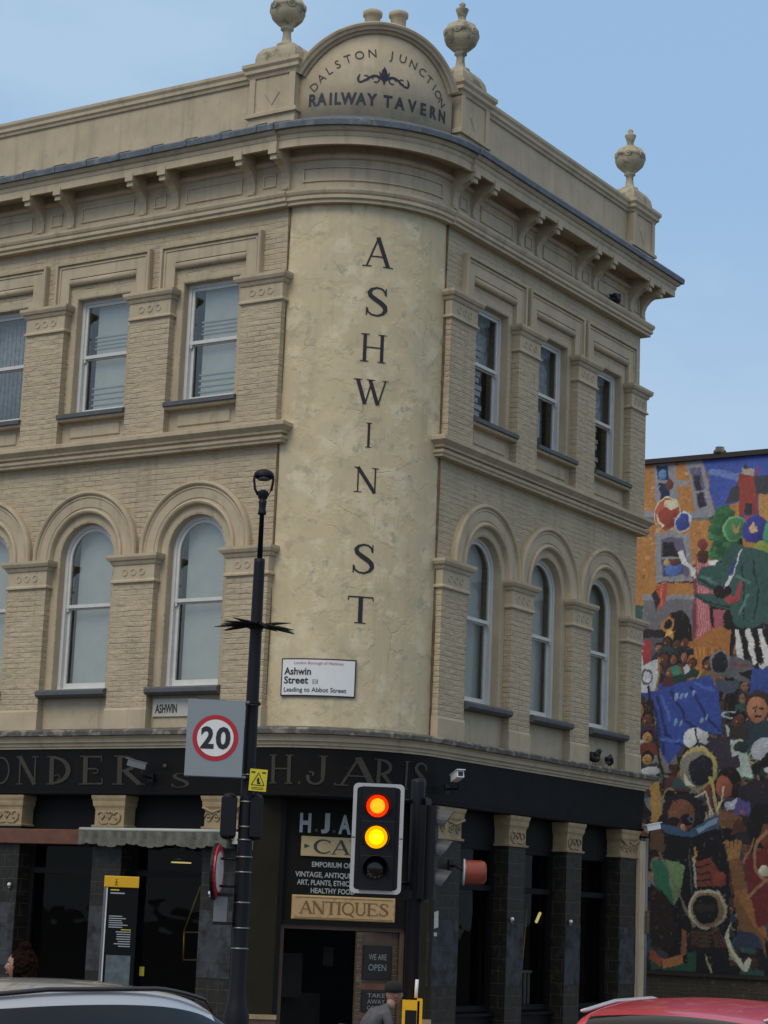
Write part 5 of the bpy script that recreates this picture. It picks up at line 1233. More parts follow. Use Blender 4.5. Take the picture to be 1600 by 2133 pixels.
(1, 0.023, 0.009, 0.006, -3.1, 7.76, 0.015, 0.008, 0, 0),
(2, 0.042, 0.012, 0.007, -3.15, 7.7, -3.11, 7.7, 0.01),
(1, 0.578, 0.254, 0.117, -3.16, 7.73, 0.015, 0.021, 0, 0),
(2, 0.023, 0.009, 0.006, -3.13, 7.77, -3.14, 7.73, 0.01),
(0, 0.014, 0.051, 0.040, -3.08, 7.4, -3.04, 7.56, -2.94, 7.6, -2.85, 7.6, -2.75, 7.55, -2.72, 7.39),
(1, 0.102, 0.051, 0.030, -2.9, 7.7, 0.108, 0.104, 0, 0),
(1, 0.089, 0.030, 0.014, -2.91, 7.67, 0.08, 0.088, 0, 0),
(1, 0.023, 0.009, 0.006, -2.94, 7.68, 0.015, 0.008, 0, 0),
(1, 0.023, 0.009, 0.006, -2.87, 7.68, 0.015, 0.008, 0, 0),
(2, 0.042, 0.012, 0.007, -2.93, 7.63, -2.88, 7.63, 0.01),
(1, 0.578, 0.254, 0.117, -2.94, 7.66, 0.015, 0.021, 0, 0),
(2, 0.023, 0.009, 0.006, -2.9, 7.69, -2.91, 7.65, 0.01),
(0, 0.013, 0.018, 0.037, -2.9, 7.47, -2.87, 7.62, -2.77, 7.66, -2.68, 7.66, -2.58, 7.61, -2.54, 7.46),
(1, 0.008, 0.007, 0.010, -2.73, 7.77, 0.108, 0.104, 0, 0),
(1, 0.144, 0.042, 0.021, -2.73, 7.73, 0.08, 0.088, 0, 0),
(1, 0.023, 0.009, 0.006, -2.76, 7.75, 0.015, 0.008, 0, 0),
(1, 0.023, 0.009, 0.006, -2.7, 7.74, 0.015, 0.008, 0, 0),
(2, 0.042, 0.012, 0.007, -2.75, 7.69, -2.71, 7.69, 0.01),
(1, 0.578, 0.254, 0.117, -2.77, 7.72, 0.015, 0.021, 0, 0),
(2, 0.023, 0.009, 0.006, -2.73, 7.75, -2.74, 7.72, 0.01),
(0, 0.042, 0.030, 0.030, -3.35, 7.17, -3.32, 7.32, -3.22, 7.36, -3.13, 7.36, -3.03, 7.32, -2.99, 7.16),
(1, 0.023, 0.010, 0.007, -3.18, 7.47, 0.108, 0.104, 0, 0),
(1, 0.144, 0.042, 0.021, -3.18, 7.43, 0.08, 0.088, 0, 0),
(1, 0.023, 0.009, 0.006, -3.21, 7.45, 0.015, 0.008, 0, 0),
(1, 0.023, 0.009, 0.006, -3.15, 7.44, 0.015, 0.008, 0, 0),
(2, 0.042, 0.012, 0.007, -3.2, 7.39, -3.16, 7.39, 0.01),
(1, 0.578, 0.254, 0.117, -3.22, 7.42, 0.015, 0.021, 0, 0),
(2, 0.023, 0.009, 0.006, -3.18, 7.45, -3.19, 7.42, 0.01),
(0, 0.013, 0.018, 0.037, -3.15, 7.11, -3.12, 7.27, -3.02, 7.31, -2.93, 7.31, -2.83, 7.26, -2.79, 7.1),
(1, 0.023, 0.010, 0.007, -2.98, 7.41, 0.108, 0.104, 0, 0),
(1, 0.254, 0.078, 0.033, -2.98, 7.38, 0.08, 0.088, 0, 0),
(1, 0.023, 0.009, 0.006, -3.01, 7.39, 0.015, 0.008, 0, 0),
(1, 0.023, 0.009, 0.006, -2.95, 7.39, 0.015, 0.008, 0, 0),
(2, 0.042, 0.012, 0.007, -3, 7.34, -2.96, 7.34, 0.01),
(1, 0.578, 0.254, 0.117, -3.02, 7.37, 0.015, 0.021, 0, 0),
(2, 0.023, 0.009, 0.006, -2.98, 7.4, -2.99, 7.36, 0.01),
(0, 0.042, 0.030, 0.030, -2.92, 7.17, -2.88, 7.33, -2.79, 7.37, -2.7, 7.37, -2.6, 7.32, -2.56, 7.16),
(1, 0.008, 0.007, 0.010, -2.74, 7.47, 0.108, 0.104, 0, 0),
(1, 0.352, 0.122, 0.048, -2.75, 7.44, 0.08, 0.088, 0, 0),
(1, 0.023, 0.009, 0.006, -2.78, 7.45, 0.015, 0.008, 0, 0),
(1, 0.023, 0.009, 0.006, -2.71, 7.45, 0.015, 0.008, 0, 0),
(2, 0.042, 0.012, 0.007, -2.77, 7.4, -2.72, 7.4, 0.01),
(1, 0.578, 0.254, 0.117, -2.78, 7.43, 0.015, 0.021, 0, 0),
(2, 0.023, 0.009, 0.006, -2.75, 7.46, -2.75, 7.42, 0.01),
(0, 0.013, 0.018, 0.037, -3.47, 6.95, -3.44, 7.11, -3.34, 7.15, -3.25, 7.15, -3.15, 7.1, -3.11, 6.94),
(1, 0.045, 0.021, 0.014, -3.3, 7.25, 0.108, 0.104, 0, 0),
(1, 0.195, 0.058, 0.021, -3.3, 7.22, 0.08, 0.088, 0, 0),
(1, 0.023, 0.009, 0.006, -3.33, 7.23, 0.015, 0.008, 0, 0),
(1, 0.023, 0.009, 0.006, -3.27, 7.23, 0.015, 0.008, 0, 0),
(2, 0.042, 0.012, 0.007, -3.32, 7.18, -3.28, 7.18, 0.01),
(1, 0.578, 0.254, 0.117, -3.34, 7.21, 0.015, 0.021, 0, 0),
(2, 0.023, 0.009, 0.006, -3.3, 7.24, -3.31, 7.2, 0.01),
(0, 0.102, 0.018, 0.030, -3.24, 6.87, -3.2, 7.03, -3.1, 7.07, -3.01, 7.06, -2.91, 7.02, -2.87, 6.86),
(1, 0.023, 0.010, 0.007, -3.06, 7.17, 0.108, 0.104, 0, 0),
(1, 0.254, 0.078, 0.033, -3.07, 7.13, 0.08, 0.088, 0, 0),
(1, 0.023, 0.009, 0.006, -3.09, 7.15, 0.015, 0.008, 0, 0),
(1, 0.023, 0.009, 0.006, -3.03, 7.15, 0.015, 0.008, 0, 0),
(2, 0.042, 0.012, 0.007, -3.08, 7.09, -3.04, 7.09, 0.01),
(1, 0.578, 0.254, 0.117, -3.1, 7.12, 0.015, 0.021, 0, 0),
(2, 0.023, 0.009, 0.006, -3.06, 7.16, -3.07, 7.12, 0.01),
(0, 0.014, 0.051, 0.040, -3.01, 6.9, -2.97, 7.06, -2.88, 7.1, -2.79, 7.1, -2.69, 7.05, -2.65, 6.89),
(1, 0.102, 0.051, 0.030, -2.83, 7.2, 0.108, 0.104, 0, 0),
(1, 0.254, 0.078, 0.033, -2.84, 7.17, 0.08, 0.088, 0, 0),
(1, 0.023, 0.009, 0.006, -2.87, 7.18, 0.015, 0.008, 0, 0),
(1, 0.023, 0.009, 0.006, -2.8, 7.18, 0.015, 0.008, 0, 0),
(2, 0.042, 0.012, 0.007, -2.86, 7.13, -2.81, 7.13, 0.01),
(1, 0.578, 0.254, 0.117, -2.87, 7.16, 0.015, 0.021, 0, 0),
(2, 0.023, 0.009, 0.006, -2.84, 7.19, -2.84, 7.15, 0.01),
(0, 0.014, 0.051, 0.040, -2.74, 7, -2.71, 7.16, -2.61, 7.2, -2.52, 7.2, -2.42, 7.15, -2.38, 6.99),
(1, 0.045, 0.021, 0.014, -2.57, 7.3, 0.108, 0.104, 0, 0),
(1, 0.144, 0.042, 0.021, -2.58, 7.27, 0.08, 0.088, 0, 0),
(1, 0.023, 0.009, 0.006, -2.6, 7.28, 0.015, 0.008, 0, 0),
(1, 0.023, 0.009, 0.006, -2.54, 7.28, 0.015, 0.008, 0, 0),
(2, 0.042, 0.012, 0.007, -2.59, 7.23, -2.55, 7.23, 0.01),
(1, 0.578, 0.254, 0.117, -2.61, 7.26, 0.015, 0.021, 0, 0),
(2, 0.023, 0.009, 0.006, -2.57, 7.29, -2.58, 7.25, 0.01),
(0, 0.025, 0.254, 0.162, -3.07, 7.23, -2.89, 7.28, -2.74, 7.12, -2.96, 7.07),
(0, 0.578, 0.604, 0.631, -2.76, 7.24, -2.68, 7.33, -2.59, 7.17, -2.72, 7.1),
(0, 0.552, 0.604, 0.658, -3.77, 7.25, -3.32, 7.41, -3.35, 6.78, -3.76, 6.72),
(1, 0.102, 0.098, 0.162, -3.57, 7.06, 0.133, 0.176, 0, 0.3),
(2, 0.392, 0.195, 0.030, -3.3, 7.43, -3.33, 6.78, 0.04),
(0, 0.254, 0.144, 0.030, -2.42, 6.91, -2.38, 7.11, -2.25, 7.16, -2.14, 7.16, -2.01, 7.1, -1.97, 6.9),
(1, 0.008, 0.007, 0.010, -2.2, 7.3, 0.14, 0.135, 0, 0),
(1, 0.144, 0.042, 0.021, -2.21, 7.25, 0.103, 0.113, 0, 0),
(1, 0.023, 0.009, 0.006, -2.24, 7.27, 0.019, 0.011, 0, 0),
(1, 0.023, 0.009, 0.006, -2.16, 7.27, 0.019, 0.011, 0, 0),
(2, 0.042, 0.012, 0.007, -2.23, 7.2, -2.17, 7.2, 0.02),
(1, 0.578, 0.254, 0.117, -2.25, 7.24, 0.019, 0.027, 0, 0),
(2, 0.023, 0.009, 0.006, -2.2, 7.28, -2.21, 7.23, 0.01),
(2, 0.578, 0.352, 0.080, -2.36, 7.13, -2.49, 6.94, 0.04),
(0, 0.112, 0.117, 0.138, -2.14, 7.49, -1.35, 7.33, -1.23, 7.14, -1.56, 7.11, -1.25, 6.86, -1.76, 7, -2.07, 7.06),
(1, 0.184, 0.188, 0.212, -1.97, 7.31, 0.221, 0.245, 0, 0),
(1, 0.010, 0.013, 0.025, -1.97, 7.31, 0.177, 0.206, 0, 0),
(0, 0.202, 0.051, 0.051, -1.66, 7.3, -1.35, 7.24, -1.39, 7.18, -1.68, 7.23),
(0, 0.058, 0.080, 0.144, -2.02, 7, -1.5, 6.87, -1.65, 6.68, -2.07, 6.73),
(0, 0.014, 0.058, 0.352, -1.29, 7.15, 0.05, 7.25, 0.05, 6.59, -1.35, 6.62),
(0, 0.013, 0.065, 0.413, -3.44, 6.76, -2.7, 6.94, -2.17, 7.05, -1.98, 6.73, -1.89, 5.87, -2.27, 5.93, -2.58, 5.88, -2.78, 5.59, -3.07, 5.28, -3.23, 5.59),
(2, 0.007, 0.025, 0.162, -3.31, 6.66, -3.12, 5.88, -2.78, 5.63, 0.06),
(2, 0.007, 0.025, 0.162, -3.01, 6.75, -2.69, 6.17, -2.47, 5.97, 0.06),
(2, 0.007, 0.025, 0.162, -2.59, 6.82, -2.27, 6.26, -1.96, 5.96, 0.06),
(2, 0.007, 0.025, 0.162, -3.37, 6.37, -3.14, 5.49, 0.06),
(2, 0.036, 0.133, 0.631, -3.22, 6.68, -3.04, 6.17, 0.06),
(2, 0.036, 0.133, 0.631, -3.21, 5.79, -2.57, 5.7, 0.06),
(2, 0.036, 0.133, 0.631, -2.49, 6.89, -2.07, 6.73, 0.06),
(1, 0.212, 0.352, 0.631, -2.9, 6.64, 0.033, 0.069, 0.2, 0),
(1, 0.212, 0.352, 0.631, -2.8, 6.65, 0.033, 0.069, 0.2, 0),
(1, 0.212, 0.352, 0.631, -2.67, 6.65, 0.033, 0.069, 0.2, 0),
(1, 0.212, 0.352, 0.631, -2.53, 6.69, 0.033, 0.069, 0.2, 0),
(1, 0.212, 0.352, 0.631, -2.92, 6.12, 0.033, 0.069, 0.2, 0),
(1, 0.212, 0.352, 0.631, -2.79, 6.09, 0.033, 0.069, 0.2, 0),
(1, 0.212, 0.352, 0.631, -2.35, 6.16, 0.033, 0.069, 0.2, 0),
(1, 0.212, 0.352, 0.631, -2.23, 6.22, 0.033, 0.069, 0.2, 0),
(2, 0.030, 0.012, 0.009, -3.53, 6.84, -3.38, 5.98, -3.15, 4.82, 0.07),
(0, 0.045, 0.025, 0.072, -3.76, 5.82, -3.72, 6.02, -3.59, 6.07, -3.47, 6.07, -3.34, 6.02, -3.29, 5.81),
(1, 0.008, 0.007, 0.010, -3.54, 6.21, 0.14, 0.135, 0, 0),
(1, 0.144, 0.042, 0.021, -3.55, 6.16, 0.103, 0.113, 0, 0),
(1, 0.023, 0.009, 0.006, -3.58, 6.18, 0.019, 0.011, 0, 0),
(1, 0.023, 0.009, 0.006, -3.5, 6.18, 0.019, 0.011, 0, 0),
(2, 0.042, 0.012, 0.007, -3.57, 6.11, -3.51, 6.11, 0.02),
(1, 0.578, 0.254, 0.117, -3.59, 6.15, 0.019, 0.027, 0, 0),
(2, 0.023, 0.009, 0.006, -3.54, 6.19, -3.55, 6.14, 0.01),
(0, 0.195, 0.030, 0.014, -3.76, 5.47, -3.71, 5.68, -3.59, 5.73, -3.47, 5.73, -3.34, 5.68, -3.29, 5.47),
(1, 0.008, 0.007, 0.010, -3.53, 5.86, 0.14, 0.135, 0, 0),
(1, 0.527, 0.254, 0.051, -3.54, 5.82, 0.103, 0.113, 0, 0),
(1, 0.023, 0.009, 0.006, -3.58, 5.84, 0.019, 0.011, 0, 0),
(1, 0.023, 0.009, 0.006, -3.49, 5.84, 0.019, 0.011, 0, 0),
(2, 0.042, 0.012, 0.007, -3.56, 5.77, -3.5, 5.77, 0.02),
(1, 0.578, 0.254, 0.117, -3.58, 5.81, 0.019, 0.027, 0, 0),
(2, 0.023, 0.009, 0.006, -3.53, 5.85, -3.55, 5.8, 0.01),
(0, 0.014, 0.051, 0.040, -3.75, 5.04, -3.71, 5.24, -3.58, 5.29, -3.46, 5.29, -3.33, 5.24, -3.28, 5.04),
(1, 0.008, 0.007, 0.010, -3.52, 5.43, 0.14, 0.135, 0, 0),
(1, 0.527, 0.254, 0.051, -3.53, 5.38, 0.103, 0.113, 0, 0),
(1, 0.023, 0.009, 0.006, -3.57, 5.4, 0.019, 0.011, 0, 0),
(1, 0.023, 0.009, 0.006, -3.49, 5.4, 0.019, 0.011, 0, 0),
(2, 0.042, 0.012, 0.007, -3.55, 5.33, -3.5, 5.33, 0.02),
(1, 0.578, 0.254, 0.117, -3.57, 5.37, 0.019, 0.027, 0, 0),
(2, 0.023, 0.009, 0.006, -3.53, 5.41, -3.54, 5.36, 0.01),
(0, 0.021, 0.054, 0.068, -1.62, 5.61, -1.53, 6.04, -1.26, 6.15, -1.02, 6.15, -0.75, 6.03, -0.66, 5.6),
(1, 0.045, 0.027, 0.021, -1.14, 6.44, 0.305, 0.294, 0, 0),
(1, 0.527, 0.195, 0.080, -1.17, 6.35, 0.225, 0.247, 0, 0),
(1, 0.023, 0.009, 0.006, -1.24, 6.38, 0.042, 0.024, 0, 0),
(1, 0.023, 0.009, 0.006, -1.07, 6.38, 0.042, 0.024, 0, 0),
(2, 0.042, 0.012, 0.007, -1.21, 6.23, -1.09, 6.23, 0.04),
(1, 0.578, 0.254, 0.117, -1.25, 6.31, 0.042, 0.059, 0, 0),
(2, 0.023, 0.009, 0.006, -1.16, 6.4, -1.18, 6.3, 0.03),
(0, 0.479, 0.604, 0.527, -1.85, 6.06, -1.49, 5.86, -1.34, 5.39, -1.23, 5.01, -1.54, 5.01, -1.75, 5.58),
(1, 0.578, 0.604, 0.631, -1.75, 6.25, 0.177, 0.078, 0, 0.3),
(0, 0.042, 0.030, 0.030, -1.79, 5.76, -1.74, 5.98, -1.61, 6.04, -1.49, 6.03, -1.35, 5.98, -1.3, 5.76),
(1, 0.008, 0.007, 0.010, -1.55, 6.18, 0.152, 0.147, 0, 0),
(1, 0.144, 0.042, 0.021, -1.56, 6.13, 0.113, 0.124, 0, 0),
(1, 0.023, 0.009, 0.006, -1.6, 6.15, 0.021, 0.012, 0, 0),
(1, 0.023, 0.009, 0.006, -1.51, 6.15, 0.021, 0.012, 0, 0),
(2, 0.042, 0.012, 0.007, -1.58, 6.08, -1.52, 6.07, 0.02),
(1, 0.578, 0.254, 0.117, -1.6, 6.12, 0.021, 0.029, 0, 0),
(2, 0.023, 0.009, 0.006, -1.55, 6.16, -1.57, 6.11, 0.01),
(1, 0.021, 0.040, 0.042, -1.5, 5.62, 0.155, 0.118, 0, 0),
(1, 0.434, 0.352, 0.162, -1.22, 5.39, 0.133, 0.127, 0, 0.3),
(1, 0.456, 0.479, 0.527, -0.98, 5.53, 0.287, 0.255, 0, 0),
(0, 0.008, 0.007, 0.010, -1.22, 5.25, -0.84, 5.57, -0.83, 5.2),
(1, 0.687, 0.716, 0.745, -2.45, 5.78, 0.287, 0.216, 0, 0),
(2, 0.007, 0.007, 0.010, -2.47, 5.97, -2.39, 5.57, 0.04),
(2, 0.007, 0.007, 0.010, -2.42, 5.7, -2.57, 5.57, 0.04),
(2, 0.007, 0.007, 0.010, -2.42, 5.7, -2.2, 5.6, 0.04),
(0, 0.045, 0.033, 0.065, -2.22, 5.78, -1.75, 5.83, -1.66, 5.39, -2.11, 5.35),
(0, 0.045, 0.033, 0.065, -2.05, 5.33, -1.54, 5.46, -1.52, 5.22, -1.95, 5.14),
(1, 0.010, 0.007, 0.008, -1.74, 4.92, 0.265, 0.294, 0, 0),
(1, 0.434, 0.102, 0.042, -1.86, 4.82, 0.177, 0.235, 0, 0),
(0, 0.023, 0.018, 0.030, -1.54, 4.82, -0.93, 5.01, -0.73, 3.71, -1.63, 3.7),
(1, 0.578, 0.456, 0.102, -2.4, 5.2, 0.409, 0.422, 0.45, 0),
(1, 0.254, 0.246, 0.188, -2.44, 5.18, 0.365, 0.363, 0.45, 0),
(1, 0.012, 0.014, 0.030, -2.34, 5.16, 0.265, 0.304, 0.45, 0),
(0, 0.745, 0.716, 0.578, -2.73, 5.11, -2.56, 4.88, -2.44, 4.84, -2.67, 4.86),
(2, 0.578, 0.456, 0.102, -2.15, 5.01, -2.06, 4.63, -1.96, 4.26, 0.06),
(2, 0.262, 0.045, 0.030, -2.21, 4.82, -2.1, 4.35, 0.05),
(2, 0.687, 0.604, 0.352, -2.5, 4.63, -2.27, 4.73, -2.08, 4.29, 0.04),
(2, 0.687, 0.604, 0.352, -1.86, 4.82, -1.9, 4.54, -2, 4.35, 0.04),
(2, 0.687, 0.604, 0.352, -2.31, 4.35, -2.26, 4.14, 0.03),
(2, 0.687, 0.604, 0.352, -2.23, 4.35, -2.18, 4.14, 0.03),
(2, 0.687, 0.604, 0.352, -2.14, 4.35, -2.1, 4.14, 0.03),
(0, 0.527, 0.552, 0.631, -1.84, 4.48, -1.57, 4.62, -1.57, 4.41, -1.77, 4.35),
(0, 0.102, 0.072, 0.323, -1.57, 4.6, -1.27, 4.52, -1.27, 4.26, -1.63, 4.3),
(1, 0.434, 0.144, 0.042, -1.45, 4.35, 0.055, 0.049, 0, 0),
(0, 0.527, 0.279, 0.040, -3.45, 4.82, -3.26, 5.01, -3.21, 4.34, -3.27, 4.13, -3.43, 4.13),
(1, 0.552, 0.578, 0.604, -3.45, 5.15, 0.199, 0.088, 0, 0),
(0, 0.025, 0.144, 0.117, -3.28, 5.21, -3.17, 5.01, -3.21, 4.82),
(1, 0.018, 0.012, 0.016, -2.71, 4.34, 0.486, 0.353, 0, 0),
(1, 0.254, 0.080, 0.040, -2.76, 4.25, 0.298, 0.333, 0, 0),
(1, 0.008, 0.009, 0.013, -2.92, 4.13, 0.133, 0.108, 0, 0),
(1, 0.008, 0.009, 0.013, -2.64, 4.17, 0.144, 0.118, 0, 0),
(1, 0.195, 0.216, 0.246, -2.55, 4.19, 0.066, 0.069, 0, 0.3),
(2, 0.107, 0.030, 0.014, -2.78, 4.13, -2.76, 3.96, 0.05),
(1, 0.527, 0.246, 0.138, -2.72, 4.02, 0.055, 0.059, 0, 0),
(0, 0.007, 0.007, 0.012, -3.28, 3.86, -1.94, 4.07, -1.72, 3.32, -1.7, 1.11, -2.51, 1.07, -3.15, 2.35),
(0, 0.045, 0.107, 0.231, -3.29, 4.09, -2.97, 4.07, -2.59, 3.93, -2.24, 4.18, -1.96, 4.26, -1.95, 4.01, -2.55, 3.83, -3.09, 3.9),
(0, 0.246, 0.392, 0.527, -2.45, 3.99, -1.98, 4.22, -1.98, 4.1, -2.38, 3.91),
(2, 0.254, 0.102, 0.030, -1.94, 4.35, -1.48, 4.22, 0.07),
(2, 0.254, 0.102, 0.030, -1.94, 4.27, -1.48, 4.15, 0.07),
(2, 0.254, 0.102, 0.030, -1.94, 4.18, -1.48, 4.07, 0.07),
(2, 0.254, 0.102, 0.030, -1.94, 4.1, -1.48, 4, 0.07),
(0, 0.102, 0.032, 0.016, -1.53, 4.26, -1.33, 3.98, -1.73, 3.88),
(1, 0.008, 0.007, 0.010, -1.03, 4.08, 0.331, 0.431, 0, 0),
(1, 0.195, 0.051, 0.014, -0.93, 3.89, 0.155, 0.235, 0, 0),
(0, 0.144, 0.068, 0.023, -3.43, 4.07, -3.11, 3.86, -3.11, 3.52, -3.42, 3.57),
(0, 0.025, 0.195, 0.107, -3.42, 3.36, -3.08, 3.39, -2.82, 2.64, -2.92, 2.49, -3.35, 3),
(0, 0.195, 0.352, 0.117, -3.08, 3.39, -2.65, 3.28, -2.74, 2.74, -2.9, 2.49),
(2, 0.254, 0.202, 0.117, -3.21, 3.52, -2.46, 2.09, 0.05),
(2, 0.102, 0.093, 0.080, -2.57, 3.59, -2.53, 2.72, 0.03),
(2, 0.578, 0.279, 0.030, -2.44, 3.63, -2.42, 3.5, -2.48, 3.4, 0.05),
(2, 0.479, 0.456, 0.352, -2.46, 3.4, -2.43, 2.84, 0.05),
(2, 0.254, 0.045, 0.016, -2.38, 3.31, -2.13, 3.37, -1.82, 2.95, 0.1),
(2, 0.254, 0.045, 0.016, -2.38, 3.18, -2.13, 3.23, -1.82, 2.95, 0.1),
(2, 0.254, 0.045, 0.016, -2.37, 3.05, -2.13, 3.09, -1.82, 2.95, 0.1),
(2, 0.254, 0.045, 0.016, -2.37, 2.92, -2.13, 2.95, -1.82, 2.95, 0.1),
(1, 0.332, 0.045, 0.018, -1.92, 3.02, 0.133, 0.157, 0, 0),
(2, 0.434, 0.195, 0.034, -1.79, 3.77, -1.72, 3.37, 0.07),
(2, 0.434, 0.195, 0.034, -1.7, 3.74, -1.66, 3.37, 0.07),
(2, 0.434, 0.195, 0.034, -1.61, 3.77, -1.6, 3.37, 0.07),
(2, 0.434, 0.195, 0.034, -1.52, 3.75, -1.54, 3.37, 0.07),
(1, 0.254, 0.102, 0.023, -1.58, 3.29, 0.166, 0.137, 0, 0),
(0, 0.254, 0.102, 0.023, -1.68, 3.32, -1.46, 3.27, -1.32, 2.68, -1.01, 2.05, -0.91, 1.51, -1.11, 1.96, -1.46, 2.04, -1.62, 2.58),
(0, 0.392, 0.144, 0.021, -1.62, 2.77, -1.21, 2.14, -0.91, 1.87, -1.08, 2.42, -1.36, 2.87),
(0, 0.195, 0.012, 0.014, -1.42, 3.42, -0.93, 3.71, -0.72, 2.25, -1.11, 2.14, -1.32, 2.78),
(2, 0.392, 0.188, 0.065, -1.21, 3.82, -1.42, 3.33, 0.04),
(2, 0.392, 0.188, 0.065, -0.92, 3.06, -1.36, 2.66, 0.06),
(1, 0.434, 0.202, 0.080, -0.86, 3.48, 0.376, 0.51, 0, 0.16),
(1, 0.687, 0.658, 0.434, -1, 3.2, 0.11, 0.098, 0, 0),
(1, 0.578, 0.527, 0.352, -2.19, 2.44, 0.409, 0.392, 0, 0),
(1, 0.352, 0.216, 0.080, -2.19, 2.44, 0.354, 0.343, 0, 0),
(1, 0.007, 0.008, 0.013, -2.21, 2.44, 0.287, 0.284, 0, 0),
(1, 0.042, 0.025, 0.018, -2.22, 2.45, 0.243, 0.078, 0, 0),
(1, 0.025, 0.016, 0.014, -2.3, 1.82, 0.331, 0.235, 0, 0),
(2, 0.107, 0.045, 0.025, -2.48, 1.98, -2.12, 1.97, 0.06),
(2, 0.107, 0.045, 0.025, -2.48, 1.91, -2.11, 1.89, 0.06),
(2, 0.107, 0.045, 0.025, -2.48, 1.83, -2.11, 1.81, 0.06),
(2, 0.107, 0.045, 0.025, -2.48, 1.76, -2.11, 1.73, 0.06),
(2, 0.150, 0.051, 0.021, -2.1, 2.09, -1.95, 1.7, 0.03),
(2, 0.150, 0.051, 0.021, -2.05, 2.09, -1.9, 1.7, 0.03),
(2, 0.150, 0.051, 0.021, -1.99, 2.09, -1.85, 1.7, 0.03),
(2, 0.150, 0.051, 0.021, -1.94, 2.09, -1.8, 1.7, 0.03),
(2, 0.479, 0.392, 0.188, -2.21, 1.55, -2.05, 1.19, 0.03),
(0, 0.687, 0.687, 0.479, -1.67, 2.19, -1.83, 1.88, -1.71, 1.57, -1.45, 1.34, -1.35, 1.27, -1.25, 1.52, -1.31, 1.55, -1.39, 1.44, -1.61, 1.63, -1.73, 1.88),
(2, 0.578, 0.456, 0.021, -1.73, 1.66, -1.59, 1.48, 0.04),
(0, 0.392, 0.065, 0.021, -3.39, 1.63, -3.14, 1.45, -3.13, 1.26, -3.39, 1.4),
(0, 0.527, 0.175, 0.021, -3.14, 1.45, -2.68, 1.53, -2.68, 1.34, -3.11, 1.27),
(0, 0.352, 0.107, 0.021, -2.73, 2.04, -2.61, 1.99, -2.6, 1.53, -2.72, 1.52),
(0, 0.018, 0.098, 0.045, -3.39, 1.4, -3.13, 1.26, -2.52, 1.37, -2.51, 1.24, -3.38, 1.22),
(0, 0.018, 0.107, 0.051, -2.58, 1.55, -2.42, 1.63, -2.41, 1.21, -2.55, 1.22),
(0, 0.023, 0.012, 0.008, -3.41, 2.91, -3.03, 2.63, -2.83, 2.08, -2.89, 1.65, -3.39, 1.68)]
VM = 16.0; MX0, MX1, MZ0, MZ1, DXM = -5.6, 2.0, 1.21, 11.50, .0165
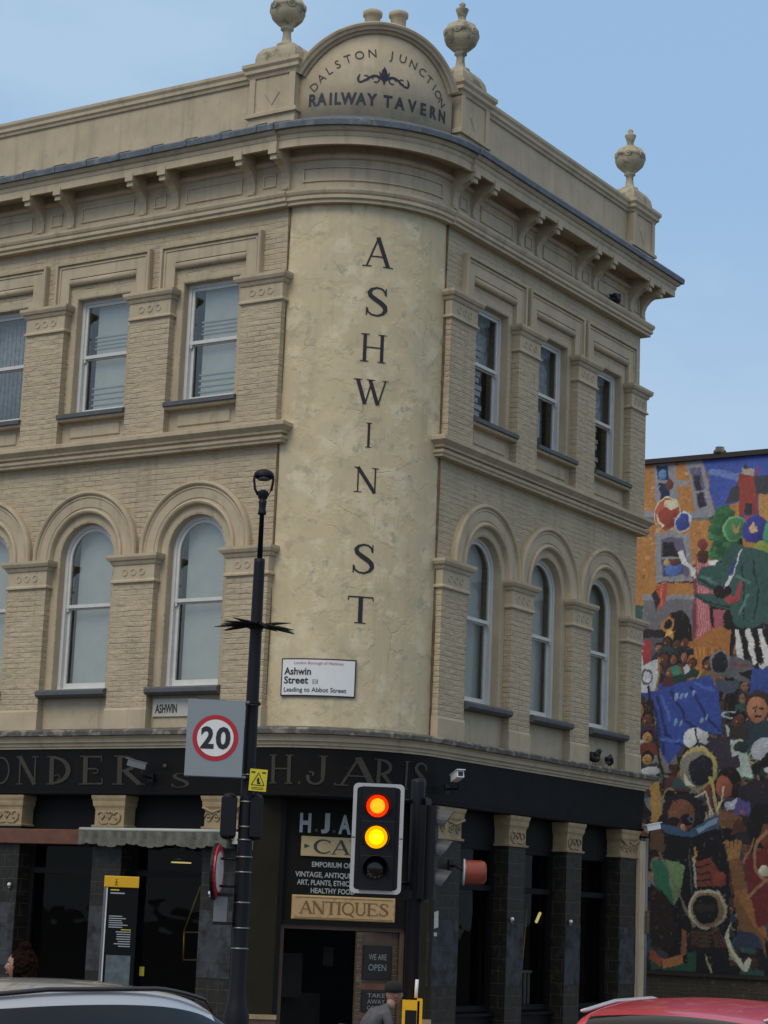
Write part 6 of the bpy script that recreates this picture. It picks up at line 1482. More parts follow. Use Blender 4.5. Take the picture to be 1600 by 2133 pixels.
def paint_mural():
    nx = int((MX1-MX0)/DXM); nz = int((MZ1-MZ0)/DXM)
    X, Zz = np.meshgrid(np.linspace(MX0, MX1, nx+1), np.linspace(MZ0, MZ1, nz+1))
    rs = np.random.RandomState(5)
    def smooth(n0, amp):
        g0 = rs.rand(n0*2+3, n0*2+3); u = (X-MX0)/(MX1-MX0)*2*n0; v = (Zz-MZ0)/(MZ1-MZ0)*2*n0
        i = u.astype(int); j = v.astype(int); fu = u-i; fv = v-j; fu = fu*fu*(3-2*fu); fv = fv*fv*(3-2*fv)
        return amp*((g0[j, i]*(1-fu)+g0[j, i+1]*fu)*(1-fv)+(g0[j+1, i]*(1-fu)+g0[j+1, i+1]*fu)*fv-.5)
    Xw = X+smooth(30, .05)+smooth(70, .012); Zw = Zz+smooth(30, .05)+smooth(70, .012)
    img = np.zeros(X.shape+(3,)); img[:] = (.012, .011, .014)
    smA = rs.rand(40, 40); smA = (smA+np.roll(smA, 1, 0)+np.roll(smA, 1, 1)+np.roll(smA, (1, 1), (0, 1)))/4*2
    def draw(sh, ox=0.0):
        kind, col, v = sh[0], np.array(sh[1:4]), list(sh[4:])
        def region(x0, x1, z0, z1):
            i0 = max(0, int((x0-.05-MX0)/DXM)); i1 = min(nx+1, int((x1+.05-MX0)/DXM)+2); j0 = max(0, int((z0-.05-MZ0)/DXM)); j1 = min(nz+1, int((z1+.05-MZ0)/DXM)+2)
            return (slice(j0, j1), slice(i0, i1)) if i1 > i0 and j1 > j0 else None
        if kind == 1:
            x, z, rx, rz, rot, ring = v; x += ox; R_ = max(rx, rz); r = region(x-R_, x+R_, z-R_, z+R_)
            if r is None: return
            dx = Xw[r]-x; dz = Zw[r]-z; c, s_ = cos(rot), sin(rot); a = dx*c-dz*s_; b = dx*s_+dz*c; q = np.sqrt((a/rx)**2+(b/rz)**2)
            msk = (q < 1)
            if ring: msk &= q > 1-ring
        elif kind == 0:
            xs = [q+ox for q in v[0::2]]; zs = v[1::2]; r = region(min(xs), max(xs), min(zs), max(zs))
            if r is None: return
            a, b = Xw[r], Zw[r]; msk = np.zeros(a.shape, bool); n = len(xs)
            for i in range(n):
                x1, z1, x2, z2 = xs[i], zs[i], xs[i-1], zs[i-1]
                if z1 != z2: msk ^= ((z1 > b) != (z2 > b)) & (a < (x2-x1)*(b-z1)/(z2-z1)+x1)
        else:
            w = v[-1]/2; xs = [q+ox for q in v[0:-1:2]]; zs = v[1:-1:2]; r = region(min(xs)-w, max(xs)+w, min(zs)-w, max(zs)+w)
            if r is None: return
            a, b = Xw[r], Zw[r]; msk = np.zeros(a.shape, bool)
            for i in range(len(xs)-1):
                dx, dz = xs[i+1]-xs[i], zs[i+1]-zs[i]; t_ = np.clip(((a-xs[i])*dx+(b-zs[i])*dz)/(dx*dx+dz*dz+1e-9), 0, 1)
                msk |= (a-xs[i]-t_*dx)**2+(b-zs[i]-t_*dz)**2 < w*w
        if kind == 1 and not ring: img[r][msk] = (col*(1.15-.55*np.clip(.5*(a-b)/R_+.3, 0, 1))[..., None])[msk]
        else: img[r][msk] = col
    rc = random.Random(21); draw(SHAPES[0], -2.7); draw(SHAPES[0], 2.66); draw(SHAPES[0])
    for k in range(420):
        x = rc.uniform(MX0, MX1); z = rc.uniform(1.3, 7.6); r = rc.uniform(.07, .16)
        sk = rc.choice([(.20, .08, .035), (.11, .04, .02), (.30, .14, .07), (.07, .028, .018)]); ct = rc.choice([(.03, .05, .10), (.12, .03, .03), (.03, .10, .09), (.16, .12, .05), (.06, .05, .10), (.05, .05, .06), (.20, .20, .20)])
        draw((0, *ct, x-r*2, z-r*3, x-r*1.5, z-r*1.2, x-r*.4, z-r*.8, x+r*.4, z-r*.8, x+r*1.5, z-r*1.2, x+r*2, z-r*3))
        draw((1, .02, .014, .012, x, z+r*.25, r*1.1, r*1.2, 0, 0)); draw((1, *sk, x-r*.1, z-r*.1, r*.8, r, 0, 0))
        draw((1, .01, .008, .008, x-r*.42, z+r*.05, r*.16, r*.10, 0, 0)); draw((1, .01, .008, .008, x+r*.25, z+r*.05, r*.16, r*.10, 0, 0)); draw((2, .06, .02, .02, x-r*.3, z-r*.55, x+r*.15, z-r*.55, r*.14))
        if k % 5 == 0: draw((2, *sk, x+r*1.4, z-r*1.5, x+r*2.2, z+r*.3, x+r*2.0, z+r*2, r*.5))
        if k % 7 == 0: draw((1, .30, .24, .10, x+r*2.4, z-r, r*1.1, r*1.2, .3, .22))
    for ox in (-2.70, 2.66, 0.0):       # the painting goes on either side of the stretch one sees
        for sh in SHAPES[1:]: draw(sh, ox)
    # loose brushwork: short strokes that pick up the colour below them, and odd touches in the dark parts
    q_ = rs.rand(26000, 6); pal = np.array([(.30, .12, .05), (.16, .06, .03), (.42, .22, .06), (.05, .10, .30), (.06, .16, .13), (.45, .42, .32), (.30, .04, .04), (.12, .09, .16), (.10, .11, .13)])
    for a0, b0, c0, d0, e0, f0 in q_:
        x = MX0+.05+a0*(MX1-MX0-.1); z = MZ0+.05+b0*(MZ1-MZ0-.1); i = int((x-MX0)/DXM); j = int((z-MZ0)/DXM); base = img[j, i].copy()
        ang = 3.1*smA[j//8 % smA.shape[0], i//8 % smA.shape[1]]+c0*.9; l = .03+.06*d0; w = .007+.010*f0
        if base.sum() < .10 and e0 < .16: cc_ = pal[int(c0*8.99)]*(.2+.35*f0)
        else: cc_ = np.clip(base*(.62+.85*e0)+.004, 0, 1)
        R2 = int((l+w)/DXM)+2; sj = slice(max(0, j-R2), j+R2+1); si = slice(max(0, i-R2), i+R2+1)
        dx = X[sj, si]-x; dz = Zz[sj, si]-z; u_ = dx*cos(ang)+dz*sin(ang); v_ = -dx*sin(ang)+dz*cos(ang)+3*u_*u_*(c0-.5)
        k_ = (np.abs(u_) < l/2) & (np.abs(v_) < w); img[sj, si][k_] = .5*img[sj, si][k_]+.5*cc_
    img *= (1+smooth(110, .25)+smooth(14, .2))[..., None]
    img = (img*.80+img.mean(axis=2, keepdims=True)*.20)*1.0+.006
    vs = np.stack([X, np.full(X.shape, VM-.02), Zz], axis=-1).reshape(-1, 3)
    idx = np.arange((nx+1)*(nz+1)).reshape(nz+1, nx+1); q = np.stack([idx[:-1, :-1], idx[:-1, 1:], idx[1:, 1:], idx[1:, :-1]], -1).reshape(-1, 4)
    me = bpy.data.meshes.new('mural'); me.vertices.add(len(vs)); me.vertices.foreach_set('co', vs.ravel()); me.loops.add(q.size); me.loops.foreach_set('vertex_index', q.ravel().astype(np.int32))
    me.polygons.add(len(q)); me.polygons.foreach_set('loop_start', np.arange(0, q.size, 4, dtype=np.int32)); me.update(calc_edges=True)
    ca = me.color_attributes.new('paint', 'FLOAT_COLOR', 'POINT'); ca.data.foreach_set('color', np.concatenate([np.clip(img, 0, 1).reshape(-1, 3), np.ones((len(vs), 1))], 1).ravel().astype(np.float32))
    m = bpy.data.materials.new('mural_paint'); m.use_nodes = True; t = m.node_tree; b = t.nodes['Principled BSDF']; b.inputs['Roughness'].default_value = .75
    at = N(t, 'ShaderNodeAttribute', attribute_name='paint'); t.links.new(at.outputs['Color'], b.inputs['Base Color']); me.materials.append(m)
    o = bpy.data.objects.new('mural', me); COL.objects.link(o); return o
gw = thing('mural_building', 'tall gable wall covered in a crowded colourful street mural behind the tavern', 'building', CORNER, BROT)
mb = MB(); mb.box(-9, 5, VM, VM+9, 0, 11.42, 'gable_brick'); mb.box(-9, -5.61, VM-.02, VM, 1.2, 11.42, 'gable_brick'); mb.build('wall', gw)
mo = paint_mural(); mo.parent = gw
mb = MB(); mb.box(-9.1, 5.1, VM-.10, VM+9.1, 11.50, 11.60, 'coping_dark'); mb.build('coping', gw)
mb = MB(); mb.box(-5.62, 2.02, VM-.06, VM-.001, 1.13, 1.205, 'coping_dark'); mb.build('ledge', gw)
mb = MB(); mb.lathe([(.13, 11.6), (.13, 11.66), (.09, 11.70), (.09, 11.74)], 'lead_dirty', c=(-2.02, VM, 0), n=14); mb.build('vent_cap', gw)
# ================================================================ STREET FURNITURE
# lamp post
lp = thing('street_lamp', 'slim dark street lamp post with spiky collar and round floodlight head', 'street lamp', (-1.262, 21.5, .125))
mb = MB(); Z = -.125
mb.lathe([(.13, 0), (.13, .9), (.105, 1.0), (.085, 1.1), (.082, 1.9), (.068, 3.4), (.064, 4.3), (.056, 5.45), (.056, 5.49), (.05, 5.49)], 'post_black', n=20)
mb.lathe([(.028, 5.48), (.024, 5.95), (.04, 5.955), (.045, 5.97), (.04, 5.99), (.036, 6.02), (.04, 6.07), (.043, 6.10), (.03, 6.105), (.05, 6.13), (.055, 6.19), (.055, 6.20)], 'post_black', n=16); mb.build('post', lp)
mb = MB()
for s_ in (-1, 1): mb.tube([(s_*.05, 0, 6.16), (s_*.085, 0, 6.22), (s_*.10, 0, 6.32), (s_*.095, 0, 6.37)], .013, 'post_black', 8)
mb.build('yoke', lp)
mb = MB(); mb.ell((0, 0, 6.375), (.105, .085, .062), 'post_black', 20, 10); mb.lathe([(.085, 6.345), (.088, 6.36), (.088, 6.37)], 'post_black', n=18); mb.build('lamp_head', lp)
mb = MB(); mb.lathe([(.03, 6.20), (.03, 6.215), (.001, 6.22)], 'post_black', n=18); mb.lathe([(.001, 6.318), (.06, 6.32), (.075, 6.345), (.07, 6.35)], 'metal_grey', n=18); mb.build('lamp_glass', lp)
mb = MB(); random.seed(3)
for k in range(26):
    a = 2*pi*k/26+random.uniform(-.08, .08); l = random.uniform(.34, .44); dz = random.uniform(-.06, .03)
    mb.tube([(.05*cos(a), .05*sin(a), 4.80), (l*.6*cos(a), l*.6*sin(a), 4.80+dz*.5), (l*cos(a), l*sin(a), 4.79+dz)], [.014, .016, .003], 'post_black', 6)
mb.lathe([(.075, 4.76), (.075, 4.83)], 'post_black', n=16); mb.build('spike_collar', lp)
for z in (1.55, 1.75, 2.0, 2.3, 2.45, 2.62, 2.75, 3.0, 3.27, 4.0-.02): 
    mb = MB()
    r = .086 if z < 2 else .08 if z < 3 else .074
    mb.lathe([(r, z-.008), (r+.004, z-.008), (r+.004, z+.008), (r, z+.008)], 'steel_strap', n=18); mb.build('steel_strap', lp)
# 20 sign
sg = thing('speed_sign', 'grey rectangular speed limit plate with red ring and black 20 on lamp post', 'road sign', (-1.612, 21.36, 3.745), radians(-2))
mb = MB(); mb.prism([(-.29, -.385), (.29, -.385), (.29, .385), (-.29, .385)], 0, .012, 'sign_grey'); mb.build('plate', sg)
def disc(mb_, cx, cz, r, y, m, n=48, y1=None):
    mb_.add([(cx+r*cos(2*pi*i/n), y, cz+r*sin(2*pi*i/n)) for i in range(n)], [list(range(n))], m)
mb = MB(); disc(mb, .005, 0, .232, -.003, 'sign_red'); disc(mb, .005, 0, .185, -.006, 'sign_white')
text(mb, '2', -.075, -.10, .295, 'letter_black', y=-.009, bold=.011, width=.135); text(mb, '0', .085, -.10, .295, 'letter_black', y=-.009, bold=.011, width=.15); mb.build('roundel', sg)
mb = MB()
for z in (-.38, .375): mb.box(-.29, .33, .012, .035, z-.012, z+.012, 'metal_grey'); mb.box(.27, .43, .02, .22, z-.01, z+.01, 'post_black')
mb.build('sign_bracket', sg)
# yellow warning sign
mb = MB(); mb.box(-.088, .088, 0, .006, -.11, .11, 'sign_yellow')
for p_ in (((-.065, -.05), (0, .075)), ((0, .075), (.065, -.05)), ((.065, -.05), (-.065, -.05))):
    (x0, z0), (x1, z1) = p_; mb.tube([(x0, -.001, z0), (x1, -.001, z1)], .004, 'letter_black', 6)
mb.ell((0, -.001, 0), (.014, .003, .026), 'letter_black', 8, 6); mb.ell((.008, -.001, -.028), (.02, .003, .012), 'letter_black', 8, 6)
for z in (-.075, -.09): mb.box(-.06, .06, -.002, 0, z-.003, z+.003, 'letter_black')
for x in (-.055, .055): mb.box(x-.02, x+.02, -.002, 0, .07, .085, 'letter_black'); 
o = mb.build('warning_sign'); o.location = (-1.155, 21.36, 3.34); o.rotation_euler = (0, radians(2.5), radians(5)); tag(o, 'small yellow warning plate with black triangle on the lamp post', 'sign')
# round sign seen edge on, its fitting and the control boxes
mb = MB(); mb.M = T((-1.50, 21.45, 2.42)) @ RZ(radians(84)); 
def dsc(r, y0, y1, m, n=32):
    vs = [(r*cos(2*pi*i/n), y, r*sin(2*pi*i/n)) for y in (y0, y1) for i in range(n)]
    mb.add(vs, [list(range(n)), list(range(2*n-1, n-1, -1))]+[(i, i+n, (i+1) % n+n, (i+1) % n) for i in range(n)], m)
dsc(.27, 0, .02, 'sign_red'); dsc(.20, -.004, 0, 'sign_white'); dsc(.285, .021, .05, 'post_black')
mb.M = Matrix.Identity(4); mb.tube([(-1.49, 21.46, 2.55), (-1.36, 21.48, 2.55), (-1.27, 21.5, 2.55)], .015, 'post_black', 6); mb.tube([(-1.49, 21.46, 2.28), (-1.27, 21.5, 2.28)], .015, 'post_black', 6)
o = mb.build('round_sign'); tag(o, 'round red and white sign seen nearly edge on, left of lamp post', 'road sign')
mb = MB(); mb.box(-1.535, -1.40, 21.40, 21.62, 1.93, 2.18, 'metal_grey'); mb.box(-1.545, -1.36, 21.39, 21.63, 2.18, 2.21, 'post_black'); mb.box(-1.54, -1.34, 21.395, 21.625, 1.90, 1.93, 'post_black')
o = mb.build('control_box'); tag(o, 'small grey control box strapped to the lamp post', 'box')
for dx, lb in ((-.165, 'black signal housing on the left side of lamp post beside the awning end'), (.115, 'narrow black signal housing on the right side of lamp post')):
    mb = MB(); mb.box(-.075, .075, -.09, .09, -.19, .19, 'post_black'); mb.ell((0, 0, .19), (.075, .09, .05), 'post_black', 14, 8); mb.ell((0, 0, -.19), (.075, .09, .04), 'post_black', 14, 8)
    o = mb.build('signal_housing'); o.location = (-1.275+dx, 21.5, 2.97); o.scale = (1 if dx < 0 else .8, 1, 1); tag(o, lb, 'signal box', 'signal housings on the lamp post')
# traffic signal
tp = thing('traffic_signal', 'traffic signal on black pole with red and amber lit in white edged board', 'traffic light', (.415, 19.4, .125))
mb = MB(); mb.lathe([(.065, 0), (.065, 3.13), (.06, 3.16), (.02, 3.17)], 'post_black', n=20); mb.build('pole', tp)
def rrect(w, h, r, n=6):
    out = []
    for cx, cz, a0 in ((w-r, h-r, 0), (-w+r, h-r, 90), (-w+r, -h+r, 180), (w-r, -h+r, 270)):
        for i in range(n+1): a = radians(a0+90*i/n); out.append((cx+r*cos(a), cz+r*sin(a)))
    return out
HC = Vector((-.358, -.40, 2.60))
hd = bpy.data.objects.new('signal_head', None)
mb = MB(); mb.M = T(HC) @ RZ(radians(2)); w, h = .228, .485
P = rrect(w, h, .045); P2 = rrect(w-.034, h-.034, .03)
n_ = len(P); mb.add([(x, -.004, z) for x, z in P]+[(x, -.004, z) for x, z in P2], [(i, (i+1) % n_, n_+(i+1) % n_, n_+i) for i in range(n_)], 'backing_white')
mb.prism(P, 0, .012, 'post_black'); mb.box(-.15, .15, -.03, .16, -.455, .455, 'post_black')
for z in (-.155, .15): mb.box(-.145, .145, -.034, -.028, z-.004, z+.004, 'car_black')
for s_ in (-1, 1): mb.box(s_*.212-.014, s_*.212+.014, -.0065, -.004, .0, .008, 'post_black')
hdo = mb.build('signal_head', tp)
for zz, mm, core, vis in ((.285, 'red_lamp', 'red_core', 1), (.01, 'amber_lamp', 'amber_core', 1), (-.26, 'lens_dark', None, 1)):
    mb = MB(); mb.M = T(HC) @ RZ(radians(2)) @ T((-.01, -.035, zz)) @ RX(pi/2)
    mb.lathe([(.100, 0), (.098, .012), (.07, .022), (.03, .028), (.001, .029)], mm if core else 'lens_dark', n=28)
    if core: mb.lathe([(.066, .026), (.03, .034), (.001, .036)], core, n=28)
    mb.build('signal_lamp', hdo)
    mb = MB(); mb.M = T(HC) @ RZ(radians(2)) @ T((-.01, -.03, zz)) @ RX(pi/2); vs = []; nn = 24     # cut-away visor
    for i in range(nn+1):
        a = radians(-35)+radians(250)*i/nn; l = .04+.13*max(0, sin(a*.72+.45)); vs += [(.112*cos(a), .112*sin(a), 0), (.112*cos(a), .112*sin(a)-.01, l)]
    mb.add(vs, [(2*i, 2*i+1, 2*i+3, 2*i+2) for i in range(nn)], 'signal_red_glow' if core else 'post_black'); v_ = mb.build('visor', hdo, norm=False); md = v_.modifiers.new('s', 'SOLIDIFY'); md.thickness = .004
for z in (-.38, .36): mb = MB(); mb.tube([tuple(HC+Vector((0, .16, z))), tuple(HC+Vector((.12, .30, z))), (0, 0, HC.z+z)], .018, 'post_black', 8); mb.build('head_bracket', tp)
mb = MB(); mb.box(-.10, -.02, -.10, .0, 2.08, 2.16, 'post_black'); mb.build('junction_box', tp)
# second head facing the side street
mb = MB(); mb.M = T((.125, .05, 2.53)) @ RZ(radians(82)); mb.box(-.13, .13, -.06, .09, -.44, .40, 'post_black'); mb.prism(rrect(.20, .47, .04), .02, .03, 'post_black'); sh = mb.build('signal_head', tp)
for zz in (.27, .0, -.27):
    mb = MB(); mb.M = T((.125, .05, 2.53)) @ RZ(radians(82)) @ T((0, -.06, zz)) @ RX(pi/2); vs = []; nn = 16
    for i in range(nn+1):
        a = radians(-20)+radians(220)*i/nn; vs += [(.10*cos(a), .10*sin(a), 0), (.10*cos(a), .10*sin(a)-.015, .05+.10*max(0, sin(a*.8+.2)))]
    mb.add(vs, [(2*i, 2*i+1, 2*i+3, 2*i+2) for i in range(nn)], 'visor_grey'); v_ = mb.build('visor', sh, norm=False); md = v_.modifiers.new('s', 'SOLIDIFY'); md.thickness = .004
mb = MB(); mb.box(-.075, .075, -.30, -.06, .92, 1.20, 'yellow_plastic'); mb.box(.055, .10, -.30, -.04, .92, 1.215, 'yellow_plastic'); mb.box(-.05, .05, -.305, -.30, .98, 1.12, 'post_black'); mb.build('push_button_box', tp)
mb = MB(); mb.tube([(.045, -.07, 1.22), (.05, -.08, 1.38)], .016, 'sign_white', 8); mb.build('tactile_cone', tp)
# wayfinding totem
tt = thing('wayfinding_sign', 'tall black wayfinding totem with bright yellow top on the pavement', 'sign post', (-2.755, 24.0, .125), radians(6))
mb = MB(); mb.cbox(-.155, .185, -.05, .05, 0, 2.12, .008, 'black_paint'); mb.build('body', tt)
mb = MB(); mb.box(-.20, -.175, -.055, .055, 0, 2.12, 'metal_grey'); mb.box(-.172, -.157, -.052, .05, 0, 2.12, 'white_paint'); mb.build('side_strip', tt)
mb = MB(); mb.cbox(-.20, .185, -.062, .062, 2.12, 2.245, .006, 'yellow_plastic'); mb.ell((-.065, -.0635, 2.205), (.008, .002, .008), 'letter_black', 8, 6)
for a, b in (((-.065, 2.195), (-.065, 2.165)), ((-.065, 2.165), (-.08, 2.14)), ((-.065, 2.165), (-.052, 2.14)), ((-.065, 2.188), (-.082, 2.172)), ((-.065, 2.188), (-.05, 2.172))): mb.tube([(a[0], -.0635, a[1]), (b[0], -.0635, b[1])], .003, 'letter_black', 6)
mb.build('header', tt)
mb = MB(); random.seed(8)
def bars(x0, z0, n, wmax, hh, m, dz, right=False):
    for k in range(n):
        x = x0; w_ = wmax*random.uniform(.65, 1)
        if right: mb.box(x0-w_, x0, -.0535, -.05, z0-k*dz, z0-k*dz+hh, m)
        else: mb.box(x, x+w_, -.0535, -.05, z0-k*dz, z0-k*dz+hh, m)
bars(-.125, 2.085, 1, .13, .014, 'sign_yellow', .05); bars(-.125, 2.05, 1, .16, .014, 'white_bar', .05)
bars(-.125, 1.80, 6, .21, .010, 'white_bar', .024); bars(.125, 1.63, 7, .19, .010, 'white_bar', .026, True); bars(.125, 1.655, 1, .15, .009, 'sign_yellow', .026, True)
mb.build('printed_lines', tt)
mb = MB(); mb.box(-.13, .14, -.0545, -.05, .60, 1.38, 'map_blue'); mb.build('map_panel', tt)
mb = MB(); mb.box(-.025, .025, -.01, .01, -.05, .05, 'sign_yellow'); o = mb.build('yellow_tag'); o.location = (-2.50, 24.2, 1.335); tag(o, 'tiny yellow tag hanging beside the wayfinding totem', 'tag')

# ================================================================ PEOPLE
def skin_body(name, joints, edges, mat_, parent):
    me = bpy.data.meshes.new(name); me.from_pydata([j[:3] for j in joints], edges, []); me.materials.append(MATS[mat_])
    o = bpy.data.objects.new(name, me); COL.objects.link(o); o.parent = parent
    md = o.modifiers.new('k', 'SKIN'); sl = me.skin_vertices if me.skin_vertices else None
    if not me.skin_vertices:
        bm = bmesh.new(); bm.from_mesh(me); bm.verts.layers.skin.verify(); bm.to_mesh(me); bm.free()
    for i, j in enumerate(joints):
        sv = me.skin_vertices[0].data[i]; r = j[3]; sv.radius = r if isinstance(r, tuple) else (r, r); sv.use_root = (i == 0)
    md.use_smooth_shade = True
    s2 = o.modifiers.new('s', 'SUBSURF'); s2.levels = 2; s2.render_levels = 2
    return o
def head_mesh(mb, M, skin='skin'):
    mb.M = M; nu, nv = 32, 24; vs = []
    for j in range(nv+1):
        t_ = pi*j/nv
        for i in range(nu):
            a = 2*pi*i/nu; x = .098*sin(t_)*cos(a); y = .075*sin(t_)*sin(a); z = .118*cos(t_)
            if z < 0: y *= 1-.28*(-z/.118); x *= 1-.08*(-z/.118)
            if x > 0:  # face: brow, nose, lips, chin
                k = max(0, 1-(y/.020)**2); x += k*(.024*math.exp(-((z+.018)/.020)**2)+.007*math.exp(-((z+.058)/.010)**2)+.010*math.exp(-((z+.095)/.016)**2))
                x -= .012*max(0, 1-((abs(y)-.032)/.018)**2)*math.exp(-((z-.008)/.014)**2) if abs(abs(y)-.032) < .018 else 0
            vs.append((x, y, z))
    mb.add(vs, [(j*nu+i, (j+1)*nu+i, (j+1)*nu+(i+1) % nu, j*nu+(i+1) % nu) for j in range(nv) for i in range(nu)], skin, True)
    for s_ in (-1, 1):
        mb.ell((-.005, s_*.075, -.01), (.018, .009, .03), skin, 10, 8); mb.ell((.080, s_*.032, .008), (.010, .012, .008), 'sign_white', 8, 6); mb.ell((.088, s_*.032, .008), (.004, .005, .005), 'letter_black', 8, 6)
        mb.tube([(.088, s_*.018, .027), (.090, s_*.034, .031), (.082, s_*.05, .026)], .004, 'hair_brown', 6)
    mb.tube([(.088, -.02, -.062), (.098, 0, -.060), (.088, .02, -.062)], .005, 'sign_redtext', 6)
def hands(joints, edges): pass
def finger_chains(p, d, joints, edges, root):
    """five short chains fanning from a palm vertex"""
    p = Vector(p); d = Vector(d).normalized(); side = d.cross(Vector((1, 0, 0))); side = side.normalized() if side.length > .1 else Vector((0, 1, 0))
    for k, (o_, l) in enumerate(((-.030, .062), (-.010, .075), (.010, .078), (.029, .068))):
        b = len(joints); q = p+d*.05+side*o_
        joints += [(*q, .010), (*(q+d*l*.55), .009), (*(q+d*l+Vector((.018, 0, 0))), .007)]
        edges += [(root, b), (b, b+1), (b+1, b+2)]
    b = len(joints); q = p+d*.01+Vector((.032, 0, 0)); joints += [(*q, .011), (*(q+d*.045+Vector((.012, 0, 0))), .009)]; edges += [(root, b), (b, b+1)]
def person(name, label, loc, rz, pose, coat, hairf):
    p = thing(name, label, 'person', loc, rz)
    if pose == 'walk':
        J = [(0,0,.95,(.15,.12)), (0,0,1.15,(.15,.11)), (0,0,1.36,(.17,.115)), (.01,0,1.47,(.07,.06)), (.02,0,1.55,(.052,.05)),
             (0,.10,.90,.10), (.10,.10,.50,.065), (.02,.10,.09,.042), (.17,.11,.035,.035),
             (0,-.10,.90,.10), (-.04,-.10,.50,.065), (-.26,-.10,.14,.042), (-.12,-.11,.035,.035),
             (0,.19,1.40,.065), (-.06,.23,1.13,.046), (.06,.23,.90,.033), (.09,.23,.84,.034),
             (0,-.19,1.40,.065), (.05,-.23,1.13,.046), (.20,-.22,.93,.033), (.25,-.22,.89,.034)]
    else:
        J = [(0,0,.52,(.17,.13)), (.03,0,.68,(.15,.12)), (.16,0,.82,(.17,.12)), (.25,0,.885,(.07,.06)), (.31,0,.93,(.052,.05)),
             (.08,.11,.52,.10), (.45,.12,.52,.068), (.46,.12,.10,.045), (.60,.13,.04,.038),
             (.08,-.11,.52,.10), (.45,-.12,.52,.068), (.50,-.12,.10,.045), (.64,-.13,.04,.038),
             (.16,.19,.84,.062), (.20,.25,.62,.046), (.40,.19,.58,.034), (.46,.17,.575,.034),
             (.16,-.19,.84,.062), (.20,-.25,.62,.046), (.40,-.18,.58,.034), (.46,-.16,.575,.034)]
    E_ = [(0,1),(1,2),(2,3),(3,4),(0,5),(5,6),(6,7),(7,8),(0,9),(9,10),(10,11),(11,12),(2,13),(13,14),(14,15),(15,16),(2,17),(17,18),(18,19),(19,20)]
    body = skin_body('body', J, E_, coat, p)
    # hands
    for a, b in ((15, 16), (19, 20)):
        d = Vector(J[b][:3])-Vector(J[a][:3]); q = Vector(J[b][:3])+d.normalized()*.03
        jj = [(*q, (.03, .022)), (*(q+d.normalized()*.05), (.034, .02))]; ee = [(0, 1)]; finger_chains(q, d, jj, ee, 1); skin_body('hand', jj, ee, 'skin', p)
    top = Vector(J[4][:3])
    mb = MB(); head_mesh(mb, T(top+Vector((.03, 0, .12)))); mb.M = Matrix.Identity(4); mb.tube([tuple(top+Vector((-.01, 0, -.06))), tuple(top+Vector((.0, 0, .06)))], .05, 'skin', 14)
    hd_ = mb.build('head', p)
    hairf(p, top+Vector((.03, 0, .12)))
    return p
def curly(p, c):
    mb = MB(); random.seed(4); nu, nv = 72, 48; vs = []
    for (cc, rr) in ((Vector((-.035, 0, .01)), Vector((.125, .11, .135))), (Vector((-.045, 0, .155)), Vector((.055, .055, .045))), (Vector((-.085, 0, -.09)), Vector((.075, .095, .10)))):
        b0 = []
        for j in range(nv+1):
            for i in range(nu):
                t_ = pi*j/nv; a = 2*pi*i/nu; q = Vector((sin(t_)*cos(a), sin(t_)*sin(a), cos(t_)))
                w_ = 1+.16*noise.noise(q*5+cc*9)+.14*noise.noise(q*13)+.10*noise.noise(q*27)
                v_ = cc+Vector((q.x*rr.x, q.y*rr.y, q.z*rr.z))*w_
                if v_.x > .042 and v_.z < .07: v_.x = .02
                b0.append(c+v_)
        mb.add(b0, [(j*nu+i, (j+1)*nu+i, (j+1)*nu+(i+1) % nu, j*nu+(i+1) % nu) for j in range(nv) for i in range(nu)], 'hair_brown', True)
    mb.build('hair', p)
def beanie(p, c):
    mb = MB(); mb.lathe([(.095, .02), (.103, .02), (.106, .06), (.10, .10), (.075, .135), (.03, .15), (.001, .152)], 'coat_dark', c=tuple(c+Vector((-.008, 0, .0))), n=20); mb.build('hat', p)
person('person', 'person in dark coat with curly brown hair tied up, walking left behind white car', (-2.68, 17.0, .0), radians(183), 'walk', 'coat_dark', curly).scale = (.93, .93, .93)
person('person', 'seated person in grey jacket and dark hat outside the corner door', (.03, 24.6, .13), radians(25), 'sit', 'coat_grey', beanie)
# the chair that carries the seated person
mb = MB(); mb.box(-.22, .24, -.23, .23, .40, .435, 'wood_frame'); mb.box(-.24, -.21, -.22, .22, .435, .70, 'wood_frame')
for x in (-.22, .20):
    for y in (-.21, .21): mb.tube([(x, y, 0), (x, y, .42)], .016, 'wood_frame', 8)
o = mb.build('chair'); o.location = (.03, 24.6, .13); o.rotation_euler = (0, 0, radians(25)); tag(o, 'dark wooden cafe chair under the seated person outside the corner door', 'chair')

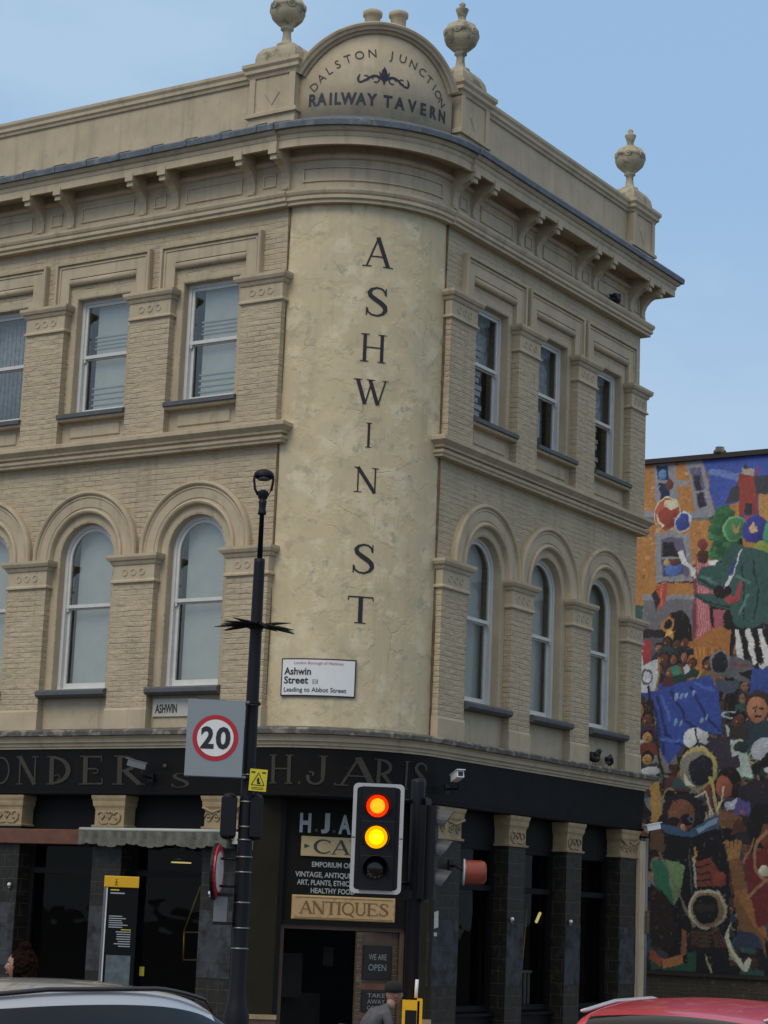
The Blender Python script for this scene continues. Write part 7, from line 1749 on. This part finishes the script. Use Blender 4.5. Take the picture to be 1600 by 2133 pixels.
# ================================================================ CARS
def car(name, label, loc, rz, paint, rail, sc_=(1, 1, 1), zr=1.58):
    c = thing(name, label, 'car', loc, rz)
    # x, half width, sill z, shoulder z, belt z, roof z, roof half width
    S = [(-2.22, .62, .38, .62, .78, .80, .55), (-2.16, .84, .30, .72, .96, 1.00, .66), (-2.08, .88, .26, .78, 1.00, 1.16, .62), (-1.92, .895, .24, .80, 1.02, zr-.17, .585),
         (-1.78, .90, .24, .80, 1.03, zr-.075, .575), (-1.50, .90, .24, .80, 1.06, zr-.045, .57), (-1.30, .90, .24, .80, 1.0, zr-.03, .57), (-.95, .90, .22, .80, .98, zr-.01, .57), (-.35, .90, .2, .80, .965, zr, .575),
         (.20, .90, .2, .80, .955, zr-.02, .57), (.50, .90, .2, .80, .95, zr-.075, .56), (.62, .90, .2, .80, .95, zr-.11, .56), (1.12, .90, .22, .80, .96, 1.16, .63), (1.30, .90, .22, .80, .96, 1.02, .70), (1.75, .88, .26, .74, .90, .93, .68), (2.05, .82, .28, .66, .78, .80, .60), (2.20, .60, .34, .54, .62, .64, .45)]
    mb = MB(); rows = 8; vs = []
    for x, w, z0, z1, z2, z3, rw in S:
        half = [(w*.93, z0), (w, (z0+z1)/2), (w*.985, z1), (w*.955, z2), (w*.93, z2+.03 if z3 > z2+.1 else z2+.005), (rw+.04, z3-.028 if z3 > z2+.1 else z3-.01), (rw-.01, z3-.004), (rw*.5, z3+.02)]
        vs += [(x, y, z) for y, z in half]+[(x, 0, z3+.032)]+[(x, -y, z) for y, z in half[::-1]]
    k = 17; fs = []; P_, Gl = [], []
    for i in range(len(S)-1):
        for j in range(k-1):
            f = (i*k+j, (i+1)*k+j, (i+1)*k+j+1, i*k+j+1)
            side = j in (4, 11); top = 6 <= j <= 9
            if side and 5 <= i <= 11: Gl.append(f)
            elif 5 <= j <= 10 and i in (11,): Gl.append(f)
            elif (6 if paint == 'car_red' else 7) <= j <= (9 if paint == 'car_red' else 8) and i in (2, 3): Gl.append(f)
            else: P_.append(f)
    P_ += [tuple(range(k))[::-1], tuple((len(S)-1)*k+j for j in range(k))]
    b0 = len(mb.v); mb.v += [Vector(v) for v in vs]
    for f in P_: mb.f.append([a+b0 for a in f]); mb.mi.append(mb.mat(paint)); mb.sm.append(True)
    for f in Gl: mb.f.append([a+b0 for a in f]); mb.mi.append(mb.mat('car_glass_solid')); mb.sm.append(True)
    body = mb.build('body', c, sub=2)
    # underside tray
    mb = MB(); mb.box(-2.0, 2.0, -.80, .80, .20, .34, 'car_black'); mb.build('underbody', c)
    for s_ in (-1, 1):
        mb = MB(); zz = lambda x: zr-.018-.13*max(0, (x-.1)/1)**1.5*1.6-.06*max(0, (-x-.9))
        pts = [(-1.72, s_*.60, zr-.06)]+[(x, s_*.605, zz(x)) for x in [-1.6+.1*i for i in range(23)]]+[(.70, s_*.60, zr-.17)]
        mb.tube(pts, [.010]+[.016]*(len(pts)-2)+[.008], rail, 8); mb.build('roof_rail', c)
        for x in (-1.36, 1.38):
            mb = MB(); mb.M = T((x, s_*.765, .33)) @ RX(pi/2*s_); mb.lathe([(.16, -.11), (.31, -.11), (.33, -.08), (.33, .08), (.31, .105), (.20, .105)], 'tyre', n=32); wh = mb.build('wheel', c)
            mb = MB(); mb.M = T((x, s_*.765, .33)) @ RX(pi/2*s_); mb.lathe([(.21, .07), (.20, .10), (.19, .06), (.06, .05), (.05, .085), (.001, .09)], 'rim', n=32)
            for q in range(5):
                mb.M = T((x, s_*.765, .33)) @ RX(pi/2*s_) @ RZ(2*pi*q/5); mb.box(.04, .195, -.03, .03, .055, .09, 'rim')
            mb.build('rim', wh)
            mb = MB(); mb.M = T((x, s_*.893, .33)) @ RX(pi/2*s_); mb.lathe([(.40, -.02), (.40, .008), (.335, .008), (.335, -.02)], 'car_black', n=32, smooth=False); mb.build('wheel_arch', c)
        mb = MB(); mb.ell((.78, s_*1.02, 1.02), (.10, .11, .075), paint, 14, 10); mb.tube([(.80, s_*.86, .97), (.80, s_*.98, .99)], .03, 'car_black', 8); mb.build('wing_mirror', c)
        mb = MB(); mb.ell((2.03, s_*.66, .68), (.14, .16, .07), 'headlamp', 16, 10); mb.build('headlight', c)
        mb = MB(); mb.ell((-2.12, s_*.72, .86), (.08, .14, .09), 'taillamp', 16, 10); mb.build('tail_light', c)
        # window edging and door seams
        mb = MB(); mb.tube([(-1.5+.1*i, s_*(.868), .99-.014*i*.1) for i in range(26)], .010, 'car_black', 6)
        mb.build('window_trim', c)
        for hx in (-.62, .32): mb = MB(); mb.tube([(hx, s_*.902, .74), (hx+.2, s_*.902, .745)], .014, paint, 8); mb.build('door_handle', c)
    mb = MB(); mb.box(2.12, 2.17, -.42, .42, .44, .56, 'car_black'); mb.build('grille', c)
    c.scale = sc_
    return c
mat('car_glass_solid', (.006, .007, .009), .05, spec=.35)
car('car', 'white car with black roof rail in the near left corner of the road', (-1.93, 14.6, .0), radians(54), 'car_white', 'car_black', zr=1.535)
car('car', 'red car with silver roof rails at the lower right of the road', (2.62, 15.5, .0), radians(68), 'car_red', 'rail_silver', zr=1.555)
